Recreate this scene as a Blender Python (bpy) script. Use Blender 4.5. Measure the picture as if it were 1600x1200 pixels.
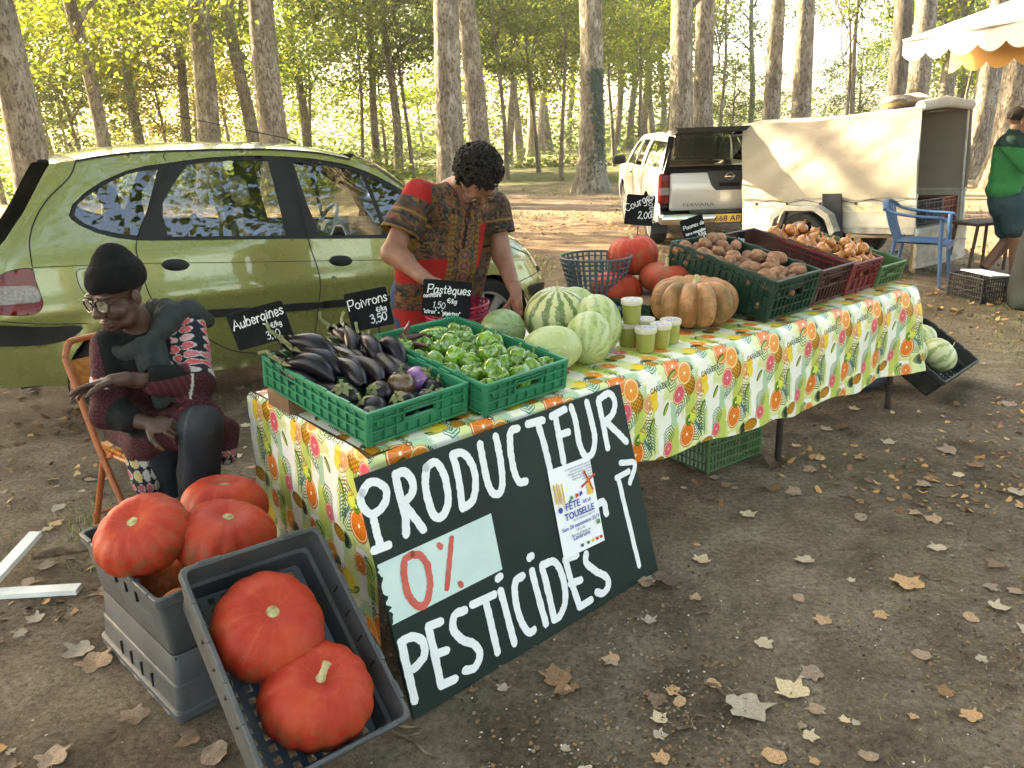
import bpy, bmesh, math, random
import numpy as np
from mathutils import Vector, Matrix, Euler, noise as mnoise
from mathutils.geometry import delaunay_2d_cdt
for o in list(bpy.data.objects): bpy.data.objects.remove(o)
SC = bpy.context.scene
COL = SC.collection
R = math.radians
PI = math.pi
# ---------------------------------------------------------------- camera
CAM_H = 1.58; FOC = 1250.0; PITCH = math.atan((600 - 203) / FOC); ROLL = R(2.0)
cd = bpy.data.cameras.new('camera'); cam = bpy.data.objects.new('camera', cd); COL.objects.link(cam)
cd.sensor_width = 36.0; cd.lens = 36.0 * FOC / 1600.0; cd.clip_end = 3000; cd.clip_start = 0.05
_f = Vector((0, math.cos(PITCH), -math.sin(PITCH))); _r = Vector((1, 0, 0)); _u = _r.cross(_f)
_R = math.cos(ROLL) * _r - math.sin(ROLL) * _u; _U = math.cos(ROLL) * _u + math.sin(ROLL) * _r
cam.matrix_world = Matrix(((_R.x, _U.x, -_f.x, 0), (_R.y, _U.y, -_f.y, 0), (_R.z, _U.z, -_f.z, CAM_H), (0, 0, 0, 1)))
SC.camera = cam
# ---------------------------------------------------------------- sky, sun, exposure
SUN_EL = R(31.0); SUN_AZ = R(-58.0)            # azimuth from +Y, negative = to the left of the view
TOSUN = Vector((math.cos(SUN_EL) * math.sin(SUN_AZ), math.cos(SUN_EL) * math.cos(SUN_AZ), math.sin(SUN_EL)))
W = bpy.data.worlds.new('World'); SC.world = W; W.use_nodes = True
wn = W.node_tree; wn.nodes.clear()
sky = wn.nodes.new('ShaderNodeTexSky'); sky.sky_type = 'NISHITA'; sky.sun_disc = False
sky.sun_elevation = SUN_EL; sky.sun_rotation = SUN_AZ; sky.air_density = 1.0; sky.dust_density = 3.0; sky.ozone_density = 1.0
bg = wn.nodes.new('ShaderNodeBackground'); bg.inputs['Strength'].default_value = 0.15
wo = wn.nodes.new('ShaderNodeOutputWorld')
wn.links.new(sky.outputs[0], bg.inputs[0]); wn.links.new(bg.outputs[0], wo.inputs[0])
sl = bpy.data.lights.new('sun', 'SUN'); sl.energy = 5.0; sl.angle = R(0.6); sl.color = (1.0, 0.9, 0.74)
sun = bpy.data.objects.new('sun', sl); COL.objects.link(sun)
sun.rotation_euler = TOSUN.to_track_quat('Z', 'Y').to_euler()
SC.view_settings.view_transform = 'Standard'; SC.view_settings.look = 'None'
SC.view_settings.exposure = 3.1; SC.view_settings.gamma = 1.0
try:
    SC.view_settings.use_white_balance = True; SC.view_settings.white_balance_temperature = 8000; SC.view_settings.white_balance_tint = 10
except Exception: pass
SC.render.engine = 'CYCLES'
SC.cycles.use_denoising = True
try: SC.cycles.denoiser = 'OPENIMAGEDENOISE'
except Exception: pass
SC.cycles.max_bounces = 7; SC.cycles.diffuse_bounces = 3; SC.cycles.glossy_bounces = 3
SC.cycles.transmission_bounces = 6; SC.cycles.transparent_max_bounces = 12
SC.cycles.caustics_reflective = False; SC.cycles.caustics_refractive = False
SC.cycles.sample_clamp_indirect = 6.0
# ---------------------------------------------------------------- object helpers
def tag(o, label=None, cat=None, group=None, kind=None):
    if label: o['label'] = label
    if cat: o['category'] = cat
    if group: o['group'] = group
    if kind: o['kind'] = kind
    return o
def thing(name, label, cat, loc=(0, 0, 0), rot=(0, 0, 0), group=None):
    o = bpy.data.objects.new(name, None); COL.objects.link(o)
    o.empty_display_size = .05
    o.location = loc; o.rotation_euler = rot
    return tag(o, label, cat, group)
def link(o, parent=None, loc=None, rot=None, scale=None):
    COL.objects.link(o)
    if parent is not None: o.parent = parent
    if loc is not None: o.location = loc
    if rot is not None: o.rotation_euler = rot
    if scale is not None: o.scale = scale
    return o
def copy_tree(o, parent=None):
    c = o.copy(); COL.objects.link(c); c.parent = parent
    for ch in [k for k in o.children]: copy_tree(ch, c)
    return c
def inst(name, me, parent=None, loc=(0, 0, 0), rot=(0, 0, 0), scale=(1, 1, 1)):
    o = bpy.data.objects.new(name, me)
    if isinstance(scale, (int, float)): scale = (scale,) * 3
    return link(o, parent, loc, rot, scale)
def setmats(me, mats):
    for m in (mats if isinstance(mats, (list, tuple)) else [mats]): me.materials.append(m)
def mk_mesh(name, verts, faces, mats, smooth=True, midx=None, uvs=None, auto=None):
    me = bpy.data.meshes.new(name)
    me.from_pydata([tuple(v) for v in verts], [], faces)
    setmats(me, mats)
    if midx is not None: me.polygons.foreach_set('material_index', list(midx))
    me.polygons.foreach_set('use_smooth', [smooth] * len(me.polygons))
    if uvs is not None:                       # per-vertex uv
        uvs = np.asarray(uvs, dtype=np.float32)
        lay = me.uv_layers.new(name='UVMap')
        li = np.empty(len(me.loops), dtype=np.int32); me.loops.foreach_get('vertex_index', li)
        lay.data.foreach_set('uv', uvs[li].ravel())
    me.update()
    if auto is not None and smooth: me.set_sharp_from_angle(angle=R(auto))
    return me
def mobj(name, me, parent=None, loc=(0, 0, 0), rot=(0, 0, 0)):
    return inst(name, me, parent, loc, rot)
class MB:
    """collects shapes into one mesh"""
    def __init__(s): s.v = []; s.f = []; s.m = []; s.cur = 0
    def add(s, vs, fs):
        b = len(s.v); s.v += [tuple(p) for p in vs]; s.f += [tuple(i + b for i in q) for q in fs]; s.m += [s.cur] * len(fs); return s
    def box(s, c, d, rot=None, ch=0.0):
        hx, hy, hz = d[0] / 2, d[1] / 2, d[2] / 2; c = Vector(c)
        M3 = Euler(rot).to_matrix() if rot is not None and not isinstance(rot, Matrix) else (rot if rot is not None else None)
        vs = []; fs = []
        if ch <= 0:
            for z in (-hz, hz):
                for x, y in ((-hx, -hy), (hx, -hy), (hx, hy), (-hx, hy)): vs.append(Vector((x, y, z)))
            fs = [(3, 2, 1, 0), (4, 5, 6, 7), (0, 1, 5, 4), (1, 2, 6, 5), (2, 3, 7, 6), (3, 0, 4, 7)]
        else:
            ch = min(ch, hx * .9, hy * .9, hz * .9)
            def ring(z, e):
                X, Y = hx - e, hy - e; k = ch
                return [Vector(p) for p in ((-X + k, -Y, z), (X - k, -Y, z), (X, -Y + k, z), (X, Y - k, z), (X - k, Y, z), (-X + k, Y, z), (-X, Y - k, z), (-X, -Y + k, z))]
            rs = [ring(-hz, ch * .7), ring(-hz + ch, 0), ring(hz - ch, 0), ring(hz, ch * .7)]
            for r in rs: vs += r
            for k in range(3):
                for i in range(8): j = (i + 1) % 8; fs.append((k * 8 + i, k * 8 + j, (k + 1) * 8 + j, (k + 1) * 8 + i))
            fs.append(tuple(range(7, -1, -1))); fs.append(tuple(range(24, 32)))
        if M3 is not None: vs = [M3 @ p for p in vs]
        return s.add([p + c for p in vs], fs)
    def loft(s, rings, closed=True, cap0=True, cap1=True):
        n = len(rings[0]); vs = [p for r in rings for p in r]; fs = []
        for k in range(len(rings) - 1):
            for i in range(n if closed else n - 1):
                j = (i + 1) % n; fs.append((k * n + i, k * n + j, (k + 1) * n + j, (k + 1) * n + i))
        if closed and cap0: fs.append(tuple(range(n - 1, -1, -1)))
        if closed and cap1: fs.append(tuple((len(rings) - 1) * n + i for i in range(n)))
        return s.add(vs, fs)
    def tube(s, pts, r, n=8, closed=False, flat=1.0, cap=True):
        pts = [Vector(p) for p in pts]; N = len(pts); rs = r if isinstance(r, (list, tuple)) else [r] * N
        rings = []; up = None
        for i, p in enumerate(pts):
            a = pts[(i - 1) % N] if (closed or i > 0) else p; b = pts[(i + 1) % N] if (closed or i < N - 1) else p
            t = (b - a).normalized() if (b - a).length > 1e-9 else Vector((0, 0, 1))
            if up is None: up = Vector((0, 0, 1)) if abs(t.z) < .9 else Vector((1, 0, 0))
            x = t.cross(up); x = x.normalized() if x.length > 1e-6 else Vector((1, 0, 0)); y = x.cross(t); up = y
            rings.append([p + (x * math.cos(2 * PI * k / n) + y * math.sin(2 * PI * k / n) * flat) * rs[i] for k in range(n)])
        if closed: rings.append(rings[0])
        return s.loft(rings, True, cap and not closed, cap and not closed)
    def lathe(s, prof, n=24, c=(0, 0, 0), cap=False, M3=None):
        c = Vector(c); rings = [[Vector((r * math.cos(2 * PI * k / n), r * math.sin(2 * PI * k / n), z)) for k in range(n)] for r, z in prof]
        if M3 is not None: rings = [[M3 @ p for p in r] for r in rings]
        return s.loft([[p + c for p in r] for r in rings], True, cap, cap)
    def prism(s, outline, z0, z1, M4=None):
        n = len(outline); vs = [Vector((x, y, z)) for z in (z0, z1) for x, y in outline]
        if M4 is not None: vs = [M4 @ p for p in vs]
        fs = [tuple(range(n - 1, -1, -1)), tuple(range(n, 2 * n))] + [(i, (i + 1) % n, n + (i + 1) % n, n + i) for i in range(n)]
        return s.add(vs, fs)
    def mesh(s, name, mats, smooth=False, auto=35):
        me = mk_mesh(name, s.v, s.f, mats, smooth, s.m, auto=auto if smooth else None)
        return me
    def obj(s, name, mats, parent=None, smooth=False, auto=35, loc=(0, 0, 0), rot=(0, 0, 0)):
        return inst(name, s.mesh(name, mats, smooth, auto), parent, loc, rot)
def catmull(pts, k=6, closed=False):
    P = [Vector(p) for p in pts]; n = len(P); out = []
    if n < 3: return P
    for i in range(n if closed else n - 1):
        p1, p2 = P[i], P[(i + 1) % n]
        p0 = P[(i - 1) % n] if (closed or i > 0) else p1 * 2 - p2
        p3 = P[(i + 2) % n] if (closed or i < n - 2) else p2 * 2 - p1
        for j in range(k):
            t = j / k
            out.append(.5 * ((2 * p1) + (p2 - p0) * t + (2 * p0 - 5 * p1 + 4 * p2 - p3) * t * t + (3 * p1 - p0 - 3 * p2 + p3) * t ** 3))
    if not closed: out.append(P[-1])
    return out
def panel(outline, holes, S, step):
    """triangulated sheet: outline (u,v) minus holes, mapped by S(u,v)->xyz; extra inner points every step"""
    def clean(p):
        q = []
        for a in p:
            if not q or (abs(a[0] - q[-1][0]) + abs(a[1] - q[-1][1])) > 1e-5: q.append((a[0], a[1]))
        if abs(q[0][0] - q[-1][0]) + abs(q[0][1] - q[-1][1]) < 1e-5: q.pop()
        return q
    def dens(p):
        out = []
        for i in range(len(p)):
            a, b = p[i], p[(i + 1) % len(p)]; L = math.hypot(b[0] - a[0], b[1] - a[1]); n = max(1, int(math.ceil(L / step)))
            out += [(a[0] + (b[0] - a[0]) * k / n, a[1] + (b[1] - a[1]) * k / n) for k in range(n)]
        return out
    loops = [dens(clean(outline))] + [dens(clean(h)) for h in holes]
    def inside(x, y, p):
        r = False; j = len(p) - 1
        for i in range(len(p)):
            if (p[i][1] > y) != (p[j][1] > y) and x < (p[j][0] - p[i][0]) * (y - p[i][1]) / (p[j][1] - p[i][1]) + p[i][0]: r = not r
            j = i
        return r
    pts = []; edges = []
    for lp in loops:
        b = len(pts); pts += lp; edges += [(b + i, b + (i + 1) % len(lp)) for i in range(len(lp))]
    xs = [p[0] for p in loops[0]]; ys = [p[1] for p in loops[0]]
    bnd = np.array(pts)
    y = min(ys) + step * .5; row = 0
    while y < max(ys):
        x = min(xs) + step * (.5 if row % 2 else .1)
        while x < max(xs):
            if inside(x, y, loops[0]) and not any(inside(x, y, h) for h in loops[1:]):
                if ((bnd[:, 0] - x) ** 2 + (bnd[:, 1] - y) ** 2).min() > (step * .45) ** 2: pts.append((x, y))
            x += step
        y += step * .87; row += 1
    vo, eo, fo, *_ = delaunay_2d_cdt([Vector(p) for p in pts], edges, [], 0, 1e-7)
    F = []
    for f in fo:
        cx = sum(vo[i].x for i in f) / len(f); cy = sum(vo[i].y for i in f) / len(f)
        if inside(cx, cy, loops[0]) and not any(inside(cx, cy, h) for h in loops[1:]): F.append(tuple(f))
    return [S(p.x, p.y) for p in vo], F, [(p.x, p.y) for p in vo]
# ---------------------------------------------------------------- signed distance modelling
def surface_nets(V, o, h):
    S = V < 0; c = [V[i:V.shape[0] - 1 + i, j:V.shape[1] - 1 + j, k:V.shape[2] - 1 + k] for i in (0, 1) for j in (0, 1) for k in (0, 1)]
    s = [(a < 0) for a in c]; cnt = sum(a.astype(np.int8) for a in s); mix = (cnt > 0) & (cnt < 8)
    idx = np.full(mix.shape, -1, dtype=np.int32); ii = np.argwhere(mix); idx[mix] = np.arange(len(ii))
    cv = np.stack([a[mix] for a in c], 1); offs = np.array([(i, j, k) for i in (0, 1) for j in (0, 1) for k in (0, 1)], float)
    acc = np.zeros((len(ii), 3)); n = np.zeros(len(ii))
    for a in range(8):
        for b in range(a + 1, 8):
            if np.abs(offs[a] - offs[b]).sum() != 1: continue
            va, vb = cv[:, a], cv[:, b]; m = (va < 0) != (vb < 0)
            t = np.where(m, va / np.where(m, va - vb, 1), 0)
            acc += np.where(m[:, None], offs[a] + t[:, None] * (offs[b] - offs[a]), 0); n += m
    P = (ii + acc / n[:, None]) * h + np.array(o)
    F = []
    for ax in range(3):
        sl0 = [slice(None)] * 3; sl1 = [slice(None)] * 3; sl0[ax] = slice(0, -1); sl1[ax] = slice(1, None)
        a = S[tuple(sl0)]; b = S[tuple(sl1)]; e = np.argwhere(a != b); A = a[a != b]
        u, v = [(1, 2), (2, 0), (0, 1)][ax]
        ok = (e[:, u] > 0) & (e[:, v] > 0) & (e[:, u] < idx.shape[u]) & (e[:, v] < idx.shape[v]); e = e[ok]; A = A[ok]
        def g(du, dv):
            q = e.copy(); q[:, u] -= du; q[:, v] -= dv; return idx[q[:, 0], q[:, 1], q[:, 2]]
        quad = np.stack([g(1, 1), g(0, 1), g(0, 0), g(1, 0)], 1)
        quad[~A] = quad[~A][:, ::-1]
        F.append(quad)
    return P, np.concatenate(F)
class SDF:
    def __init__(s, lo, hi, h):
        s.lo = np.array(lo, float); s.h = h; n = np.ceil((np.array(hi) - s.lo) / h).astype(int) + 1
        s.V = np.full(n, .25, dtype=np.float32); s.n = n
    def sub(s, lo, hi):
        a = np.clip(np.floor((np.array(lo) - s.lo) / s.h).astype(int), 0, s.n - 1); b = np.clip(np.ceil((np.array(hi) - s.lo) / s.h).astype(int) + 1, 1, s.n)
        sl = tuple(slice(a[i], b[i]) for i in range(3))
        ax = [(s.lo[i] + s.h * np.arange(a[i], b[i])).astype(np.float32) for i in range(3)]
        return sl, ax[0][:, None, None], ax[1][None, :, None], ax[2][None, None, :]
    def _comb(s, sl, d, k, cut=False):
        a = s.V[sl]
        if cut:
            d = -d; hh = np.clip(.5 - .5 * (a - d) / max(k, 1e-5), 0, 1); s.V[sl] = a + (d - a) * hh + k * hh * (1 - hh)
        else:
            hh = np.clip(.5 + .5 * (a - d) / max(k, 1e-5), 0, 1); s.V[sl] = a + (d - a) * hh - k * hh * (1 - hh)
    def cone(s, p, q, r0, r1, k=.02, cut=False, flat=None):
        p = np.array(p, float); q = np.array(q, float); m = max(r0, r1) + k * 2 + .03
        sl, X, Y, Z = s.sub(np.minimum(p, q) - m, np.maximum(p, q) + m); d = q - p; L = max(d @ d, 1e-9)
        t = np.clip(((X - p[0]) * d[0] + (Y - p[1]) * d[1] + (Z - p[2]) * d[2]) / L, 0, 1)
        dd = np.sqrt((X - p[0] - t * d[0]) ** 2 + (Y - p[1] - t * d[1]) ** 2 + (Z - p[2] - t * d[2]) ** 2) - (r0 + (r1 - r0) * t)
        s._comb(sl, dd.astype(np.float32), k, cut); return s
    def chain(s, pts, rs, k=.015, cut=False):
        for i in range(len(pts) - 1): s.cone(pts[i], pts[i + 1], rs[i], rs[i + 1], k, cut)
        return s
    def ell(s, c, r, k=.02, rot=None, cut=False):
        c = np.array(c, float); r = np.array(r, float); m = r.max() + k * 2 + .03
        sl, X, Y, Z = s.sub(c - m, c + m); x, y, z = X - c[0], Y - c[1], Z - c[2]
        if rot is not None:
            Q = np.array((Euler(rot).to_matrix() if not isinstance(rot, Matrix) else rot).transposed())
            x, y, z = (Q[0][0] * x + Q[0][1] * y + Q[0][2] * z, Q[1][0] * x + Q[1][1] * y + Q[1][2] * z, Q[2][0] * x + Q[2][1] * y + Q[2][2] * z)
        k0 = np.sqrt((x / r[0]) ** 2 + (y / r[1]) ** 2 + (z / r[2]) ** 2); k1 = np.sqrt((x / r[0] ** 2) ** 2 + (y / r[1] ** 2) ** 2 + (z / r[2] ** 2) ** 2) + 1e-6
        s._comb(sl, (k0 * (k0 - 1) / k1).astype(np.float32), k, cut); return s
    def halfcut(s, c, nrm, k=.005):
        nrm = np.array(nrm, float); nrm /= np.linalg.norm(nrm); sl, X, Y, Z = s.sub(s.lo, s.lo + s.h * s.n)
        d = (X - c[0]) * nrm[0] + (Y - c[1]) * nrm[1] + (Z - c[2]) * nrm[2]; s._comb(sl, d.astype(np.float32), k, True); return s
    def warp(s, fn):
        """add fn(X,Y,Z) to the field"""
        sl, X, Y, Z = s.sub(s.lo, s.lo + s.h * s.n); s.V += fn(X, Y, Z).astype(np.float32); return s
    def mesh(s, name, mats, color=None, disp=None, smooth_it=1):
        V = s.V.copy()
        V[0] = V[-1] = .1; V[:, 0] = V[:, -1] = .1; V[:, :, 0] = V[:, :, -1] = .1
        P, F = surface_nets(V, s.lo, s.h)
        me = bpy.data.meshes.new(name); me.vertices.add(len(P)); me.vertices.foreach_set('co', P.astype(np.float32).ravel())
        me.loops.add(F.size); me.loops.foreach_set('vertex_index', F.astype(np.int32).ravel()); me.polygons.add(len(F))
        me.polygons.foreach_set('loop_start', np.arange(0, F.size, 4, dtype=np.int32))
        setmats(me, mats); me.update(calc_edges=True); me.validate()
        if disp is not None:
            N = np.empty(len(P) * 3, np.float32); me.vertex_normals.foreach_get('vector', N); N = N.reshape(-1, 3)
            P = P + N * disp(P, N)[:, None]; me.vertices.foreach_set('co', P.astype(np.float32).ravel())
        me.polygons.foreach_set('use_smooth', [True] * len(me.polygons))
        if color is not None:
            C = color(P); at = me.color_attributes.new('Col', 'FLOAT_COLOR', 'POINT')
            at.data.foreach_set('color', np.concatenate([C, np.ones((len(C), 1))], 1).astype(np.float32).ravel())
        me.update(); return me
# ---------------------------------------------------------------- material helpers
def lin(h):
    """#rrggbb in display space -> linear"""
    h = h.lstrip('#'); out = []
    for i in (0, 2, 4):
        c = int(h[i:i + 2], 16) / 255; out.append(c / 12.92 if c <= .04045 else ((c + .055) / 1.055) ** 2.4)
    return tuple(out)
class NT:
    def __init__(s, name):
        s.m = bpy.data.materials.new(name); s.m.use_nodes = True; s.t = s.m.node_tree; s.t.nodes.clear()
        s.out = s.n('OutputMaterial'); s.tc = None
    def n(s, typ, **kw):
        nd = s.t.nodes.new('ShaderNode' + typ)
        for k, v in kw.items(): setattr(nd, k, v)
        return nd
    def l(s, a, b): s.t.links.new(a, b); return s
    def coord(s, kind='Object', scale=None):
        if s.tc is None: s.tc = s.n('TexCoord')
        o = s.tc.outputs[kind]
        if scale is not None:
            mp = s.n('Mapping'); s.l(o, mp.inputs[0]); mp.inputs['Scale'].default_value = scale if isinstance(scale, (tuple, list)) else (scale,) * 3; o = mp.outputs[0]
        return o
    def noise(s, vec, scale, detail=4, rough=.55, dist=0.0, col=False):
        nd = s.n('TexNoise'); s.l(vec, nd.inputs['Vector']); nd.inputs['Scale'].default_value = scale; nd.inputs['Detail'].default_value = detail
        nd.inputs['Roughness'].default_value = rough; nd.inputs['Distortion'].default_value = dist
        return nd.outputs['Color' if col else 'Fac']
    def voro(s, vec, scale, feature='F1', out='Distance', rnd=1.0):
        nd = s.n('TexVoronoi'); nd.feature = feature; s.l(vec, nd.inputs['Vector']); nd.inputs['Scale'].default_value = scale; nd.inputs['Randomness'].default_value = rnd
        return nd.outputs[out]
    def ramp(s, fac, stops, interp='LINEAR'):
        nd = s.n('ValToRGB'); cr = nd.color_ramp; cr.interpolation = interp
        while len(cr.elements) < len(stops): cr.elements.new(.5)
        for e, (p, c) in zip(cr.elements, stops):
            e.position = p; e.color = (*c, 1) if not isinstance(c, (int, float)) else (c, c, c, 1)
        s.l(fac, nd.inputs[0]); return nd.outputs[0]
    def mix(s, fac, a, b, mode='MIX'):
        nd = s.n('Mix', data_type='RGBA', blend_type=mode)
        for v, k in ((fac, 0), (a, 6), (b, 7)):
            if isinstance(v, (int, float)): nd.inputs[k].default_value = v if k == 0 else (v, v, v, 1)
            elif isinstance(v, (tuple, list)): nd.inputs[k].default_value = (*v[:3], 1)
            else: s.l(v, nd.inputs[k])
        return nd.outputs[2]
    def math(s, op, a, b=None, clamp=False):
        nd = s.n('Math', operation=op); nd.use_clamp = clamp
        for i, v in enumerate((a, b)):
            if v is None: continue
            if isinstance(v, (int, float)): nd.inputs[i].default_value = v
            else: s.l(v, nd.inputs[i])
        return nd.outputs[0]
    def bump(s, h, strength=.3, dist=.01):
        nd = s.n('Bump'); nd.inputs['Strength'].default_value = strength; nd.inputs['Distance'].default_value = dist; s.l(h, nd.inputs['Height']); return nd.outputs[0]
    def bsdf(s, col, rough=.6, normal=None, metal=0, spec=.5, coat=0, trans=0, sss=0, ior=None, alpha=None, sheen=0):
        p = s.n('BsdfPrincipled')
        for k, v in (('Base Color', col), ('Roughness', rough), ('Metallic', metal), ('Specular IOR Level', spec), ('Coat Weight', coat), ('Transmission Weight', trans), ('Subsurface Weight', sss), ('IOR', ior), ('Alpha', alpha), ('Sheen Weight', sheen)):
            if v is None: continue
            if isinstance(v, (int, float)): p.inputs[k].default_value = v if k != 'Base Color' else (v, v, v, 1)
            elif isinstance(v, (tuple, list)): p.inputs[k].default_value = (*v[:3], 1)
            else: s.l(v, p.inputs[k])
        if coat: p.inputs['Coat Roughness'].default_value = .03
        if sss: p.inputs['Subsurface Radius'].default_value = (.012, .005, .003)
        if normal is not None: s.l(normal, p.inputs['Normal'])
        s.l(p.outputs[0], s.out.inputs[0]); s.p = p; return s.m
    def hsv(s, col, val=None, hue=None, sat=None):
        nd = s.n('HueSaturation'); s.l(col, nd.inputs['Color'])
        for k, v in (('Value', val), ('Hue', hue), ('Saturation', sat)):
            if v is None: continue
            if isinstance(v, (int, float)): nd.inputs[k].default_value = v
            else: s.l(v, nd.inputs[k])
        return nd.outputs[0]
    def rnd(s, lo, hi, island=False):
        o = s.n('NewGeometry').outputs['Random Per Island'] if island else s.n('ObjectInfo').outputs['Random']
        nd = s.n('MapRange'); s.l(o, nd.inputs[0]); nd.inputs[3].default_value = lo; nd.inputs[4].default_value = hi; return nd.outputs[0]
def M(name, cols, scale=6, rough=.6, bump=0, bscale=None, metal=0, spec=.5, coat=0, var=0, detail=5, stops=None, coord='Object', stretch=None, bdist=.01, rvar=0, sss=0):
    """plain procedural material: a ramp of colours over noise, bump, per-object value change"""
    t = NT(name); v = t.coord(coord, stretch)
    cols = [lin(c) if isinstance(c, str) else c for c in (cols if isinstance(cols, list) else [cols, cols])]
    n = len(cols); stops = stops or [.32 + .36 * i / max(1, n - 1) for i in range(n)]
    f = t.noise(v, scale, detail); c = t.ramp(f, list(zip(stops, cols)))
    if var: c = t.hsv(c, val=t.rnd(1 - var, 1 + var))
    nb = t.bump(t.noise(v, bscale or scale * 4, 5), bump, bdist) if bump else None
    r = rough
    if rvar: r = t.math('ADD', t.math('MULTIPLY', t.noise(v, scale * 2.3, 4), rvar), rough - rvar / 2, True)
    return t.bsdf(c, r, nb, metal, spec, coat, sss=sss)
rng = random.Random(7)
def U(a, b): return rng.uniform(a, b)
# table frame: a = along the front edge, b = towards the back, z = up
TB = Vector((-.413, 2.118, 0)); TANG = R(39.4); TD = Vector((math.cos(TANG), math.sin(TANG), 0)); TN = Vector((-math.sin(TANG), math.cos(TANG), 0)); TH = .70
def T(a, b, z=0.0): return TB + TD * a + TN * b + Vector((0, 0, TH + z))
# ================================================================ GROUND
def at(px, py, Y):
    """the world point that lies Y metres ahead in the direction of photo pixel (px, py)"""
    d = _f + _R * ((px - 800) / FOC) - _U * ((py - 600) / FOC); t = Y / d.y
    return Vector((0, 0, CAM_H)) + d * t
def fb(x, y, s, o=3): return mnoise.fractal(Vector((x * s, y * s, 3.7)), 1.0, 2.0, o)
def gz(x, y):
    r = math.hypot(x, y - 3)
    fade = 1 if r < 12 else max(0, 1 - (r - 12) / 20)
    return fade * (.010 * fb(x, y, 1.1) + .006 * fb(x, y, 5.0, 2))
def ground_mat():
    t = NT('dirt_ground'); v = t.coord('Object')
    big = t.noise(v, .7, 6, .65, .6); mid = t.noise(v, 3.2, 6, .65, .4); fine = t.noise(v, 46, 8, .82); grit = t.voro(v, 190)
    dirt = t.ramp(mid, [(.30, (.175, .132, .090)), (.47, (.285, .220, .155)), (.60, (.375, .300, .220)), (.75, (.47, .385, .29))])
    dirt = t.mix(t.ramp(big, [(.44, 0.0), (.60, .85)]), dirt, t.ramp(mid, [(.35, (.105, .078, .052)), (.65, (.235, .180, .122))]))
    dirt = t.mix(.8, dirt, t.ramp(fine, [(.33, (.22, .20, .18)), (.5, (.95, .93, .9)), (.68, (1.75, 1.68, 1.58))]), 'MULTIPLY')
    dirt = t.mix(t.ramp(grit, [(.04, .55), (.13, 0.0)]), dirt, t.ramp(t.voro(v, 190, out='Color'), [(.2, (.05, .04, .03)), (.6, (.14, .11, .08)), (.93, (.30, .26, .21)), (.985, (.62, .58, .52))]))
    # mossy thin grass patches and the far lawn / sandy lane
    sp = t.n('SeparateXYZ'); t.l(v, sp.inputs[0]); y = sp.outputs[1]; x = sp.outputs[0]
    gcol = t.ramp(t.noise(v, 22, 5), [(.3, (.045, .062, .018)), (.55, (.085, .105, .030)), (.75, (.15, .155, .055))])
    moss = t.math('MULTIPLY', t.ramp(t.noise(v, .9, 5, .7), [(.54, 0.0), (.63, .55)]), t.ramp(t.noise(v, 7, 5), [(.4, 0.0), (.6, 1.0)]))
    c = t.mix(moss, dirt, gcol)
    wob = t.math('ADD', y, t.math('MULTIPLY', t.math('SUBTRACT', t.noise(v, .18, 4), .5), 9.0))
    mr = t.n('MapRange'); t.l(wob, mr.inputs[0]); mr.inputs[1].default_value = 0; mr.inputs[2].default_value = 100
    litter = t.ramp(mr.outputs[0], [(.055, 0.0), (.10, .75), (.17, .65), (.205, .12), (.235, 0.0)])
    lit = t.ramp(t.noise(v, 9, 6, .7), [(.3, (.10, .062, .034)), (.5, (.22, .14, .078)), (.7, (.36, .25, .15))])
    c = t.mix(t.math('MULTIPLY', litter, t.ramp(t.noise(v, 1.7, 5), [(.32, .2), (.6, 1.0)])), c, lit)
    lawn = t.ramp(mr.outputs[0], [(.225, 0.0), (.25, .9), (.36, 1.0), (.38, .2), (.41, .25), (.43, 1.0), (.75, 1.0)])
    lawn = t.math('MULTIPLY', lawn, t.ramp(t.noise(v, .35, 5), [(.36, .35), (.56, 1.0)]))
    c = t.mix(lawn, c, t.ramp(t.noise(v, 2.5, 6), [(.3, (.06, .085, .022)), (.7, (.145, .175, .055))]))
    h = t.math('ADD', t.math('MULTIPLY', fine, 1.0), t.math('MULTIPLY', mid, .8))
    h = t.math('ADD', h, t.math('MULTIPLY', t.noise(v, 130, 3), .45))
    return t.bsdf(c, .92, t.bump(h, 1.0, .035), spec=.15)
GM = ground_mat()
def build_ground():
    n = 250; us = np.linspace(-6.4, 6.4, n); X = .95 * np.sinh(us); Yv = 3.2 + .95 * np.sinh(np.linspace(-5.6, 6.6, n))
    vs = [(x, y, gz(x, y) if math.hypot(x, y - 3) < 32 else 0.0) for y in Yv for x in X]
    fs = [(j * n + i, j * n + i + 1, (j + 1) * n + i + 1, (j + 1) * n + i) for j in range(n - 1) for i in range(n - 1)]
    o = mobj('ground', mk_mesh('ground', vs, fs, GM)); tag(o, 'brown dirt ground with thin grass and a far sunlit lawn', None, kind='structure'); return o
build_ground()
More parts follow.
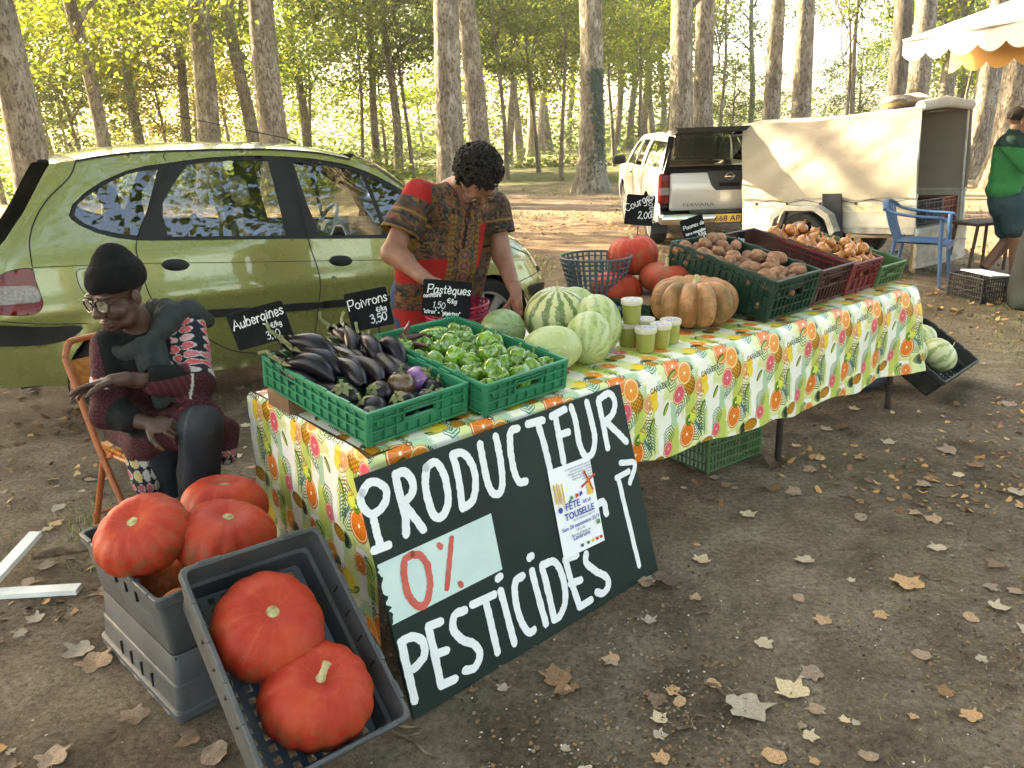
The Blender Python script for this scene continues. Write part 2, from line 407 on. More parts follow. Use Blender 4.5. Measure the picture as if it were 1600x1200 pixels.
# ---- fallen leaves
def leaf_mat(name, cols, tr=.25):
    t = NT(name); v = t.coord('Object')
    c = t.ramp(t.noise(v, 14, 5), list(zip((.3, .5, .7), [lin(q) for q in cols])))
    c = t.hsv(c, val=t.rnd(.65, 1.2), sat=t.rnd(.6, .9))
    return t.bsdf(c, .75, t.bump(t.noise(v, 30, 4), .5, .004), spec=.3)
DRY = [leaf_mat('dry_leaf_tan', ('#8a6238', '#a87b4c', '#c39a68')), leaf_mat('dry_leaf_brown', ('#5e4026', '#7c5733', '#936b42')), leaf_mat('dry_leaf_pale', ('#a58a63', '#bba079', '#cdb592'))]
HALF = [(0, -.38), (.16, -.44), (.34, -.41), (.50, -.24), (.43, -.15), (.42, -.03), (.54, .08), (.59, .24), (.45, .21), (.32, .20), (.28, .32), (.16, .46), (0, .64)]
def leaf_mesh(k, seed, curl=.35, mat=None):
    r = random.Random(seed); out = [(x * r.uniform(.85, 1.15), y * r.uniform(.9, 1.1)) for x, y in HALF]
    ring = [Vector(p) for p in out] + [Vector((-x * r.uniform(.85, 1.1), y * r.uniform(.92, 1.08))) for x, y in reversed(HALF[1:-1])]
    if k == 3: ring = [Vector((math.cos(a) * .42 * r.uniform(.8, 1.05), math.sin(a) * .55 * r.uniform(.85, 1.1))) for a in np.linspace(-PI / 2, 1.5 * PI, 17)[:-1]]
    ax = r.uniform(0, PI); cu = curl * r.uniform(.4, 1.3); c2 = curl * r.uniform(-.3, .9)
    def z(p):
        u = p.x * math.cos(ax) + p.y * math.sin(ax); w = -p.x * math.sin(ax) + p.y * math.cos(ax)
        return cu * u * u + c2 * w * w + .05 * math.sin(9 * p.x + seed) * math.cos(7 * p.y)
    vs = [Vector((0, -.05, z(Vector((0, -.05)))))]; n = len(ring)
    for s in (.5, 1.0):
        for p in ring: q = Vector((p.x * s, (p.y + .05) * s - .05)); vs.append(Vector((q.x, q.y, z(q) + (.012 if s < 1 else 0))))
    fs = [(0, 1 + i, 1 + (i + 1) % n) for i in range(n)] + [(1 + i, 1 + n + i, 1 + n + (i + 1) % n, 1 + (i + 1) % n) for i in range(n)]
    b = len(vs)                                  # stalk
    vs += [Vector((-.012, -.36, .02)), Vector((.012, -.36, .02)), Vector((.05, -.72, .07)), Vector((.035, -.72, .07))]; fs.append((b, b + 1, b + 2, b + 3))
    zm = min(p.z for p in vs)
    return mk_mesh('fallen_leaf', [(p.x, p.y, p.z - zm) for p in vs], fs, mat or DRY[k % 3])
LEAFM = [leaf_mesh(k, 11 + k, (.4, .9, .6, .8, 1.2, .7)[k % 6]) for k in range(9)]
BLOCK = []                                       # footprints that stay free of leaves: (centre, half a, half b, angle)
def blocked(x, y):
    for (cx, cy, ha, hb, an) in BLOCK:
        dx, dy = x - cx, y - cy; u = dx * math.cos(an) + dy * math.sin(an); w = -dx * math.sin(an) + dy * math.cos(an)
        if abs(u) < ha and abs(w) < hb: return True
    return False
BLOCK += [(-1.2, 2.2, .42, .42, R(44)), (-.6, 1.75, .4, .35, R(42)), (.05, 2.3, .6, .08, R(43)), (1.05, 3.75, .25, .2, R(42)), (2.7, 4.7, .35, .3, R(42))]
def in_view(x, y, pad=60):
    v = Vector((x, y, -CAM_H)); z = v.dot(_f)
    if z < .2: return False
    px = 800 + FOC * v.dot(_R) / z; py = 600 - FOC * v.dot(_U) / z
    return -pad < px < 1600 + pad and py < 1200 + pad
HERO = [(1168, 1108, .13, 2, 200), (1238, 1080, .105, 2, 30), (1268, 1053, .075, 0, 100), (1440, 1024, .06, 0, 60), (1417, 913, .115, 0, 10), (1465, 857, .07, 2, 80), (1040, 915, .10, 1, 150), (1010, 912, .08, 0, 300), (1517, 1117, .06, 0, 20), (1210, 1183, .07, 0, 70), (1555, 885, .07, 1, 120), (1548, 920, .06, 0, 220), (1330, 915 - 6, .03, 2, 0), (870, 1062, .10, 1, 10), (885, 1078, .08, 1, 130), (880, 945, .06, 0, 70), (955, 1035, .06, 0, 70), (1027, 1095, .06, 1, 160), (1115, 1068, .05, 0, 220), (1030, 1125, .05, 2, 20), (150, 1035, .11, 0, 40), (125, 1020, .10, 2, 140), (210, 1123, .09, 0, 70), (85, 1185, .09, 0, 20), (335, 1180, .10, 0, 200), (295, 1160, .07, 1, 120), (255, 905, .07, 1, 0), (1215, 720 + 8, .12, 1, 45), (1265, 735, .07, 0, 100), (1480, 705, .10, 0, 60), (1590, 770, .08, 2, 10), (1575, 632, .09, 0, 0), (1430, 803, .06, 0, 90), (1345, 808, .07, 0, 150), (1205, 765, .08, 1, 20), (1240, 770, .08, 0, 80), (1015, 972, .05, 2, 10), (1285, 1000 - 30, .06, 0, 10)]
leaf_pts = []
HL = ['large tan curled leaf lying alone on the pale dirt near the picture bottom', 'pale greyish leaf with lobed edge lying beside the large tan leaf', None, None, 'broad tan lobed leaf lying alone in the dirt towards the picture edge']
def add_leaf(x, y, s, k, rz, label=None):
    me = LEAFM[k % len(LEAFM)]
    o = inst('fallen_leaf', me, None, (x, y, gz(x, y) + .004), (U(-.12, .12), U(-.12, .12), rz), (s, s, s * U(.5, 1.0)))
    tag(o, label or 'dry brown plane leaf lying on the dirt ground around the stall', 'leaf', 'fallen plane leaves scattered round the stall'); leaf_pts.append((x, y))
def gpix(px, py, z=0.0):
    d = _f + _R * ((px - 800) / FOC) - _U * ((py - 600) / FOC); t = (z - CAM_H) / d.z
    return Vector((0, 0, CAM_H)) + d * t
for i, (px, py, s, k, rz) in enumerate(HERO):
    p = gpix(px, py); add_leaf(p.x, p.y, s * .92, k + (3 if i % 3 == 0 else 0), R(rz), HL[i] if i < len(HL) else None)
cnt = 0
while cnt < 225:
    px, py = U(-20, 1620), U(560, 1210) ** 1.0
    p = gpix(px, py)
    left = p.x < -.6
    if rng.random() > (.75 if left else (.65 if p.y > 3.2 else .22)): continue
    if blocked(p.x, p.y): continue
    add_leaf(p.x, p.y, U(.028, .075) * (1.0 if p.y > 2 else .7), rng.randrange(9), U(0, 6.28)); cnt += 1
def litter(name, label, N, sampler, size, mats, flat=.35, ngon=6, cat=None):
    vs = []; fs = []; mi = []; rr = random.Random(len(name) * 13)
    for i in range(N):
        q = sampler(rr)
        if q is None: continue
        x, y = q; s = rr.uniform(*size); a = rr.uniform(0, 6.28); tx, ty = rr.gauss(0, flat), rr.gauss(0, flat); z = gz(x, y) + .004 + s * .1
        b = len(vs); c, sn = math.cos(a), math.sin(a)
        for k in range(ngon):
            th = 2 * PI * k / ngon; r = s * rr.uniform(.45, 1.0) * (1 if k % 2 else .7); lx, ly = r * math.cos(th), r * math.sin(th) * .8
            X, Y = lx * c - ly * sn, lx * sn + ly * c
            vs.append((x + X, y + Y, max(gz(x, y) + .002, z + X * tx + Y * ty)))
        vs.append((x, y, z + s * rr.uniform(-.1, .25))); m = rr.randrange(len(mats))
        for k in range(ngon): fs.append((b + k, b + (k + 1) % ngon, b + ngon)); mi.append(m)
    o = mobj(name, mk_mesh(name, vs, fs, mats, True, mi)); tag(o, label, cat, kind='stuff'); return o
def far_s(r):
    d = 3.6 + 17 * r.random() ** .8; w = d * .78; x = r.uniform(-w, w); y = d
    if mnoise.noise(Vector((x * .5, y * .5, 1))) < -.35 + .75 * r.random() + (.5 if y < 5.5 else (.1 if y < 8 else 0)): return None
    if blocked(x, y): return None
    return x, y
t = NT('leaf_litter_mix')
LITM = [M('litter_tan', ['#7d5a36', '#a67c50', '#c7a274'], 3, .8, var=0), M('litter_brown', ['#543a24', '#76543a', '#8f6a48'], 3, .85), M('litter_gold', ['#93683a', '#b98a50', '#d6ae72'], 3, .8)]
litter('leaf_litter', 'carpet of dry brown leaves on the ground behind the stall', 16000, far_s, (.022, .06), LITM, .35)
def near_s(r):
    px, py = r.uniform(-60, 1660), r.uniform(430, 1260); p = gpix(px, py)
    if blocked(p.x, p.y): return None
    if mnoise.noise(Vector((p.x * 1.6, p.y * 1.6, 5))) < r.uniform(-.5, .45): return None
    return p.x, p.y
def mid_s(r):
    px, py = (r.uniform(-40, 560), r.uniform(600, 1230)) if r.random() < .55 else (r.uniform(1050, 1640), r.uniform(470, 800)); p = gpix(px, py)
    if blocked(p.x, p.y) or mnoise.noise(Vector((p.x * 1.3, p.y * 1.3, 25))) < r.uniform(-.45, .4): return None
    return p.x, p.y
litter('small_leaf_litter', 'small broken dry leaves strewn on the dirt round the stall', 2600, mid_s, (.010, .032), LITM, .45)
CRM = [M('crumb_dark', ['#2e2419', '#4a3a28'], 9, .95), M('crumb_tan', ['#6b5236', '#8e704c'], 9, .9), M('crumb_grey', ['#5a5044', '#877a68'], 9, .9)]
litter('leaf_crumb_debris', 'crumbs of broken leaves and bark strewn over the dirt', 20000, near_s, (.003, .012), CRM, .3, 4)
def pebble_s(r):
    p = gpix(r.uniform(-40, 1640), r.uniform(560, 1240)); return p.x, p.y
PBM = [M('pebble_pale', ['#b8ad9c', '#d8d0c2'], 20, .8)]
litter('small_pebble_gravel', 'tiny pale pebbles pressed into the dirt', 260, pebble_s, (.003, .008), PBM, .1, 6)
# dry and green grass blades
def grass(name, label, N, sampler, hgt, mats, wid=.0016, lean=.9, up=1.0):
    vs = []; fs = []; mi = []; rr = random.Random(99 + N)
    for i in range(N):
        q = sampler(rr)
        if q is None: continue
        x, y = q; h = rr.uniform(*hgt); a = rr.uniform(0, 6.28); L = rr.uniform(.2, lean); w = wid * rr.uniform(.7, 1.5); z = gz(x, y)
        dx, dy = math.cos(a), math.sin(a); px_, py_ = -dy * w, dx * w; b = len(vs)
        m = Vector((x + dx * h * L * .4, y + dy * h * L * .4, z + h * .6 * up)); e = Vector((x + dx * h * L * 1.2, y + dy * h * L * 1.2, z + h * max(.08, 1 - L) * up))
        vs += [(x - px_, y - py_, z - .003), (x + px_, y + py_, z - .003), (m.x + px_, m.y + py_, m.z), (m.x - px_, m.y - py_, m.z), tuple(e)]
        fs += [(b, b + 1, b + 2, b + 3), (b + 3, b + 2, b + 4)]; k = rr.randrange(len(mats)); mi += [k, k]
    o = mobj(name, mk_mesh(name, vs, fs, mats, True, mi)); tag(o, label, None, kind='stuff'); return o
STR = [M('straw', ['#8a7650', '#ab966a'], 5, .8), M('dead_grass', ['#5b4a30', '#7a6744'], 5, .85)]
GRM = [M('grass_green', ['#55662a', '#7f8f42'], 4, .7), M('grass_pale', ['#8b8f4e', '#a7a468'], 4, .7)]
def dry_s(r):
    p = gpix(r.uniform(-60, 1660), r.uniform(540, 1260))
    if blocked(p.x, p.y) or mnoise.noise(Vector((p.x * 1.9, p.y * 1.9, 15))) < r.uniform(-.35, .4): return None
    return p.x, p.y
grass('dead_grass', 'flattened straw-coloured grass strands on the dirt', 8000, dry_s, (.015, .045), STR, .0010, .98, .12)
def green_s(r):
    c = r.choice([(3.7, 5.3, .4), (4.1, 6.0, .4), (4.5, 7.0, .4), (-1.8, 3.1, .2), (4.6, 6.4, .4)])
    return c[0] + r.gauss(0, c[2]), c[1] + r.gauss(0, c[2])
grass('green_grass', 'thin tufts of green grass beside the stall', 2200, green_s, (.02, .06), GRM, .0014, .8)
def lawn_s(r):
    y = 8 + 16 * r.random(); x = r.uniform(-.2, .75) * y
    if mnoise.noise(Vector((x * .35, y * .35, 31))) < .12 + r.uniform(-.1, .2): return None
    return x, y
grass('lawn_grass', 'low grass growing through the leaf litter under the trees', 16000, lawn_s, (.03, .09), GRM, .005, .7)
# twigs
TWM = M('twig_bark', ['#3c2f22', '#6a5640', '#8d7a60'], 25, .85, .4)
for i, (px, py, L, a) in enumerate([(1140, 1085, .16, -40), (1110, 955, .12, 30), (1590, 1025, .14, 60), (1345, 742, .15, 20), (640, 1160, .22, -35), (610, 1130, .18, -20), (200, 990, .12, 70), (1460, 905, .14, -30), (1080, 1130, .1, 40)]):
    p = gpix(px, py); mb = MB(); pts = []
    for k in range(6):
        u = k / 5 - .5; pts.append((u * L, .012 * math.sin(k * 1.7 + i), .006 + .004 * math.sin(k * 2.1)))
    mb.tube(pts, [.0045, .005, .0045, .004, .003, .002], 6); mb.tube([pts[2], (pts[2][0] + .03, .035, .012)], [.003, .0015], 5)
    o = mb.obj('twig', TWM, None, True, loc=(p.x, p.y, gz(p.x, p.y)), rot=(0, 0, R(a)))
    tag(o, ['thin grey twig lying near the large tan leaf', 'short twig beside the sign board foot', 'pale twig at the picture edge beside a curled leaf', 'dark twig lying under the far half of the table', 'dark root-like stick by the tilted grey crate', 'bent stick under the lower edge of the sign board', 'small twig beside the stacked grey crates', 'thin stick among leaves beyond the table legs', 'tiny forked twig on the bare dirt'][i], 'twig', 'twigs on the dirt')
# ================================================================ TREES
def bark_mat(name, dark=0.0):
    t = NT(name); v = t.coord('Object', (1, 1, .42)); w = t.coord('Object')
    big = t.noise(v, 2.6, 5, .6, .8); fl = t.voro(t.coord('Object', (1, 1, .55)), 11); fl2 = t.noise(v, 19, 5, .7)
    c = t.ramp(big, [(.30, (.095, .078, .055)), (.45, (.185, .155, .112)), (.55, (.255, .222, .165)), (.68, (.36, .325, .255))])
    c = t.mix(t.ramp(fl2, [(.50, 0.0), (.57, .85)]), c, (.075, .060, .042))
    c = t.mix(t.ramp(t.noise(v, 7, 4, .6, .5), [(.58, 0.0), (.66, .7)]), c, (.44, .40, .33))
    c = t.mix(t.ramp(t.noise(v, 1.6, 4), [(.5, 0.0), (.72, .45)]), c, (.12, .13, .065))
    if dark: c = t.mix(dark, c, (.05, .042, .032))
    h = t.math('ADD', t.math('MULTIPLY', fl2, .8), t.math('MULTIPLY', t.noise(v, 6, 5), 1.2))
    return t.bsdf(c, .88, t.bump(h, .8, .05), spec=.2)
BARK = bark_mat('plane_bark'); BARKD = bark_mat('dark_bark', .55)
def foliage_mat(name, cols, tr):
    t = NT(name); g = t.rnd(0, 1, True); c = t.ramp(g, [(i / (len(cols) - 1), q) for i, q in enumerate(cols)])
    c = t.hsv(c, val=t.rnd(.8, 1.2), hue=t.rnd(.485, .515))
    d = t.n('BsdfDiffuse'); t.l(c, d.inputs[0]); s = t.n('BsdfTranslucent'); t.l(t.hsv(c, val=1.5, sat=1.1), s.inputs[0])
    m = t.n('MixShader'); m.inputs[0].default_value = tr; t.l(d.outputs[0], m.inputs[1]); t.l(s.outputs[0], m.inputs[2])
    gl = t.n('BsdfGlossy'); gl.inputs['Roughness'].default_value = .45; gl.inputs[0].default_value = (.6, .6, .6, 1); m2 = t.n('MixShader'); m2.inputs[0].default_value = .05
    t.l(m.outputs[0], m2.inputs[1]); t.l(gl.outputs[0], m2.inputs[2]); t.l(m2.outputs[0], t.out.inputs[0]); return t.m
FGRN = foliage_mat('leaves_green', [(.065, .105, .022), (.095, .135, .028), (.125, .155, .034), (.17, .175, .04)], .62)
FYEL = foliage_mat('leaves_yellow_green', [(.085, .13, .024), (.115, .16, .030), (.155, .185, .034), (.20, .19, .036), (.095, .145, .026)], .62)
FGLD = foliage_mat('leaves_gold', [(.14, .16, .028), (.20, .19, .034), (.25, .19, .036), (.11, .14, .026)], .62)
def crown_mesh(name, mat, seed, rx, rz, ncl, per, leaf, spread, hollow=.35, droop=.25):
    r = random.Random(seed); vs = []; fs = []
    for c in range(ncl):
        while True:
            p = Vector((r.uniform(-1, 1), r.uniform(-1, 1), r.uniform(-1, 1)))
            if hollow < p.length < 1: break
        cx, cy, cz = p.x * rx, p.y * rx, p.z * rz; sp = spread * r.uniform(.6, 1.4)
        out = Vector((p.x, p.y, p.z * .5 - droop))
        for k in range(int(per * r.uniform(.5, 1.5))):
            q = Vector((r.gauss(0, sp), r.gauss(0, sp), r.gauss(0, sp * .38))); q.z -= droop * (q.x * q.x + q.y * q.y) / max(sp, .01) * .5
            x, y, z = cx + q.x, cy + q.y, cz + q.z; s = leaf * r.uniform(.55, 1.25)
            a = r.uniform(0, 6.28); tl = r.gauss(0, .6); rl = r.gauss(0, .6)
            ex = Vector((math.cos(a), math.sin(a), tl)).normalized(); ey = Vector((-math.sin(a), math.cos(a), rl)).normalized(); nz = ex.cross(ey)
            b = len(vs); o = Vector((x, y, z))
            vs += [tuple(o - ex * s * .55), tuple(o - ey * s * .42 + ex * .1 * s + nz * s * .12), tuple(o + ex * s * .6), tuple(o + ey * s * .42 + ex * .1 * s + nz * s * .12)]
            fs += [(b, b + 1, b + 2), (b, b + 2, b + 3)]
    return mk_mesh(name, vs, fs, mat, True)
CR = {'g': [crown_mesh('crown', FGRN, s, 1.0, .95, 85, 105, .044, .16) for s in (1, 2)],
      'y': [crown_mesh('crown', FYEL, s, 1.0, .95, 80, 100, .044, .16) for s in (3, 4)],
      'o': [crown_mesh('crown', FGLD, 5, 1.0, .95, 75, 95, .044, .16)],
      's': [crown_mesh('crown', FYEL, 8, 1.0, .8, 46, 42, .050, .14, .1)]}
BIGC = [crown_mesh('crown', FYEL, s, 5.0, 6.0, 60, 22, .42, .95, .25) for s in (21, 22)]
DENSE = [crown_mesh('crown', FGRN, s, 5.2, 6.0, 150, 30, .62, 1.1, .2) for s in (23, 24)]
def trunk_mesh(name, r, h, seed, mat, flare=1.35, taper=.55, sway=.12, n=16, lean=(0, 0), rings=22):
    rr = random.Random(seed); rings_ = []; ph = [rr.uniform(0, 6.28) for _ in range(4)]
    for k in range(rings + 1):
        u = (k / rings) ** 1.6; z = -.15 + u * (h + .15); rad = r * (1 - (1 - taper) * max(0, z) / h) * (1 + (flare - 1) * math.exp(-max(0, z) / (.9 * r + .25)))
        cx = lean[0] * z + sway * math.sin(z * .35 + ph[0]) * min(1, z / 4 if z > 0 else 0); cy = lean[1] * z + sway * math.sin(z * .3 + ph[1]) * min(1, z / 4 if z > 0 else 0)
        ring = []
        for i in range(n):
            a = 2 * PI * i / n; fl = math.exp(-max(0, z) / (.6 * r + .2))
            q = rad * (1 + .10 * fl * math.sin(5 * a + ph[2]) + .05 * math.sin(3 * a + ph[3] + z * .3) + .05 * mnoise.noise(Vector((math.cos(a) * 2, math.sin(a) * 2, z * 1.1 + seed))))
            ring.append(Vector((cx + q * math.cos(a), cy + q * math.sin(a), z)))
        rings_.append(ring)
    mb = MB(); mb.loft(rings_); top = rings_[-1][0] * 0 + sum(rings_[-1], Vector()) / n
    return mb, top
def limb(mb, p0, p1, r0, r1, seed, n=7):
    rr = random.Random(seed); p0, p1 = Vector(p0), Vector(p1); L = (p1 - p0).length; pts = []; rs = []
    for k in range(6):
        u = k / 5; q = p0.lerp(p1, u); q.z += L * .12 * math.sin(PI * u); q += Vector((rr.gauss(0, L * .03), rr.gauss(0, L * .03), rr.gauss(0, L * .02))) * (1 if 0 < k < 5 else 0)
        pts.append(q); rs.append(r0 + (r1 - r0) * u)
    mb.tube(pts, rs, n); return pts
def plane_tree(px, w, Y, label, mat=BARK, lean=(0, 0), seed=0, tall=True, py=150, crown_h=17.0, ivy=False, stub=None, flare=1.75, group='tall plane tree trunks'):
    p = at(px, py, Y); z = p.z; x0 = p.x - lean[0] * z; y0 = Y
    r = w / 2 / FOC * math.sqrt(p.x ** 2 + Y ** 2 + 0) * .97
    root = thing('plane_tree', label, 'tree', (x0, y0, 0), group=group)
    mb, top = trunk_mesh('trunk', r, 13, seed, mat, flare, .62, .10, 18, lean)
    for k in range(5):
        a = k * 1.26 + seed; limb(mb, (top.x, top.y, 10.5 + .5 * k), (top.x + 3.2 * math.cos(a), top.y + 3.2 * math.sin(a), 15 + k * .6), r * .38, .03, seed + k)
    if stub:
        for (z0, dx, dz, rr_) in stub: limb(mb, (lean[0] * z0, lean[1] * z0, z0), (dx, -.3, z0 + dz), rr_, .015, seed + 9)
    mb.obj('trunk', mat, root, True, 60)
    if tall: inst('crown', BIGC[seed % 2], root, (top.x, top.y, crown_h), (0, 0, seed * 1.3), (1, 1, .9))
    if ivy:
        rr = random.Random(5); vs = []; fs = []
        for k in range(900):
            z = rr.uniform(0, 2.9); a = -1.0 + rr.gauss(0, .32 + .1 * (z < 1)) + .25 * math.sin(z * 1.4); rad = r * (1.02 + .28 * math.exp(-z / .7)) + rr.uniform(0, .05)
            s = rr.uniform(.03, .055); c = Vector((rad * math.cos(a), rad * math.sin(a), z)); ex = Vector((-math.sin(a), math.cos(a), rr.gauss(0, .4))).normalized(); ez = Vector((math.cos(a) * .4, math.sin(a) * .4, -1)).normalized(); b = len(vs)
            vs += [tuple(c - ex * s), tuple(c + ez * s), tuple(c + ex * s), tuple(c - ez * s)]; fs.append((b, b + 1, b + 2, b + 3))
        inst('ivy', mk_mesh('ivy', vs, fs, M('ivy_leaf', ['#1e2b12', '#33451e'], 8, .5, var=.2)), root)
    return root
PT = [(26, 46, 15.5, 'thick plane trunk at the picture edge behind the green car rear', (0, 0)),
      (318, 33, 22, 'pale mottled plane trunk above the green car roof', (.07, 0)),
      (424, 41, 21, 'plane trunk with one sunlit edge rising above the car rear door', (.03, 0)),
      (702, 42, 19, 'plane trunk directly behind the standing man shoulder', (.01, 0)),
      (741, 33, 22, 'plane trunk rising right behind the standing man hair', (-.035, 0)),
      (923, 38, 20.9, 'straight plane trunk with an ivy strip and flared foot', (0, 0)),
      (1067, 36, 22, 'first of two close plane trunks rising above the pickup', (0, 0)),
      (1101, 30, 23, 'second of two close plane trunks above the pickup beside the trailer cover', (0, 0)),
      (1207, 25, 24, 'sunlit brown trunk above the far end of the trailer cover', (.02, 0)),
      (1253, 28, 23, 'grey trunk standing above the middle of the trailer cover', (0, 0)),
      (1396, 27, 21, 'half blackened trunk just beside the white awning edge', (0, 0)),
      (1429, 31, 25, 'pale trunk seen under the end of the white awning', (-.02, 0)),
      (1541, 30, 21, 'trunk behind the awning above the trailer opening', (0, 0)),
      (1583, 38, 18, 'grey trunk behind the head of the man in green', (0, 0))]
for i, (px, w, Y, lab, ln) in enumerate(PT):
    plane_tree(px, w, Y, lab, BARKD if i == 10 else BARK, ln, 3 + i, i % 2 == 0, ivy=(i == 5), stub=[(4.2, 2.2, 1.6, .06)] if i in (5, 6) else None)
# slimmer trunks of the wood
TH2 = [(140, 20, 19, 'y'), (211, 15, 27, 'y'), (279, 15, 30, 'o'), (386, 20, 27, 'y'), (446, 12, 33, 'y'), (468, 14, 34, 'y'), (516, 12, 36, 'g'), (545, 7, 26, 'g'), (583, 13, 34, 'y'), (613, 14, 30, 'g'), (628, 7, 24, 'g'), (655, 12, 36, 'g'), (790, 15, 40, 'y'), (808, 14, 44, 'g'), (826, 13, 50, 'y'), (843, 12, 55, 'g'), (857, 11, 60, 'y'), (872, 10, 66, 'g'), (888, 10, 70, 'y'), (962, 12, 48, 'g'), (985, 11, 60, 'y'), (1002, 13, 44, 'g'), (1022, 12, 50, 'y'), (1036, 10, 62, 'g'), (1335, 7, 30, 'g'), (1172, 9, 46, 'g'), (1480, 22, 28, 'y'), (1510, 14, 34, 'g'), (60, 16, 30, 'y'), (100, 14, 34, 'o'), (345, 13, 36, 'o'), (755, 13, 46, 'g'), (770, 12, 52, 'y')]
ORD_ = {}; ORDW = 'first second third fourth fifth sixth seventh eighth ninth tenth eleventh twelfth thirteenth fourteenth fifteenth'.split()
TH2 = sorted(q for q in TH2 if q[0] not in (446, 545, 628, 655, 345, 100, 516, 770, 872))
def wood_tree(px, w, Y, kind, i):
    p = at(px, 150, Y); r = max(.05, w / 2 / FOC * math.hypot(p.x, Y))
    wh = 'behind the green car' if px < 520 else ('in the wood behind the standing man' if px < 780 else ('in the far avenue beyond the lawn' if px < 1050 else 'in the wood beyond the trailer'))
    ORD_[wh] = ORD_.get(wh, -1) + 1; root = thing('slender_tree', 'slender tree with leafy crown ' + wh + ', ' + ORDW[ORD_[wh]] + ' in the row', 'tree', (p.x, Y, 0), group='slender trees ' + wh)
    mb, top = trunk_mesh('trunk', r, 9 + (i % 3), i + 40, BARK, 1.25, .5, .3, 10, (U(-.03, .03), 0), 12)
    for k in range(5): a = k * 1.3 + i; z = 4 + k * 1.1; limb(mb, (top.x * z / 10, top.y * z / 10, z), (top.x + 1.9 * math.cos(a), top.y + 1.9 * math.sin(a), z + 1.3), r * .35, .012, i * 7 + k, 5)
    mb.obj('trunk', BARK, root, True, 60)
    me = CR[kind][i % len(CR[kind])]; s = U(2.7, 3.6) * (1 + (Y - 25) / 60) * (.8 if i % 3 == 0 else 1)
    inst('crown', me, root, (top.x * .8, top.y * .8, U(6.0, 7.6) * (1 + (Y - 25) / 70)), (0, 0, U(0, 6.28)), (s, s, s * U(1.0, 1.35)))
for i, (px, w, Y, k) in enumerate(TH2): wood_tree(px, w, Y, k, i)
# low leafy understory: young trees whose crowns reach near the ground
UN = [(-20, 24, 2.6, 4.2, 'y'), (60, 27, 2.4, 4.0, 'g'), (120, 25, 2.0, 2.6, 'g'), (160, 30, 2.8, 5.2, 'o'), (215, 34, 3.0, 5.0, 'y'), (255, 31, 2.3, 3.0, 'o'), (300, 42, 3.6, 5.0, 'o'), (360, 38, 3.2, 5.6, 'o'), (405, 44, 3.6, 4.2, 'y'), (480, 36, 2.6, 5.4, 'y'), (500, 50, 4.2, 5.0, 'o'), (560, 32, 2.6, 5.2, 'g'), (600, 40, 3.2, 4.2, 'y'), (640, 30, 2.4, 5.6, 'g'), (665, 48, 4.2, 4.6, 'g'), (790, 27, 2.6, 5.6, 'g'), (840, 31, 2.9, 5.4, 'g'), (875, 26, 2.0, 4.9, 'g'), (960, 34, 2.8, 6.2, 'g'), (1000, 29, 2.3, 5.3, 'y'), (1040, 38, 2.9, 4.6, 'y'), (985, 58, 4.4, 6.6, 'g'), (900, 62, 4.4, 7.0, 'y'), (1140, 44, 2.2, 3.0, 'y'), (1215, 60, 3.0, 3.2, 's'), (1290, 48, 2.4, 3.2, 's'), (1345, 40, 2.2, 3.4, 'g'), (1440, 34, 2.3, 4.4, 'g'), (1500, 30, 2.2, 4.6, 'g'), (1480, 50, 4.0, 5.0, 'y'), (1580, 36, 3.0, 4.8, 'g'), (1320, 30, 1.9, 6.0, 's'), (1120, 27, 1.7, 5.6, 's'), (1380, 34, 2.4, 6.6, 's'), (1640, 30, 3, 4.5, 'y'), (720, 60, 5.0, 6.0, 'y'), (440, 62, 5.0, 6.0, 'o'), (250, 58, 5.0, 6.5, 'y'), (100, 50, 4.6, 6.5, 'y'), (-60, 40, 4, 5.5, 'o'), (570, 64, 5, 8, 'o'), (330, 66, 5, 11, 'y'), (660, 66, 5, 11, 'g'), (830, 66, 5, 11, 'y'), (120, 60, 5, 12, 'o')]
UN.sort(); ORD_ = {}
UN = [q for k_, q in enumerate(UN) if not (q[1] > 44 and k_ % 2 == 0)]
for i, (px, Y, s, z, kind) in enumerate(UN):
    p = at(px, 200, Y); wh = 'behind the green car' if px < 520 else ('behind the standing man' if px < 900 else ('above the white pickup' if px < 1160 else 'beyond the covered trailer'))
    nm = {'g': 'green', 'y': 'yellow-green', 'o': 'golden', 's': 'sparse yellow-green'}[kind]
    key = nm + wh; ORD_[key] = ORD_.get(key, -1) + 1; root = thing('young_tree', f'young tree with {nm} leaves {wh}, {ORDW[ORD_[key]]} from the car side', 'tree', (p.x, Y, 0), group=f'{nm} young trees {wh}')
    mb, top = trunk_mesh('trunk', .05 + .012 * s, z + s * .6, i + 140, BARK, 1.2, .3, .2, 8, (U(-.05, .05), 0), 9)
    for k in range(4): a = k * 1.6 + i; limb(mb, (top.x * .5, top.y * .5, z * .55 + k * .4), (top.x * .6 + s * .7 * math.cos(a), top.y * .6 + s * .7 * math.sin(a), z + .3 * k), .03, .008, i * 5 + k, 5)
    mb.obj('trunk', BARK, root, True, 60)
    me = CR[kind][i % len(CR[kind])]; inst('crown', me, root, (top.x * .7, top.y * .7, z), (0, 0, U(0, 6.28)), (s, s, s * .9))
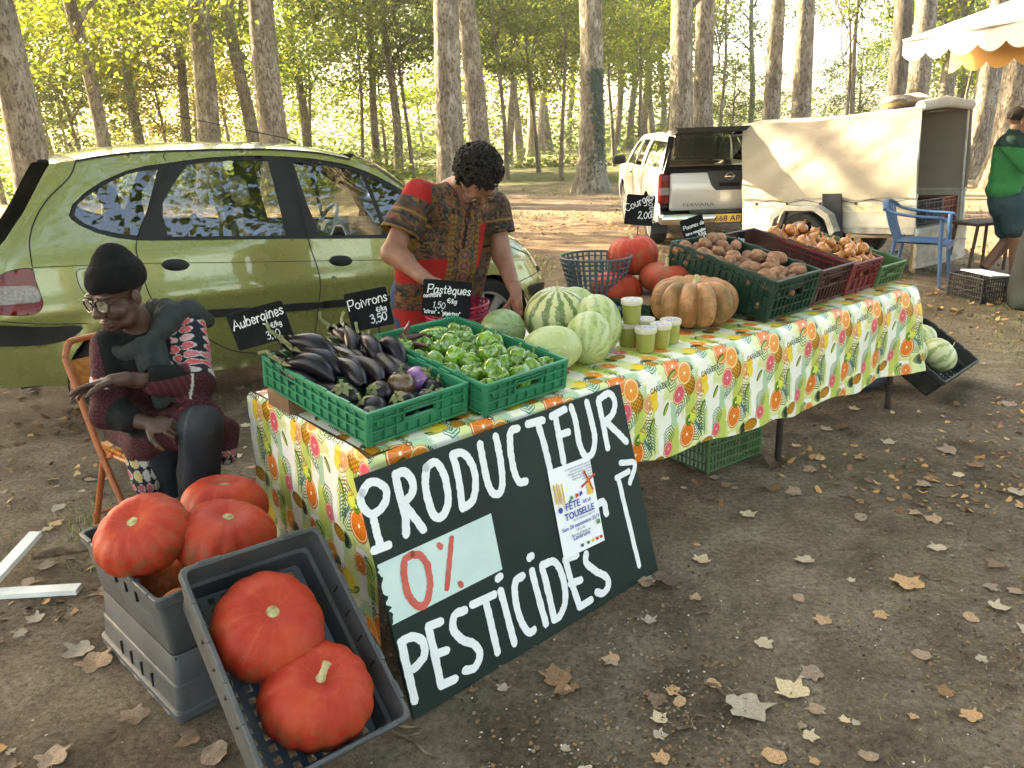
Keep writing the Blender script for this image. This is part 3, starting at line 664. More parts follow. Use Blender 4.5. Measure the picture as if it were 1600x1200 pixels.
# undergrowth along the edge of the wood
def und_s(name, label, pts, mat):
    vs = []; fs = []; r = random.Random(61)
    for (x, y, sx, sz, n) in pts:
        for k in range(n):
            a = r.uniform(0, 6.28); q = Vector((x + r.gauss(0, sx), y + r.gauss(0, sx * .5), abs(r.gauss(0, sz)))); s = r.uniform(.06, .15) * (1 if y < 50 else 1.9); ex = Vector((math.cos(a), math.sin(a), r.gauss(0, .5))).normalized(); ey = Vector((-math.sin(a), math.cos(a), r.gauss(0, .8))).normalized(); b = len(vs)
            vs += [tuple(q - ex * s), tuple(q - ey * s * .5), tuple(q + ex * s), tuple(q + ey * s * .5)]; fs.append((b, b + 1, b + 2, b + 3))
    o = mobj(name, mk_mesh(name, vs, fs, mat)); tag(o, label, None, kind='stuff')
uts = []
for px in range(-60, 690, 28): Y = 30 + 6 * math.sin(px * .05); p = at(px, 200, Y); uts.append((p.x, Y, .8, .55, 240))
for px in range(800, 1000, 30): p = at(px, 200, 36); uts.append((p.x, 36, .7, .32, 160))
for px in range(1180, 1640, 36): p = at(px, 200, 30); uts.append((p.x, 30, .8, .6, 200))
for px in range(-80, 1160, 18): Y = 66 + 8 * math.sin(px * .9); p = at(px, 200, Y); uts.append((p.x, Y, 1.9, 2.6 + 1.2 * math.sin(px * .37), 330))
for px in range(1160, 1680, 34): Y = 70; p = at(px, 200, Y); uts.append((p.x, Y, 1.9, 1.6, 220))
und_s('undergrowth', 'low green undergrowth along the edge of the wood', uts, FGRN)
# trees left of the frame and behind the photographer: they shade the stall and show in the car windows
for i, (x, y, h) in enumerate([(-12, 8.5, 9.5), (-15.5, 12.5, 10.5), (-19, 9.5, 11.5), (-21.5, 16, 13), (-25, 12, 14), (-13.5, 4.5, 9.5), (-27, 19, 15.5), (-18.2, 16.0, 12), (10, -20, 9), (-14, -22, 9.5), (-3, -30, 10), (22, -16, 9), (-24, -12, 9.5), (15, -9, 8.5), (21, -4, 9), (9, -13, 8), (-8.0, 0.5, 10.5), (6.5, -1.5, 11), (-1.5, -5.0, 11.0), (9.5, 4.5, 11.5)]):
    side = 'to the side of the stall' if y > 0 else 'behind the place the photo was taken from'
    root = thing('plane_tree', 'tall plane tree out of frame ' + side, 'tree', (x, y, 0), group='plane trees ' + side)
    mb, top = trunk_mesh('trunk', .35, h, i + 70, BARK, 1.3, .6, .1, 12); mb.obj('trunk', BARK, root, True, 60)
    if y > 3: inst('crown', DENSE[i % 2], root, (top.x, top.y, h + .5), (0, 0, i * 1.1), (.95, .95, .85))
    else: inst('crown', CR['g'][i % 2], root, (top.x, top.y, h + .5), (0, 0, i * 1.1), (5.2, 5.2, 4.4))
# ================================================================ GREEN CAR
def paint_mat(name, c, flake=.02, rough=.28, metal=.35, coat=1.0, dust=.12):
    t = NT(name); v = t.coord('Object'); d = t.noise(v, 3, 6, .65); col = t.mix(t.ramp(d, [(.3, 0.0), (.9, dust * .8)]), c, (.30, .27, .20))
    sp = t.n('SeparateXYZ'); t.l(v, sp.inputs[0]); low = t.ramp(sp.outputs[2], [(.22, .35), (.5, 0.0)])
    col = t.mix(t.math('MULTIPLY', low, t.noise(v, 14, 5)), col, (.24, .20, .14))
    r = t.math('ADD', t.math('MULTIPLY', t.noise(v, 9, 5), .12), rough - .06)
    return t.bsdf(col, r, t.bump(t.noise(v, 1.1, 1), .03, .02), metal, .5, coat)
def glass_mat(name, tint=(.62, .68, .62), base=.07):
    t = NT(name); tr = t.n('BsdfTransparent'); tr.inputs[0].default_value = (*tint, 1); gl = t.n('BsdfGlossy'); gl.inputs['Roughness'].default_value = .01
    lw = t.n('Fresnel'); lw.inputs[0].default_value = 1.55; f = t.math('ADD', t.math('MULTIPLY', lw.outputs[0], 1.25), base, True)
    m = t.n('MixShader'); t.l(f, m.inputs[0]); t.l(tr.outputs[0], m.inputs[1]); t.l(gl.outputs[0], m.inputs[2]); t.l(m.outputs[0], t.out.inputs[0]); return t.m
PAINT = paint_mat('green_metallic_paint', (.200, .206, .054)); BLKP = M('black_trim_plastic', ['#101112', '#1a1b1c'], 8, .55, .1, 300, spec=.3); RUB = M('tyre_rubber', ['#171717', '#2b2926'], 9, .85, .3, 60)
GLS = glass_mat('car_glass', (.72, .77, .72), .05); SEAM = M('panel_gap', '#070806', rough=.9); CHR = M('chrome', '#c9c9c9', rough=.15, metal=1.0); ALLOY = M('alloy_rim', ['#9c9c9a', '#bdbdba'], 6, .35, metal=.7)
REDL = M('tail_lens_red', ['#560505', '#7a0a0a'], 60, .2, .15, 90, coat=.25, spec=.3); WHTL = M('tail_lens_clear', ['#6d645f', '#948b85'], 60, .2, .15, 90, coat=.25, spec=.3); DARKI = M('car_interior', ['#141515', '#222322'], 6, .8); SEATC = M('seat_cover', ['#8d8b80', '#b3b1a6'], 7, .85)
def lerp_pts(z, pts):
    if z <= pts[0][0]: return pts[0][1]
    for (a, b), (c, d) in zip(pts, pts[1:]):
        if z <= c: return b + (d - b) * (z - a) / (c - a)
    return pts[-1][1]
CB = [(0, .09), (.2, .06), (.32, .015), (.5, 0), (.75, 0), (.98, .03), (1.05, .05), (1.5, .2), (1.7, .28)]
CXR = [(0, -.70), (.3, -.76), (.6, -.77), (.75, -.72), (1.0, -.66), (1.2, -.52), (1.5, -.24), (1.7, 0)]
CXF = [(0, 2.9), (.3, 3.05), (.5, 3.08), (.6, 3.02), (.8, 2.88), (.95, 2.6), (1.1, 2.2)]
CW = 1.56
def cin(x, z):
    b = lerp_pts(z, CB)
    if .55 < z < .82: b -= .012 * math.exp(-((z - .70) / .06) ** 2)
    t = min(.995, max(0, (lerp_pts(z, CXR) + .33 - x) / .33)); b += .33 * (1 - math.sqrt(1 - t * t))
    if z < .92:
        t = min(.995, max(0, (x - (lerp_pts(z, CXF) - .45)) / .45)); b += .45 * (1 - math.sqrt(1 - t * t)) * .8
    for cx in (.13, 2.45):                               # flared wheel arches
        r = math.hypot(x - cx, z - .29)
        b -= .022 * math.exp(-((r - .34) / .05) ** 2)
    return b
def CS(off=0.0): return lambda x, z: (x, cin(x, z) + off, z)
def arc(cx, cz, r, a0, a1, n): return [(cx + r * math.cos(R(a0 + (a1 - a0) * k / n)), cz + r * math.sin(R(a0 + (a1 - a0) * k / n))) for k in range(n + 1)]
RAIL = [(2.32, .935), (2.13, 1.085), (1.95, 1.215), (1.76, 1.368), (1.60, 1.44), (1.364, 1.491), (1.138, 1.513), (1.028, 1.522), (.75, 1.532), (.488, 1.532), (.235, 1.522), (.053, 1.50), (-.08, 1.487)]
REAR = [(-.08, 1.487), (-.13, 1.42), (-.243, 1.251), (-.356, 1.112), (-.45, 1.02), (-.60, .95), (-.69, .78), (-.735, .62), (-.73, .45), (-.66, .345)]
FRONT = [(2.32, .935), (2.55, .885), (2.74, .82), (2.86, .75), (2.95, .66), (3.01, .57), (3.045, .46), (3.03, .35), (2.94, .29)]
GH = [(-.036, 1.215), (-.01, 1.268), (.055, 1.323), (.162, 1.385), (.284, 1.43), (.389, 1.453), (.513, 1.464), (.618, 1.474), (.741, 1.484), (.878, 1.486), (1.0, 1.484), (1.1, 1.478), (1.217, 1.468), (1.38, 1.448), (1.57, 1.405), (1.678, 1.362), (1.759, 1.322), (1.904, 1.232), (2.04, 1.115), (2.14, 1.0), (2.12, .925), (1.999, .915), (1.305, .972), (1.13, .988), (.424, 1.04), (.274, 1.055), (.172, 1.078), (.081, 1.112), (.01, 1.156), (-.027, 1.19)]
PANES = {'quarter_window': [(-.01, 1.212), (.01, 1.262), (.07, 1.308), (.17, 1.366), (.285, 1.41), (.385, 1.432), (.46, 1.436), (.40, 1.30), (.345, 1.18), (.285, 1.08), (.19, 1.10), (.10, 1.128), (.03, 1.168)],
         'rear_door_window': [(.62, 1.448), (.741, 1.458), (.878, 1.461), (.982, 1.456), (1.085, 1.444), (1.098, 1.24), (1.112, 1.008), (.44, 1.06), (.443, 1.115), (.436, 1.168), (.45, 1.246), (.52, 1.34)],
         'front_door_window': [(1.235, 1.435), (1.38, 1.418), (1.57, 1.378), (1.655, 1.342), (1.70, 1.15), (1.738, .96), (1.318, .992), (1.275, 1.18)],
         'front_quarter_window': [(1.685, 1.328), (1.76, 1.292), (1.89, 1.205), (2.0, 1.105), (2.06, 1.0), (2.05, .945), (1.766, .957), (1.727, 1.15)]}
def build_car():
    root = thing('green_car', 'olive green metallic hatchback parked behind the seated woman', 'car', (-2.31, 4.40, 0), (0, 0, R(28)))
    out = [REAR[-1], (-.35, .315), (-.205, .29)] + arc(.13, .28, .335, 180, 2, 18) + [(.52, .235), (1.3, .225), (2.06, .225)] + arc(2.45, .29, .335, 186, 2, 18) + [(2.85, .28)] + FRONT[::-1] + RAIL[1:-1] + REAR[:-1]
    v, f, uv = panel(out, [GH], CS(), .05)
    fm = [(b, a) + tuple(q[2:]) if len(q) < 3 else tuple(q) for q in f for a, b in [(q[0], q[1])]]
    def side(name, v, f, mat, parent, sm=True):
        a = mobj(name, mk_mesh(name, v, f, mat, sm), parent)
        mobj(name, mk_mesh(name, [(x, CW - y, z) for x, y, z in v], [tuple(reversed(q)) for q in f], mat, sm), parent); return a
    side('body_side', v, f, PAINT, root)
    v, f, uv = panel(GH, list(PANES.values()), CS(.008), .05); side('window_frame', v, f, BLKP, root)
    for nm, p in PANES.items():
        v, f, uv = panel(p, [], CS(.014), .07); side(nm, v, f, GLS, root)
    # sheets across the car: roof, windscreen, bonnet, front, rear glass, tailgate
    def across(name, line, mat, bz=0.0, bx=0.0, n=14, off=0.0):
        rings = []
        L = catmull([Vector((x, z, 0)) for x, z in line], 4)
        for p in L:
            y0 = cin(p.x, p.y); ring = []
            for k in range(n + 1):
                t = k / n; w = 1 - (2 * t - 1) ** 4; w2 = 1 - (2 * t - 1) ** 2
                ring.append((p.x + bx * w2, y0 + (CW - 2 * y0) * t, p.y + bz * (.6 * w2 + .4 * w) + off))
            rings.append(ring)
        mb = MB(); mb.loft(rings, closed=False); return mb.obj(name, mat, root, True, 80)
    across('roof', RAIL[4:], PAINT, .045)
    across('windscreen', RAIL[:5], GLS, .02, .16)
    across('bonnet', FRONT[:4], PAINT, .035, .12)
    across('front_bumper', FRONT[3:], PAINT, .0, .14)
    across('rear_window', REAR[:5], M('rear_glass', ['#050605', '#0c0f0b'], 3, rough=.9, spec=.0), .0, -.10)
    across('tailgate', REAR[4:7], PAINT, 0, -.12); across('rear_bumper', REAR[6:], PAINT, 0, -.12)
    mb = MB(); mb.box((1.2, CW / 2, .30), (3.3, CW - .5, .1)); mb.box((1.28, CW / 2, .31), (1.55, CW - .24, .12)); mb.box((1.3, CW / 2, .62), (2.0, CW - .2, .02)); mb.obj('underbody', DARKI, root)
    # wheel housings
    for cx in (.13, 2.45):
        for y in (.10, CW - .10):
            mb = MB()
            s = 1 if y < 1 else -1
            mb.loft([[(cx + .34 * math.cos(R(a)), y - s * .06 + s * dy, .29 + .34 * math.sin(R(a))) for a in range(-10, 191, 10)] for dy in (0, .28)], closed=False)
            mb.add([(cx + .34 * math.cos(R(a)), y + s * .22, .29 + .34 * math.sin(R(a))) for a in range(-10, 191, 20)], [tuple(range(11))])
            mb.obj('wheel_housing', DARKI, root)
    for cx, y, s in ((.13, .015, 1), (2.45, .015, 1), (.13, CW - .015, -1), (2.45, CW - .015, -1)):
        w = inst('wheel', bpy.data.meshes.get('car_tyre') or tyre_mesh(), root, (cx, y, .29), (0, 0, 0 if s > 0 else PI))
        inst('rim', bpy.data.meshes.get('car_rim') or rim_mesh(), w)
    # seams
    def seam(name, pts, w=.006, closed=False, mat=SEAM, off=-.0022):
        L = catmull([Vector((x, z, 0)) for x, z in pts], 5, closed); vs = []; fs = []; n = len(L)
        for i, p in enumerate(L):
            a = L[i - 1] if i or closed else p; b = L[(i + 1) % n] if i < n - 1 or closed else p; t = (b - a).normalized(); q = Vector((-t.y, t.x, 0)) * w / 2
            for s in (-1, 1): x, z = p.x + q.x * s, p.y + q.y * s; vs.append((x, cin(x, z) + off, z))
        fs = [(2 * i, 2 * i + 1, 2 * ((i + 1) % n) + 1, 2 * ((i + 1) % n)) for i in range(n if closed else n - 1)]
        return mobj(name, mk_mesh(name, vs, fs, mat), root)
    seam('door_gap', [(1.195, 1.47), (1.218, 1.3), (1.236, .984), (1.27, .80), (1.272, .68), (1.252, .57), (1.201, .332), (1.19, .24)])
    seam('door_gap', [(.53, 1.468), (.40, 1.27), (.274, 1.05), (.272, .9), (.30, .72), (.40, .60), (.50, .52), (.60, .42), (.72, .343), (.9, .305), (1.19, .30)])
    seam('door_gap', [(2.10, .92), (2.12, .8), (2.10, .6), (2.02, .45), (1.96, .31), (1.2, .30)])
    seam('tailgate_gap', [(.053, 1.50), (.0, 1.411), (-.119, 1.309), (-.198, 1.207), (-.243, 1.103), (-.254, .997), (-.255, .955)])
    seam('waist_crease', [(-.25, .962), (.242, .931), (.722, .888), (1.415, .828), (1.71, .802), (2.351, .741), (2.88, .672)], .004)
    seam('bumper_gap', [(-.45, .70), (-.256, .658), (-.049, .632)], .005); seam('bonnet_gap', [(2.30, .925), (2.5, .86), (2.70, .78), (2.9, .69)], .005)
    seam('bumper_gap', [(2.68, .545), (2.8, .56), (2.92, .575), (3.0, .58)], .006)
    seam('fuel_flap', [(-.055, .90), (-.03, .93), (.10, .92), (.12, .88), (.11, .80), (.07, .772), (-.01, .78), (-.045, .82)], .004, True)
    seam('roof_gutter', [(.053, 1.497), (.235, 1.519), (.488, 1.529), (1.028, 1.519), (1.364, 1.487), (1.60, 1.434)], .012, mat=BLKP, off=-.004)
    seam('roof_gutter', [(.513, 1.475), (.50, 1.50), (.52, 1.525)], .004)
    # black rubbing strips, lamps, handles
    def patch(name, pts, mat, off, parent=root, step=.05):
        v, f, uv = panel([(p.x, p.y) for p in catmull([Vector((x, z, 0)) for x, z in pts], 3, True)], [], CS(off), step); n = len(v)
        return mobj(name, mk_mesh(name, v, f, mat), parent)
    patch('rear_bumper_strip', [(-.60, .69), (-.458, .682), (-.256, .642), (-.08, .624), (-.12, .575), (-.20, .548), (-.33, .548), (-.48, .566), (-.62, .58)], BLKP, -.012)
    patch('door_strip', [(.48, .628), (.60, .625), (.847, .606), (1.235, .588), (1.238, .545), (.847, .562), (.60, .575), (.47, .583)], BLKP, -.014)
    patch('door_strip', [(1.272, .586), (1.6, .572), (2.02, .555), (2.03, .52), (1.6, .532), (1.272, .543)], BLKP, -.014)
    patch('front_bumper_strip', [(2.80, .50), (2.92, .50), (3.03, .475), (3.05, .44), (3.04, .40), (2.92, .41), (2.83, .425), (2.795, .46)], BLKP, -.012, step=.03)
    patch('bumper_light_gap', [(2.96, .605), (3.0, .60), (3.03, .575), (2.99, .565), (2.95, .58)], SEAM, -.006, step=.03)
    TLp = [(-.41, .935), (-.347, .957), (-.262, .955), (-.255, .897), (-.243, .80), (-.243, .766), (-.268, .729), (-.332, .719), (-.44, .735), (-.50, .76), (-.47, .9)]
    tl = patch('tail_light', TLp, REDL, -.006, step=.025)
    patch('reversing_lens', [(-.44, .876), (-.35, .874), (-.262, .862), (-.250, .785), (-.34, .782), (-.47, .795)], WHTL, -.009, tl, .02)
    seam('tail_light_gap', TLp, .006, True)
    for cx, cz in ((1.424, .826), (.455, .902)):
        ry = R(5); mb = MB(); y0 = cin(cx, cz)
        rings = []
        for k in range(9):
            u = -1 + 2 * k / 8; r = math.sqrt(max(0.0, 1 - u * u)); x = cx + u * .078
            rings.append([(x, y0 - .012 * r * max(0, math.sin(a)) - .004, cz - u * .078 * .09 + .036 * r * math.cos(a)) for a in np.linspace(-PI * .1, 2 * PI - PI * .1, 13)[:-1]])
        mb.loft(rings); h = mb.obj('door_handle', BLKP, root, True, 80)
    mb = MB(); mb.lathe([(.001, -.006), (.012, -.006), (.012, .002)], 14, (1.363, cin(1.363, .727), .727), M3=Euler((PI / 2, 0, 0)).to_matrix()); mb.lathe([(.0, .0065), (.012, .0065)], 14, (1.363, cin(1.363, .727), .727), M3=Euler((PI / 2, 0, 0)).to_matrix()); mb.obj('door_lock', CHR, root, True)
    mb = MB(); mb.tube([(1.36, .55, 1.545), (1.30, .55, 1.575), (.62, .62, 1.74)], [.008, .004, .002], 6); mb.obj('aerial', BLKP, root, True)
    mb = MB(); mb.box((-.115, .42, 1.50), (.05, .16, .018), ch=.005); mb.obj('brake_light', SEAM, root)
    mb = MB(); mb.box((2.86, .24, .66), (.14, .22, .12), (0, R(25), R(-28)), .04); mb.obj('headlight', M('headlamp_glass', '#b9bdbd', rough=.08, coat=1.0), root, True)
    # interior
    def seat(x, y, cov):
        mb = MB(); mb.box((x + .22, y, .66), (.5, .46, .2), (0, R(-6), 0), .06); mb.box((x, y, .94), (.14, .46, .52), (0, R(-14), 0), .06)
        s = mb.obj('car_seat', DARKI, root, True); mb = MB(); mb.box((x - .09, y, 1.275), (.09, .24, .18), (0, R(-10), 0), .04); mb.tube([(x - .07, y - .06, 1.15), (x - .08, y - .06, 1.22)], .007); mb.tube([(x - .07, y + .06, 1.15), (x - .08, y + .06, 1.22)], .007); mb.obj('headrest', cov, s, True)
    for y in (.42, 1.12): seat(1.02, y, SEATC); seat(.28, y, DARKI)
    mb = MB(); mb.box((1.93, CW / 2, .86), (.36, CW - .3, .2), ch=.06); mb.obj('dashboard', DARKI, root, True)
    mb = MB(); c0 = Vector((1.66, 1.12, .93)); Q = Euler((0, R(-62), 0)).to_matrix()
    mb.tube([c0 + Q @ Vector((.18 * math.cos(a), .18 * math.sin(a), 0)) for a in np.linspace(0, 2 * PI, 25)[:-1]], .014, 8, True); mb.box(c0, (.10, .12, .04), Q, .015); mb.box(c0, (.02, .34, .02), Q); mb.obj('steering_wheel', M('wheel_cover', ['#8f8d84', '#aeaca2'], 8, .7), root, True)
    mb = MB(); mb.box((1.88, .74, 1.31), (.02, .2, .06), (0, R(10), 0), .01); mb.obj('rear_view_mirror', DARKI, root)
    return root
def tyre_mesh():
    mb = MB(); P = [(.205, .035), (.245, .012), (.275, .006), (.292, .02), (.298, .05), (.298, .15), (.292, .18), (.275, .195), (.245, .19), (.205, .17)]
    mb.lathe([(r, y) for r, y in P], 40, M3=Euler((-PI / 2, 0, 0)).to_matrix()); return mb.mesh('car_tyre', RUB, True, 50)
def rim_mesh():
    mb = MB(); Q = Euler((-PI / 2, 0, 0)).to_matrix()
    mb.lathe([(.208, .03), (.203, .022), (.192, .024), (.186, .05), (.186, .15)], 40, M3=Q)
    mb.lathe([(.0, .03), (.03, .03), (.045, .038), (.048, .06)], 20, M3=Q)
    for k in range(7):
        a = 2 * PI * k / 7; c, s = math.cos(a), math.sin(a)
        def q(r, w, y): return [Vector((c * r - s * w, y, s * r + c * w)), Vector((c * r + s * w, y, s * r - c * w))]
        A = q(.03, .016, .036); B = q(.19, .036, .030); C = q(.19, .036, .055); D = q(.03, .016, .06)
        mb.add([A[0], A[1], B[1], B[0], D[0], D[1], C[1], C[0]], [(0, 1, 2, 3), (7, 6, 5, 4), (0, 3, 7, 4), (1, 5, 6, 2)])
    mb.cur = 1; mb.lathe([(.0, .09), (.186, .09)], 24, M3=Q)
    return mb.mesh('car_rim', [ALLOY, DARKI], True, 35)
build_car()
# ================================================================ LETTERING (stroke font) AND PRINTED CLOTH
# glyph: (width, [strokes]); a stroke is a list of points, cap height 1, x-height .62; leading 'c' = smooth curve, 'l' = straight
_G = {
 'A': (.72, ['l 0,0 .36,1 .72,0', 'l .13,.36 .59,.36']), 'B': (.6, ['l 0,0 0,1', 'c 0,1 .45,.95 .45,.6 0,.54', 'c 0,.54 .55,.5 .55,.06 0,0']), 'C': (.66, ['c .64,.82 .4,1 .08,.75 .06,.28 .36,0 .66,.18']),
 'D': (.66, ['l 0,0 0,1', 'c 0,1 .5,.92 .64,.5 .5,.08 0,0']), 'E': (.55, ['l .52,1 0,1 0,0 .54,0', 'l 0,.52 .42,.52']), 'F': (.52, ['l .52,1 0,1 0,0', 'l 0,.52 .4,.52']),
 'I': (.12, ['l .06,0 .06,1']), 'K': (.6, ['l 0,0 0,1', 'l .55,1 0,.42', 'l .16,.56 .6,0']), 'L': (.5, ['l 0,1 0,0 .5,0']), 'N': (.66, ['l 0,0 0,1 .64,0 .64,1']), 'O': (.74, ['c .37,1 .04,.72 .04,.28 .37,0 .7,.28 .7,.72 .37,1']),
 'P': (.6, ['l 0,0 0,1', 'c 0,1 .52,1 .56,.72 .4,.46 0,.46']), 'R': (.62, ['l 0,0 0,1', 'c 0,1 .52,1 .54,.74 .4,.5 0,.5', 'l .22,.5 .62,0']), 'S': (.58, ['c .54,.85 .3,1 .06,.8 .2,.56 .46,.42 .5,.16 .26,0 .02,.14']), 'T': (.66, ['l 0,1 .66,1', 'l .33,1 .33,0']), 'U': (.64, ['c 0,1 0,.4 .1,.06 .32,-.02 .54,.06 .62,.4 .62,1']), 'V': (.7, ['l 0,1 .35,0 .7,1']), 'X': (.6, ['l 0,0 .6,1', 'l 0,1 .6,0']),
 'a': (.5, ['c .44,.52 .22,.64 .02,.4 .06,.06 .26,0 .44,.3', 'c .46,.62 .44,.2 .47,.04 .54,.04']), 'b': (.46, ['l .04,1 .04,.02', 'c .04,.4 .26,.64 .44,.36 .36,.02 .04,.04']), 'c': (.42, ['c .4,.5 .22,.64 .03,.36 .14,0 .42,.1']), 'd': (.48, ['c .42,.5 .2,.64 .02,.34 .16,-.02 .42,.2', 'l .43,1 .43,0']), 'e': (.45, ['c .04,.3 .4,.36 .36,.6 .14,.64 .03,.3 .18,0 .44,.12']),
 'f': (.34, ['c .36,.92 .2,1 .15,.8 .14,0', 'l .02,.58 .32,.58']), 'g': (.48, ['c .42,.52 .2,.66 .02,.36 .18,.04 .42,.3', 'c .43,.6 .44,-.2 .26,-.36 .04,-.26']), 'h': (.46, ['l .04,1 .04,0', 'c .04,.36 .22,.64 .4,.5 .42,0']), 'i': (.14, ['l .07,.6 .07,.02', 'l .07,.8 .075,.84']), 'k': (.42, ['l .04,1 .04,0', 'l .38,.6 .05,.28', 'l .14,.36 .42,0']), 'l': (.16, ['c .07,1 .06,.2 .16,.02']), 'm': (.7, ['l .04,.6 .04,0', 'c .04,.4 .2,.64 .34,.5 .35,0', 'c .35,.4 .5,.64 .65,.5 .66,0']), 'n': (.46, ['l .04,.6 .04,0', 'c .04,.36 .22,.66 .4,.5 .42,0']), 'o': (.48, ['c .24,.62 .03,.46 .03,.16 .24,0 .45,.16 .45,.46 .24,.62']), 'p': (.47, ['l .04,.6 .04,-.36', 'c .04,.4 .26,.66 .45,.36 .36,.0 .04,.08']), 'q': (.48, ['c .42,.52 .2,.66 .02,.34 .18,-.02 .42,.2', 'l .43,.6 .43,-.36']), 'r': (.34, ['l .04,.6 .04,0', 'c .04,.36 .16,.6 .34,.56']), 's': (.38, ['c .36,.52 .18,.64 .05,.48 .2,.32 .35,.14 .18,0 .01,.1']), 't': (.34, ['c .14,.9 .14,.2 .2,.0 .34,.08', 'l 0,.6 .32,.6']), 'u': (.48, ['c .04,.6 .05,.14 .2,0 .4,.2 .43,.6', 'l .43,.6 .45,0']), 'v': (.44, ['l 0,.6 .22,0 .44,.6']), 'x': (.44, ['l 0,0 .42,.6', 'l 0,.6 .42,0']),
 '0': (.52, ['c .26,1 .03,.7 .03,.3 .26,0 .49,.3 .49,.7 .26,1']), '1': (.28, ['l 0,.76 .16,1 .16,0']), '2': (.5, ['c .04,.8 .24,1 .44,.78 .3,.4 .02,.02', 'l .02,.02 .5,.04']), '3': (.46, ['c .04,.88 .28,1 .4,.76 .16,.54', 'c .16,.54 .46,.46 .4,.1 .18,0 .0,.12']), '5': (.46, ['l .42,1 .08,1 .05,.56', 'c .05,.56 .34,.66 .44,.32 .26,0 .02,.1']), '8': (.48, ['c .24,1 .06,.8 .24,.54 .44,.26 .24,0 .04,.26 .24,.54 .42,.8 .24,1']),
 ',': (.14, ['l .08,.06 .02,-.14']), '.': (.12, ['l .05,.0 .06,.04']), '/': (.34, ['l 0,-.1 .34,1']), '"': (.2, ['l .04,1 .03,.8', 'l .15,1 .14,.8']), '=': (.4, ['l .04,.42 .36,.42', 'l .04,.24 .36,.24']), ' ': (.3, []), "€": (.55, ['c .54,.86 .3,1 .1,.6 .26,.04 .55,.14', 'l 0,.58 .42,.58', 'l 0,.42 .4,.42']), '%': (.7, ['l .08,0 .6,1', 'c .12,.95 .02,.8 .14,.68 .24,.82 .12,.95', 'c .56,.3 .46,.16 .58,.04 .68,.16 .56,.3'])}
_ACC = {'é': ('e', 'l .16,.74 .32,.9'), 'è': ('e', 'l .12,.9 .28,.74'), 'Ï': ('I', 'l -.04,1.2 -.03,1.2|l .15,1.2 .16,1.2'), 'Ê': ('E', 'l .12,1.14 .27,1.28 .42,1.14')}
def glyph(ch):
    if ch in _ACC: b, ex = _ACC[ch]; w, st = _G[b]; return w, st + ex.split('|')
    return _G.get(ch, (.3, []))
def strokes(text, track=.16, slant=0.0, wobble=0.0, seed=1):
    """list of polylines of (x,y), and the total width; cap height 1"""
    rr = random.Random(seed); x = 0.0; out = []
    for ch in text:
        w, st = glyph(ch); dy = rr.uniform(-1, 1) * wobble; sc = 1 + rr.uniform(-1, 1) * wobble
        for s in st:
            kind, *pp = s.split(); P = [Vector((float(a), float(b), 0)) for a, b in (q.split(',') for q in pp)]
            L = catmull(P, 6) if kind == 'c' and len(P) > 2 else P
            out.append([(x + p.x * sc + slant * p.y, p.y * sc + dy) for p in L])
        x += w * sc + track
    return out, x - track
def ribbon_mesh(name, polys, width, mat, M4=None, z=0.0, jitter=0.0, seed=3, taper=0.0, rough_ends=True):
    """flat brush/chalk strokes with round ends as one mesh in the xy plane"""
    rr = random.Random(seed); vs = []; fs = []; kz = 0
    for L in polys:
        P = [Vector((p[0], p[1])) for p in L]; D = [P[0]]
        for p in P[1:]:
            if (p - D[-1]).length > width * .25: D.append(p)
        if len(D) < 2: D = [P[0], P[0] + Vector((width * .4, width * .1))]
        n = len(D); kz += 1; zz = z + .00012 * (kz % 6); b = len(vs)
        for i, p in enumerate(D):
            t = ((D[i + 1] if i < n - 1 else p) - (D[i - 1] if i else p)).normalized(); q = Vector((-t.y, t.x)); w = width / 2 * (1 + rr.uniform(-jitter, jitter)) * (1 - taper * i / max(1, n - 1)); w2 = width / 2 * (1 + rr.uniform(-jitter, jitter)) * (1 - taper * i / max(1, n - 1))
            vs += [(p.x + q.x * w, p.y + q.y * w, zz), (p.x - q.x * w2, p.y - q.y * w2, zz)]
        for i in range(n - 1): fs.append((b + 2 * i, b + 2 * i + 1, b + 2 * i + 3, b + 2 * i + 2))
        for i, sg in ((0, -1), (n - 1, 1)):                       # round caps
            p = D[i]; t = ((D[1] - D[0]) if i == 0 else (D[-1] - D[-2])).normalized() * sg; q = Vector((-t.y, t.x)); w = width / 2 * (1 - taper * i / max(1, n - 1)); b2 = len(vs)
            vs += [(p.x + (q.x * math.cos(a) + t.x * math.sin(a)) * w * (1 + rr.uniform(-jitter, jitter)), p.y + (q.y * math.cos(a) + t.y * math.sin(a)) * w * (1 + rr.uniform(-jitter, jitter)), zz) for a in np.linspace(0, PI, 7)]; fs.append(tuple(range(b2, b2 + 7)))
    if M4 is not None: vs = [tuple(M4 @ Vector(p)) for p in vs]
    return mk_mesh(name, vs, fs, mat, False)
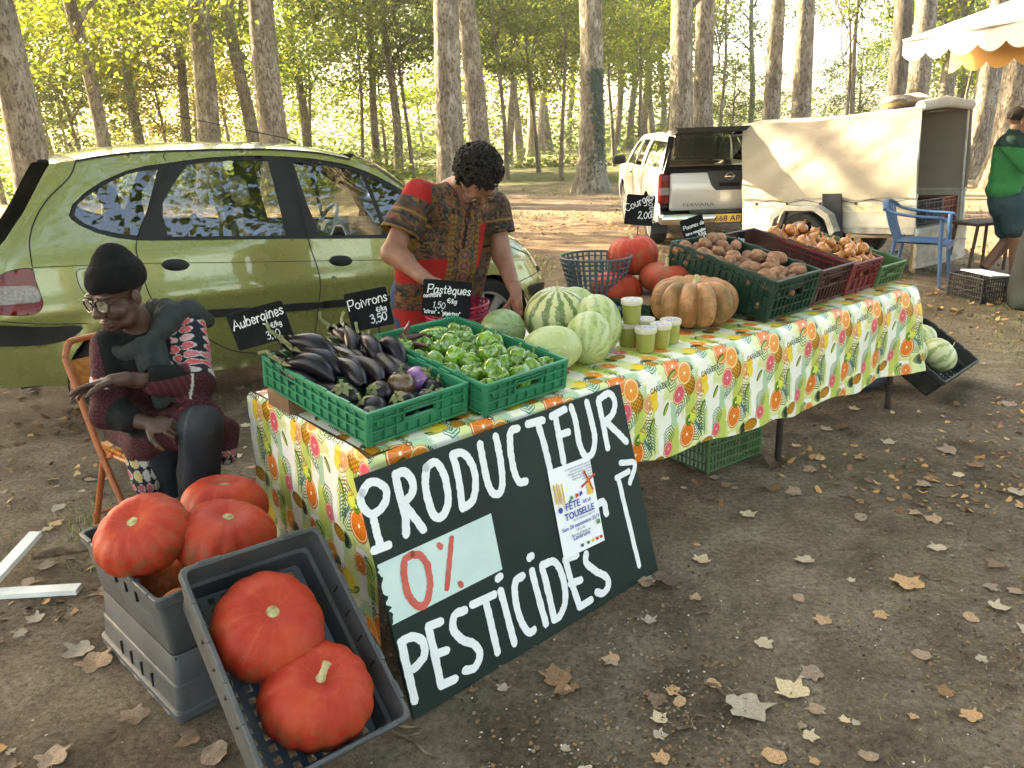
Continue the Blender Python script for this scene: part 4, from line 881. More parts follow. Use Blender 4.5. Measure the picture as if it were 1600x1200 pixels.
class Raster:
    """small painter for flat prints that repeat: units are metres, wraps round"""
    def __init__(s, w, h, ppm, bg):
        s.w, s.h = w, h; s.nx, s.ny = int(w * ppm), int(h * ppm); s.A = np.ones((s.ny, s.nx, 3), np.float32) * np.array(bg, np.float32)
        s.X, s.Y = np.meshgrid((np.arange(s.nx) + .5) / ppm, (np.arange(s.ny) + .5) / ppm); s.px = 1 / ppm; s.r = np.random.RandomState(4)
    def d(s, cx, cy): return (s.X - cx + s.w / 2) % s.w - s.w / 2, (s.Y - cy + s.h / 2) % s.h - s.h / 2
    def put(s, mask, col): s.A += mask[..., None] * (np.array(col, np.float32) - s.A)
    def ell(s, cx, cy, rx, ry, col, rot=0, soft=1.0, a=1.0):
        x, y = s.d(cx, cy); c, sn = math.cos(rot), math.sin(rot); u, v = (x * c + y * sn) / rx, (-x * sn + y * c) / ry; q = np.sqrt(u * u + v * v)
        s.put(np.clip((1 - q) * min(rx, ry) / (s.px * soft) + .5, 0, 1) * a, col); return u, v, q
    def line(s, pts, w, col, a=1.0, taper=0.0):
        n = len(pts)
        for i in range(n - 1):
            (x0, y0), (x1, y1) = pts[i], pts[i + 1]; dx, dy = x1 - x0, y1 - y0; L = dx * dx + dy * dy + 1e-12; m = w + 2 * s.px
            ix = np.arange(int((min(x0, x1) - m) / s.px), int((max(x0, x1) + m) / s.px) + 1); iy = np.arange(int((min(y0, y1) - m) / s.px), int((max(y0, y1) + m) / s.px) + 1)
            x = ((ix + .5) * s.px - x0)[None, :]; y = ((iy + .5) * s.px - y0)[:, None]; t = np.clip((x * dx + y * dy) / L, 0, 1); q = np.sqrt((x - t * dx) ** 2 + (y - t * dy) ** 2); ww = w * (1 - taper * i / max(1, n - 1))
            mk = (np.clip((ww / 2 - q) / s.px + .5, 0, 1) * a)[..., None]; g = np.ix_(iy % s.ny, ix % s.nx); c = s.A[g]; s.A[g] = c + mk * (np.array(col, np.float32) - c)
    def text(s, txt, x, y, hgt, col, w=.1, rot=0, track=.2):
        st, wd = strokes(txt, track); c, sn = math.cos(rot), math.sin(rot)
        for L in st: s.line([(x + ((p[0] - wd / 2) * c - (p[1] - .5) * sn) * hgt, y + ((p[0] - wd / 2) * sn + (p[1] - .5) * c) * hgt) for p in L], w * hgt, col)
    def citrus(s, cx, cy, r, rind, flesh, rot=0, sq=.86):
        s.ell(cx, cy, r * sq, r, rind, rot); s.ell(cx, cy, r * .90 * sq, r * .90, (.98, .93, .80), rot); u, v, q = s.ell(cx, cy, r * .83 * sq, r * .83, flesh, rot)
        an = np.arctan2(v, u); seg = np.abs(np.sin(an * 4.5)) ; s.put(np.clip(1 - seg * 9 * np.clip(q, .1, 1), 0, 1) * (q < .96) * .75, (1, .9, .72)); s.ell(cx, cy, r * .1, r * .12, (1, .95, .85), rot)
    def pine(s, cx, cy, r, rot=0):
        c, sn = math.cos(rot), math.sin(rot)
        for k in range(15):
            a = PI / 2 + rot + (k - 7) * .19; L = r * (1.1 - .05 * abs(k - 7)); bx, by = cx - sn * r * .9, cy + c * r * .9
            s.line([(bx, by), (bx + math.cos(a) * L * .6, by + math.sin(a) * L * .6), (bx + math.cos(a) * L - .1 * L * (k - 7) / 7, by + math.sin(a) * L * .95)], r * .16, (.06 + .02 * (k % 3), .20, .12), taper=.7)
        u, v, q = s.ell(cx, cy, r * .68, r, (.62, .40, .08), rot); h = np.abs(np.sin((u * .68 + v) * 8)) * np.abs(np.sin((u * .68 - v) * 8)); s.put(np.clip(h * 1.4 - .25, 0, 1) * (q < 1), (.90, .66, .20)); s.put(np.clip((np.hypot(u + .3, v - .2)) - .8, 0, 1) * (q < .98) * .8, (.30, .20, .06))
    def kiwi(s, cx, cy, r):
        s.ell(cx, cy, r * .85, r, (.30, .22, .10)); s.ell(cx, cy, r * .76, r * .9, (.35, .58, .08)); s.ell(cx, cy, r * .42, r * .5, (.18, .30, .05)); s.ell(cx, cy, r * .26, r * .32, (.88, .88, .62))
    def frond(s, cx, cy, L, a0, n, col, side=1):
        for k in range(n):
            t = k / (n - 1); bx, by = cx + math.cos(a0) * L * t, cy + math.sin(a0) * L * t
            for sg in (1, -1):
                a = a0 + sg * (1.0 - .45 * t); l = L * .55 * (1 - .55 * t); s.line([(bx, by), (bx + math.cos(a) * l * .55, by + math.sin(a) * l * .55), (bx + math.cos(a - sg * .3) * l, by + math.sin(a - sg * .3) * l)], .0042, col, .95, .6)
    def wash(s, cx, cy, rx, ry, col, a=.9, rag=.5):
        x, y = s.d(cx, cy); n = s.r.rand(s.ny, 1) * .5 + s.r.rand(1, s.nx) * .5; n = n + .3 * np.sin(s.X * 90 + s.Y * 17) + .25 * np.sin(s.Y * 140)
        q = np.maximum(np.abs(x) / rx, np.abs(y) / ry); s.put(np.clip((1.05 - q - rag * (n - .5) * .5) * 6, 0, 1) * a, col)
    def image(s, name):
        im = bpy.data.images.new(name, s.nx, s.ny); a = np.ones((s.ny, s.nx, 4), np.float32); a[..., :3] = np.clip(s.A, 0, 1); im.pixels.foreach_set(a.ravel()); im.update(); im.pack(); return im
def print_mat(name, im, rough=.35, bump=.15, bsc=35, spec=.5, val=1.0, sheen=0):
    t = NT(name); ti = t.n('TexImage'); ti.image = im; ti.extension = 'REPEAT'; t.l(t.coord('UV'), ti.inputs[0]); v = t.coord('Object')
    c = t.mix(.35, ti.outputs[0], t.ramp(t.noise(v, 9, 5), [(.3, (.75, .74, .7)), (.7, (1, 1, 1))]), 'MULTIPLY'); c = t.hsv(c, val=val)
    return t.bsdf(c, rough, t.bump(t.noise(v, bsc, 5), bump, .004), spec=spec, sheen=sheen)
def srgb(h): h = h.lstrip('#'); return tuple(int(h[i:i + 2], 16) / 255 for i in (0, 2, 4))
def cloth_tile():
    s = Raster(.31, .60, 1100, srgb('#f1eee2')); rd = random.Random(2)
    lime, lime2, grn = srgb('#bcc85a'), srgb('#d9dd96'), srgb('#a8c8a4')
    for (x, y, rx, ry, c) in ((.21, .52, .035, .11, lime), (.10, .33, .035, .10, lime), (.08, .60, .05, .06, lime2), (.26, .22, .04, .12, lime2), (.05, .10, .05, .05, lime2), (.17, .06, .045, .06, grn), (.10, .48, .02, .05, grn), (.285, .40, .03, .06, lime2), (.20, .33, .05, .035, lime2), (.14, .20, .03, .05, lime)): s.wash(x, y, rx, ry, c, .92)
    for k in range(16): x, y = rd.uniform(0, .31), rd.uniform(0, .6); s.wash(x, y, rd.uniform(.004, .02), rd.uniform(.01, .05), (lime, lime2, grn)[k % 3], .6, .9)
    teal, dk = srgb('#2f6b5c'), srgb('#1f5a38')
    for (x, y, L, a, n, c) in ((.245, .50, .13, -1.3, 10, teal), (.19, .565, .10, -2.2, 8, dk), (.03, .20, .12, -1.2, 10, dk), (.12, .27, .10, -.5, 8, teal), (.26, .33, .09, 1.9, 8, teal), (.08, .44, .10, -1.9, 9, dk), (.16, .10, .11, -.9, 9, grn), (.07, .58, .09, 1.2, 8, teal), (.29, .07, .10, 1.4, 9, teal)): s.frond(x, y, L, a, n, c)
    org, oj, pk, ye = srgb('#e8761d'), srgb('#f0902a'), srgb('#e0566a'), srgb('#f3c62e')
    s.pine(.193, .585, .048, .25); s.kiwi(.168, .622, .022); s.citrus(.130, .555, .042, srgb('#d9563a'), pk)
    s.citrus(.10, .075, .056, srgb('#d95f12'), org); s.citrus(.165, .035, .047, srgb('#e8a63c'), oj)
    s.citrus(.192, .37, .055, srgb('#d95f12'), org); s.kiwi(.20, .43, .024); s.ell(.225, .44, .02, .026, srgb('#c5cf3c')); s.ell(.222, .443, .016, .02, srgb('#d7de5c'))
    s.pine(.007, .30, .040, 1.75); s.citrus(.065, .345, .034, srgb('#d9563a'), pk); s.citrus(.255, .565, .036, srgb('#d58a55'), srgb('#e2a067')); s.ell(.285, .585, .02, .026, ye); s.ell(.292, .545, .02, .025, srgb('#f6d64e'))
    for (x, y, a) in ((.09, .645, .5), (.28, .47, 1.2), (.05, .515, 1.0), (.15, .26, .7), (.24, .13, -.6)): s.ell(x, y, .028, .011, srgb('#3d5a1c'), a); s.ell(x + .002, y - .003, .022, .006, srgb('#a9b84a'), a)
    s.citrus(.08, .20, .040, srgb('#e8a63c'), oj); s.citrus(.20, .24, .036, srgb('#d95f12'), org); s.ell(.285, .16, .022, .028, ye); s.ell(.262, .15, .022, .027, srgb('#f6d64e')); s.pine(.03, .14, .034, -.3)
    ink = srgb('#33443a'); s.text('CARAÏBES', .015, .612, .019, ink, .2, .1); s.text('exotic', .26, .42, .03, ink, .13, PI / 2 + .1); s.text('CARAÏBES', .14, .145, .019, srgb('#2c5d3c'), .2, PI / 2)
    s.text('fruits', .245, .50, .035, srgb('#b5553a'), .08, 1.1)
    return s.image('tropical_fruit_print')
CLOTHM = print_mat('oilcloth_tropical_print', cloth_tile(), .33, .25, 14)
# ================================================================ TABLE AND CLOTH
TL, TW = 3.40, .86
STEEL = M('dark_leg_steel', ['#241d1a', '#3a302b'], 12, .55, .1, metal=.3)
tb = thing('trestle_table', 'long folding table with dark steel legs under the fruit cloth', 'table', tuple(TB), (0, 0, TANG))
mb = MB(); mb.box((TL / 2, TW / 2, TH - .02), (TL - .02, TW - .02, .03), ch=.006); mb.obj('tabletop', M('table_plywood', ['#6d5435', '#8a6c47'], 5, .7), tb)
for a in (.25, 1.15, 2.23, 3.335):
    for b in (.055, TW - .06):
        mb = MB(); mb.tube([(a, b, 0), (a, b, TH - .035)], .016, 10); mb.tube([(a, b, 0), (a, b, .02)], .019, 10); mb.obj('leg', STEEL, tb, True)
    mb = MB(); mb.tube([(a, .07, .30), (a, TW - .07, .30)], .010, 8); mb.obj('crossbar', STEEL, tb, True)
def cloth():
    vs = []; fs = []; uv = []
    def sheet(nu, nv, fn):
        b = len(vs)
        for j in range(nv + 1):
            for i in range(nu + 1): p, q = fn(i / nu, j / nv); vs.append(p); uv.append(q)
        fs.extend((b + j * (nu + 1) + i, b + j * (nu + 1) + i + 1, b + (j + 1) * (nu + 1) + i + 1, b + (j + 1) * (nu + 1) + i) for j in range(nv) for i in range(nu))
    def uvm(u, w): return (u / .31, w / .60)
    r0 = .016
    def top(s, t):
        a, b = r0 + s * (TL - 2 * r0), r0 + t * (TW - 2 * r0); z = .003 + .0025 * mnoise.noise(Vector((a * 2.2, b * 2.2, 0))) + .0012 * mnoise.noise(Vector((a * 9, b * 3, 4)))
        e = min(a, b, TL - a, TW - b); z *= min(1, (e - r0) / .05 + .3)
        return (a, b, TH + max(.0015, z)), uvm(a, .70 + b)
    sheet(130, 40, top)
    def edge(l):                                                  # rounded edge then drop: distance -> (outwards, down)
        if l < r0 * PI / 2: th = l / r0; return -r0 + r0 * math.sin(th) , -(r0 - r0 * math.cos(th))
        return 0.0, -(r0 + l - r0 * PI / 2)
    def fold(p, v, k): return v * (.020 * mnoise.noise(Vector((p * 3.1, k, .0))) + .014 * math.sin(p * 9.5 + k) * mnoise.noise(Vector((p * 1.2, k + 5, 0))) + .010 * mnoise.noise(Vector((p * 8, v * 4, k)))) * 3.0 + .006 * mnoise.noise(Vector((p * 6, v * 9, k + 2)))
    def front(s, t):
        a = s * TL; hem = TH - (.375 - .048 * a + .012 * math.sin(a * 2.1) + .010 * math.sin(a * 13) + .012 * mnoise.noise(Vector((a * 3, 0, 8)))) ; L = hem * t ** .9; o, z = edge(L); v = max(0, L - r0)
        out = o + .018 * min(1, v / .1) + fold(a, v, 1.0)
        if a > TL - .15: out += (a - TL + .15) / .15 * v * .16
        aa = a + (.0 if a < TL - .05 else v * .05)
        w = max(0, (.14 - a) / .14) ** 1.5; oc = .012 + v * .06; out = out * (1 - w) + oc * w; aa -= w * oc
        return (min(aa, TL + .06), -out, TH + .003 + z), uvm(a, .70 - L)
    sheet(150, 26, front)
    def lft(s, t):
        b = s * TW; hem = TH - .10 - .03 * math.sin(b * 5); L = hem * t ** .9; o, z = edge(L); v = max(0, L - r0); out = o + .012 + fold(b, v, 7.3) * .8
        w = max(0, (.14 - b) / .14) ** 1.5; oc = .012 + v * .06; out = out * (1 - w) + oc * w
        return (-out, b - w * oc, TH + .003 + z), (( .70 - L) / .31 * .0 + (b + .11) / .31, (.62 - L) / .60)
    sheet(44, 30, lft)
    def rgt(s, t):
        b = s * TW; hem = .33 - .08 * s; L = hem * t ** .9; o, z = edge(L); v = max(0, L - r0); out = o + .012 + fold(b, v, 3.3) + v * .22
        return (TL + out, b, TH + .003 + z), ((b + .02) / .31, (.70 - L) / .60)
    sheet(36, 18, rgt)
    def bck(s, t):
        a = s * TL; L = .16 * t; o, z = edge(L); return (a, TW + o + .01, TH + .003 + z), uvm(a, 1.5 + L)
    sheet(60, 6, bck)
    o = mobj('tablecloth', mk_mesh('tablecloth', vs, fs, CLOTHM, True, None, uv), None, tuple(TB), (0, 0, TANG))
    tag(o, 'glossy white oilcloth printed with tropical fruit draped over the stall table', 'tablecloth')
cloth()
# ================================================================ CRATES
def crate(name, label, W, L, H, mat, style, M4, cat='crate', group=None, nx=8, ny=12, rails=(.10, .42, .72), basemat=None, slots=False, handle=True, rimw=.012, t=.004):
    root = bpy.data.objects.new(name, None); COL.objects.link(root); root.matrix_world = M4; root.empty_display_size = .05; tag(root, label, cat, group)
    d = .010
    mb = MB()
    if slots:                                                   # floor with oblong slots
        n = int(L / .030)
        for k in range(n + 1): mb.box((W / 2, .015 + (L - .03) * k / n, .004), (W - .03, .012, .006))
        for x in np.linspace(.02, W - .02, 7): mb.box((x, L / 2, .0045), (.018, L - .03, .0075))
    else:
        mb.box((W / 2, L / 2, .004), (W - .024, L - .024, .006))
    mb.obj('base', basemat or mat, root)
    def wall(length, n, hd):
        """wall in local frame: x along, y = outward is -y, z up"""
        m = MB(); top = H - .012
        if style == 'lattice':
            for k in range(n + 1):
                x = .014 + (length - .028) * k / n; m.box((x, d * .75, H / 2), (.006, .008, H - .02))
        else:
            if hd:
                hw, h0, h1 = min(.06, length * .16), H * .50, H * .50 + min(.036, H * .3)
                m.box((length / 2, d + t / 2, h0 / 2), (length - .02, t, h0)); m.box((length / 2, d + t / 2, (h1 + top) / 2), (length - .02, t, top - h1))
                for s in (-1, 1): m.box((length / 2 + s * (hw + (length / 2 - .01 - hw) / 2), d + t / 2, (h0 + h1) / 2), (length / 2 - .01 - hw, t, h1 - h0))
                for s in (-1, 1): m.box((length / 2 + s * (hw + .003), d * .5, (h0 + h1) / 2), (.005, d, h1 - h0 + .008))
                for z in (h0 - .003, h1 + .003): m.box((length / 2, d * .5, z), (hw * 2 + .01, d, .005))
            else: m.box((length / 2, d + t / 2, H / 2), (length - .02, t, H - .02))
            if style == 'ribbed':
                for k in range(1, n):
                    x = .02 + (length - .04) * k / n
                    if hd and abs(x - length / 2) < hw + .008: m.box((x, d * .55, h0 * .5), (.0045, d * .8, h0 - .012)); continue
                    m.box((x, d * .55, H * .47), (.0045, d * .8, H * .8))
        if style != 'plain':
            for q in rails:
                if style == 'ribbed' and hd and abs(q * H - H * .6) < H * .12:
                    for s in (-1, 1): m.box((length / 2 + s * (hw + .01 + (length / 2 - hw - .02) / 2), d * .45, q * H), (length / 2 - hw - .02, d * .9, .006))
                else: m.box((length / 2, d * .45, q * H), (length - .012, d * .9, .006 if style == 'ribbed' else .008))
        else:
            for x in (length * .25, length * .5, length * .75): m.box((x, d * .8, H * .45), (.012, .005, H * .7))
        if style == 'ribbed' and hd:                            # round bosses beside the hand hole
            for s in (-1, 1): m.lathe([(.004, -.001), (.011, -.001), (.013, .001), (.014, .004)], 12, (length / 2 + s * (length * .38), .001, H * .62), M3=Euler((-PI / 2, 0, 0)).to_matrix())
        return m
    def put(m, nm, loc, rz, mt=mat): m.obj(nm, mt, root, False, loc=loc, rot=(0, 0, rz))
    put(wall(W, nx, handle), 'end_wall', (0, 0, 0), 0); put(wall(W, nx, handle), 'end_wall', (W, L, 0), PI)
    put(wall(L, ny, False), 'side_wall', (W, 0, 0), PI / 2); put(wall(L, ny, False), 'side_wall', (0, L, 0), -PI / 2)
    mb = MB(); zt = H - .007
    for (cx, cy, sx, sy) in ((W / 2, rimw / 2, W, rimw), (W / 2, L - rimw / 2, W, rimw)): mb.box((cx, cy, zt), (sx, sy, .014), ch=.003)
    for cx in (rimw / 2, W - rimw / 2): mb.box((cx, L / 2, zt - .0006), (rimw, L - .002, .014), ch=.003)
    for (x, y) in ((0, 0), (1, 0), (0, 1), (1, 1)):             # corner posts
        mb.box((.011 + x * (W - .022), .011 + y * (L - .022), H / 2 - .004), (.0215, .0215, H - .009), ch=.005)
    if style == 'ribbed':
        for y in np.linspace(.12, L - .12, 4):
            for x in (.004, W - .004): mb.box((x, y, H - .002), (.007, .05, .012))
    mb.obj('rim', mat, root)
    return root
def pose(a, b, z, rx, rz, ry=0.0): return Matrix.Translation(T(a, b, z)) @ Euler((R(rx), R(ry), R(rz)), 'XYZ').to_matrix().to_4x4()
def plastic(name, c0, c1, rough=.45, dirt=.35):
    t = NT(name); v = t.coord('Object'); c = t.ramp(t.noise(v, 5, 5), [(.3, lin(c0)), (.7, lin(c1))]); c = t.mix(t.ramp(t.noise(v, 17, 6, .7), [(.56, 0.0), (.72, dirt)]), c, (.16, .13, .09))
    return t.bsdf(c, t.math('ADD', t.math('MULTIPLY', t.noise(v, 24, 4), .25), rough - .12), t.bump(t.noise(v, 60, 4), .12, .003))
PGRN = plastic('bright_green_plastic', '#15694a', '#1f8058', dirt=.15); PDGR = plastic('dark_green_plastic', '#0a2b20', '#113829'); PBRN = plastic('brown_plastic', '#3a211a', '#4d2c22'); PRED = plastic('red_brown_plastic', '#5e1c1c', '#782626'); POLI = plastic('olive_green_plastic', '#3c5a35', '#4d6f43'); PGRY = plastic('grey_plastic', '#3d3f40', '#505254', .55, .5); PBLU = plastic('blue_grey_plastic', '#525a68', '#687180', .5, .4); PBLK = plastic('black_plastic', '#17191a', '#26292a', .5, .3)
C1 = pose(.02, .045, .008, 7.0, 44.5); C2 = pose(.425, .012, .008, 7.0, 44.0)
crate('green_crate', 'bright green plastic crate of aubergines at the near end of the table', .395, .60, .112, PGRN, 'ribbed', C1, group='open crates on the table')
crate('green_crate', 'bright green plastic crate of green peppers beside the aubergine crate', .395, .60, .112, PGRN, 'ribbed', C2, group='open crates on the table')
C3 = pose(2.10, .085, .008, 13.0, 41.5); C4 = pose(2.535, .115, .008, 13.0, 42.0); C5 = pose(2.85, .12, .008, 13.0, 40.5); C6 = pose(3.155, .11, .008, 13.0, 41.0)
crate('potato_crate', 'dark green slatted crate of potatoes on the table', .40, .60, .20, PDGR, 'ribbed', C3, group='open crates on the table', nx=10, ny=16, rails=(.08, .3, .55, .8))
crate('shallot_crate', 'dark brown crate with a few shallots beside the potato crate', .34, .60, .185, PBRN, 'ribbed', C4, group='open crates on the table', nx=9, ny=22, rails=(.1, .5, .8))
crate('onion_crate', 'red crate heaped with yellow onions between brown and green crates', .32, .55, .175, PRED, 'ribbed', C5, group='open crates on the table', nx=5, ny=12, rails=(.15, .5, .8))
crate('olive_crate', 'olive green shallow crate at the far end of the table', .30, .55, .12, POLI, 'ribbed', C6, group='open crates on the table', nx=7, ny=12)
# props that raise the backs of the crates
CARD = M('brown_cardboard', ['#6b513a', '#8a6b4e'], 6, .85, .3, 40)
mb = MB(); pts = [(0, 0), (.10, -.004), (.115, .02), (.112, .055), (.09, .068), (.02, .066), (.0, .05)]
mb.prism(pts, -.16, .0, Matrix.Translation((0, 0, 0)) @ Euler((PI / 2, 0, 0)).to_matrix().to_4x4()); cb = mb.obj('cardboard_roll', CARD, None, loc=T(-.03 + .02, .50, .006), rot=(0, 0, R(40)))
tag(cb, 'folded brown cardboard propping up the back of the aubergine crate', 'cardboard')
for i, (a, w, hh, lab) in enumerate(((.55, .30, .05, 'dark wooden block under the back of the pepper crate'), (2.18, .36, .115, 'dark wooden block under the back of the potato crate'), (2.56, .28, .115, 'dark wooden block under the back of the shallot crate'), (2.92, .28, .105, 'dark wooden block under the back of the onion crate'), (3.19, .2, .105, 'dark wooden block under the back of the olive crate'))):
    mb = MB(); mb.box((w / 2, .04, hh / 2), (w, .07, hh), ch=.004); o = mb.obj('wooden_block', M('old_wood_block', ['#3a2c20', '#5a4631'], 9, .85, .3, stretch=(1, 8, 8)), None, loc=T(a, .52, .006), rot=(0, 0, TANG)); tag(o, lab, 'block', 'blocks propping the crates')
# ================================================================ PRODUCE
def grow(name, M4, mesh_parts, lpos, lrot, s, label, cat, group):
    """a thing made of shared meshes: first mesh is the thing, others are its parts"""
    o = bpy.data.objects.new(name, mesh_parts[0][1]); COL.objects.link(o)
    if isinstance(s, (int, float)): s = (s, s, s)
    o.matrix_world = M4 @ Matrix.Translation(lpos) @ Euler(lrot).to_matrix().to_4x4() @ Matrix.Diagonal((*s, 1)); tag(o, label, cat, group)
    for nm, me in mesh_parts[1:]: inst(nm, me, o)
    return o
def blob(rings, n, fn):
    """closed surface from fn(theta, u)->Vector, u 0..1 pole to pole"""
    vs = [fn(2 * PI * i / n, k / rings) for k in range(rings + 1) for i in range(n)]
    fs = [(k * n + i, k * n + (i + 1) % n, (k + 1) * n + (i + 1) % n, (k + 1) * n + i) for k in range(rings) for i in range(n)]
    return vs, fs
def veg(name, cols, rough, bump=.05, bsc=20, coat=0.0, var=.2, scale=4, spec=.5, dirt=None):
    t = NT(name); v = t.coord('Object'); cc = [lin(c) if isinstance(c, str) else c for c in cols]; c = t.ramp(t.noise(v, scale, 5), [(.32 + .36 * i / max(1, len(cc) - 1), q) for i, q in enumerate(cc)])
    if dirt: c = t.mix(t.ramp(t.noise(v, scale * 2.5, 6, .7), [(.52, 0.0), (.7, dirt)]), c, (.12, .09, .055))
    c = t.hsv(c, val=t.rnd(1 - var, 1 + var)); return t.bsdf(c, rough, t.bump(t.noise(v, bsc, 5), bump, .01), spec=spec, coat=coat)
# --- aubergines (unit length 1 along z, stem end at z=1)
AUB = veg('aubergine_skin', ['#09070b', '#120b14', '#1c101f'], .33, .03, 6, 0, spec=.35); AUBV = veg('violet_aubergine_skin', ['#5b3566', '#7d4c86', '#9a6aa0'], .25, .03, 6, .3); AUBB = veg('bronze_aubergine_skin', ['#3a2a1e', '#5a4526', '#4a2f3a'], .28, .03, 6, .2); CAL = veg('calyx_green', ['#4b5230', '#6d7044', '#4a4030'], .6, .2, 30, scale=9)
def aub_long(seed):
    r = random.Random(seed); bend = r.uniform(.06, .2); fat = r.uniform(.16, .2)
    def fn(th, u):
        z = u; rad = fat * (math.sin(PI * min(1, max(0, u * .93 + .035)) ) ** .55) * (1.12 - .55 * u) ; rad = max(.001, rad); return Vector((rad * math.cos(th) + bend * math.sin(PI * u), rad * math.sin(th), z))
    vs, fs = blob(14, 12, fn); body = mk_mesh('aubergine', vs, fs, AUB); mb = MB()
    top = Vector((bend * math.sin(PI * .95), 0, .93))
    for k in range(5):
        a = k * 1.257; c, s = math.cos(a), math.sin(a); w = .07
        P = [top + Vector((c * .02 - s * w * .8, s * .02 + c * w * .8, .07)), top + Vector((c * .02 + s * w * .8, s * .02 - c * w * .8, .07)), top + Vector((c * .115 + s * w * .6, s * .115 - c * w * .6, .0)), top + Vector((c * .13, s * .13, -.17)), top + Vector((c * .115 - s * w * .6, s * .115 + c * w * .6, .0))]
        mb.add(P, [(0, 1, 2, 3, 4)])
    mb.tube([top + Vector((0, 0, .05)), top + Vector((.02, .01, .16)), top + Vector((.06, .03 * r.choice((-1, 1)), .30)), top + Vector((.12, .04, .40))], [.045, .03, .026, .034], 7)
    return [('aubergine', body), ('calyx', mb.mesh('calyx', CAL, True, 50))]
def aub_round(mat, seed):
    r = random.Random(seed)
    def fn(th, u):
        a = PI * u; rad = .5 * math.sin(a) ** .9 * (1 + .03 * math.sin(3 * th + seed)); return Vector((max(.001, rad) * math.cos(th), max(.001, rad) * math.sin(th), .5 - .46 * math.cos(a)))
    vs, fs = blob(14, 16, fn); mb = MB()
    for k in range(6):
        a = k * 1.047; c, s = math.cos(a), math.sin(a); w = .10
        mb.add([Vector((-s * w * .5, c * w * .5, 1.0)), Vector((s * w * .5, -c * w * .5, 1.0)), Vector((c * .22 + s * w, s * .22 - c * w, .955)), Vector((c * .36, s * .36, .87)), Vector((c * .22 - s * w, s * .22 + c * w, .955))], [(0, 1, 2, 3, 4)])
    mb.tube([(0, 0, .94), (.02, 0, 1.06), (.08, .03, 1.2)], [.07, .05, .055], 7)
    return [('aubergine', mk_mesh('aubergine', vs, fs, mat)), ('calyx', mb.mesh('calyx', CAL, True, 50))]
AL = [aub_long(s) for s in (1, 2, 3)]; AR = {'d': aub_round(AUB, 4), 'v': aub_round(AUBV, 5), 'b': aub_round(AUBB, 6)}
longs = [(.05, .47, .075, 14, 10), (.10, .44, .085, 9, 30), (.145, .46, .095, 12, 22), (.19, .43, .10, 6, -5), (.235, .47, .105, 10, 12), (.28, .45, .11, 8, -14), (.325, .47, .10, 12, 18), (.36, .42, .09, 5, -4), (.08, .36, .07, 4, 14), (.14, .345, .09, 10, -2), (.20, .33, .095, 8, 8), (.26, .335, .10, 10, -8), (.315, .34, .095, 6, 4), (.17, .53, .085, 18, 30), (.24, .54, .10, 20, -20), (.30, .54, .09, 15, 5), (.06, .54, .06, 24, -12), (.355, .53, .075, 12, 12)]
for i, (x, y, z, el, yaw) in enumerate(longs):
    L = U(.18, .225)                                             # lies with its stem towards the back of the crate
    q = Euler((R(-90 + el), 0, 0)).to_matrix(); q = Euler((0, 0, R(yaw))).to_matrix() @ q @ Euler((0, 0, U(0, 6.28))).to_matrix()
    grow('aubergine', C1, AL[i % 3], (x, y - .13, z), q.to_euler(), L, 'long black aubergine with green stem in the green crate', 'aubergine', 'long aubergines in the green crate')
rounds = [('d', .07, .22, .05, .105, 'dark round aubergine beside the crate side behind the long ones'), ('d', .09, .10, .05, .10, 'large dark round aubergine in the near corner of the green crate'), ('d', .055, .045, .045, .085, 'shiny dark round aubergine at the very front of the crate'), ('d', .17, .17, .06, .085, 'small dark round aubergine with leafy calyx in the crate middle'), ('d', .18, .065, .055, .09, 'dark round aubergine with torn calyx by the front wall'), ('b', .25, .165, .07, .095, 'bronze-brown round aubergine in the front of the crate'), ('v', .325, .175, .07, .09, 'bright violet round aubergine in the front corner of the crate'), ('d', .37, .12, .05, .075, 'purple round aubergine against the crate corner'), ('d', .27, .06, .045, .08, 'dark aubergine seen through the crate hand hole'), ('d', .33, .06, .04, .07, 'purple aubergine tucked behind the crate front corner')]
for i, (k, x, y, z, s, lab) in enumerate(rounds):
    e_ = Euler((U(-.9, .9), U(-.9, .9), U(0, 6))); r_ = s * .5 + .016; c_ = Vector((min(max(x, r_), .395 - r_), min(max(y, r_), .6 - r_), z + .012)) - e_.to_matrix() @ Vector((0, 0, s * .5))
    grow('aubergine', C1, AR[k], tuple(c_), tuple(e_), s, lab, 'aubergine', 'round aubergines in the green crate')
# --- peppers
PEP = veg('green_pepper_skin', ['#2f551c', '#4d7828', '#759738', '#628a30'], .16, .04, 7, .5, .22, 5); PSTM = veg('pepper_stem', ['#4f6f2c', '#6d8a3c'], .5, .1)
def pepper(seed, lobes=4, tall=1.0):
    r = random.Random(seed); ph = r.uniform(0, 6)
    def fn(th, u):
        a = PI * u; rad = .5 * math.sin(a) ** .55 * (1.02 - .22 * (1 - u)) * (1 - .13 * (1 - abs(math.cos(lobes / 2 * (th + ph)))) ** 1.2 + .03 * math.sin(2 * th + seed)); z = -tall * .5 * math.cos(a) * (1 + .04 * math.sin(th * lobes))
        if u > .86: z -= (u - .86) * 1.1
        if u < .12: z += (.12 - u) * .9
        return Vector((max(.001, rad) * math.cos(th), max(.001, rad) * math.sin(th), z))
    vs, fs = blob(16, 22, fn); mb = MB(); sx = r.choice((-1, 1)); zt = tall * .34
    mb.tube([(0, 0, zt), (.01, 0, zt + .16), (.06 * sx, .02, zt + .30), (.16 * sx, .05, zt + .38)], [.10, .055, .05, .06], 8); mb.lathe([(.17, zt - .0), (.13, zt + .05), (.06, zt + .07)], 10)
    return [('pepper', mk_mesh('green_pepper', vs, fs, PEP)), ('stem', mb.mesh('stem', PSTM, True, 60))]
PP = [pepper(s) for s in (1, 2, 3)] + [pepper(4, 3, 1.9)]
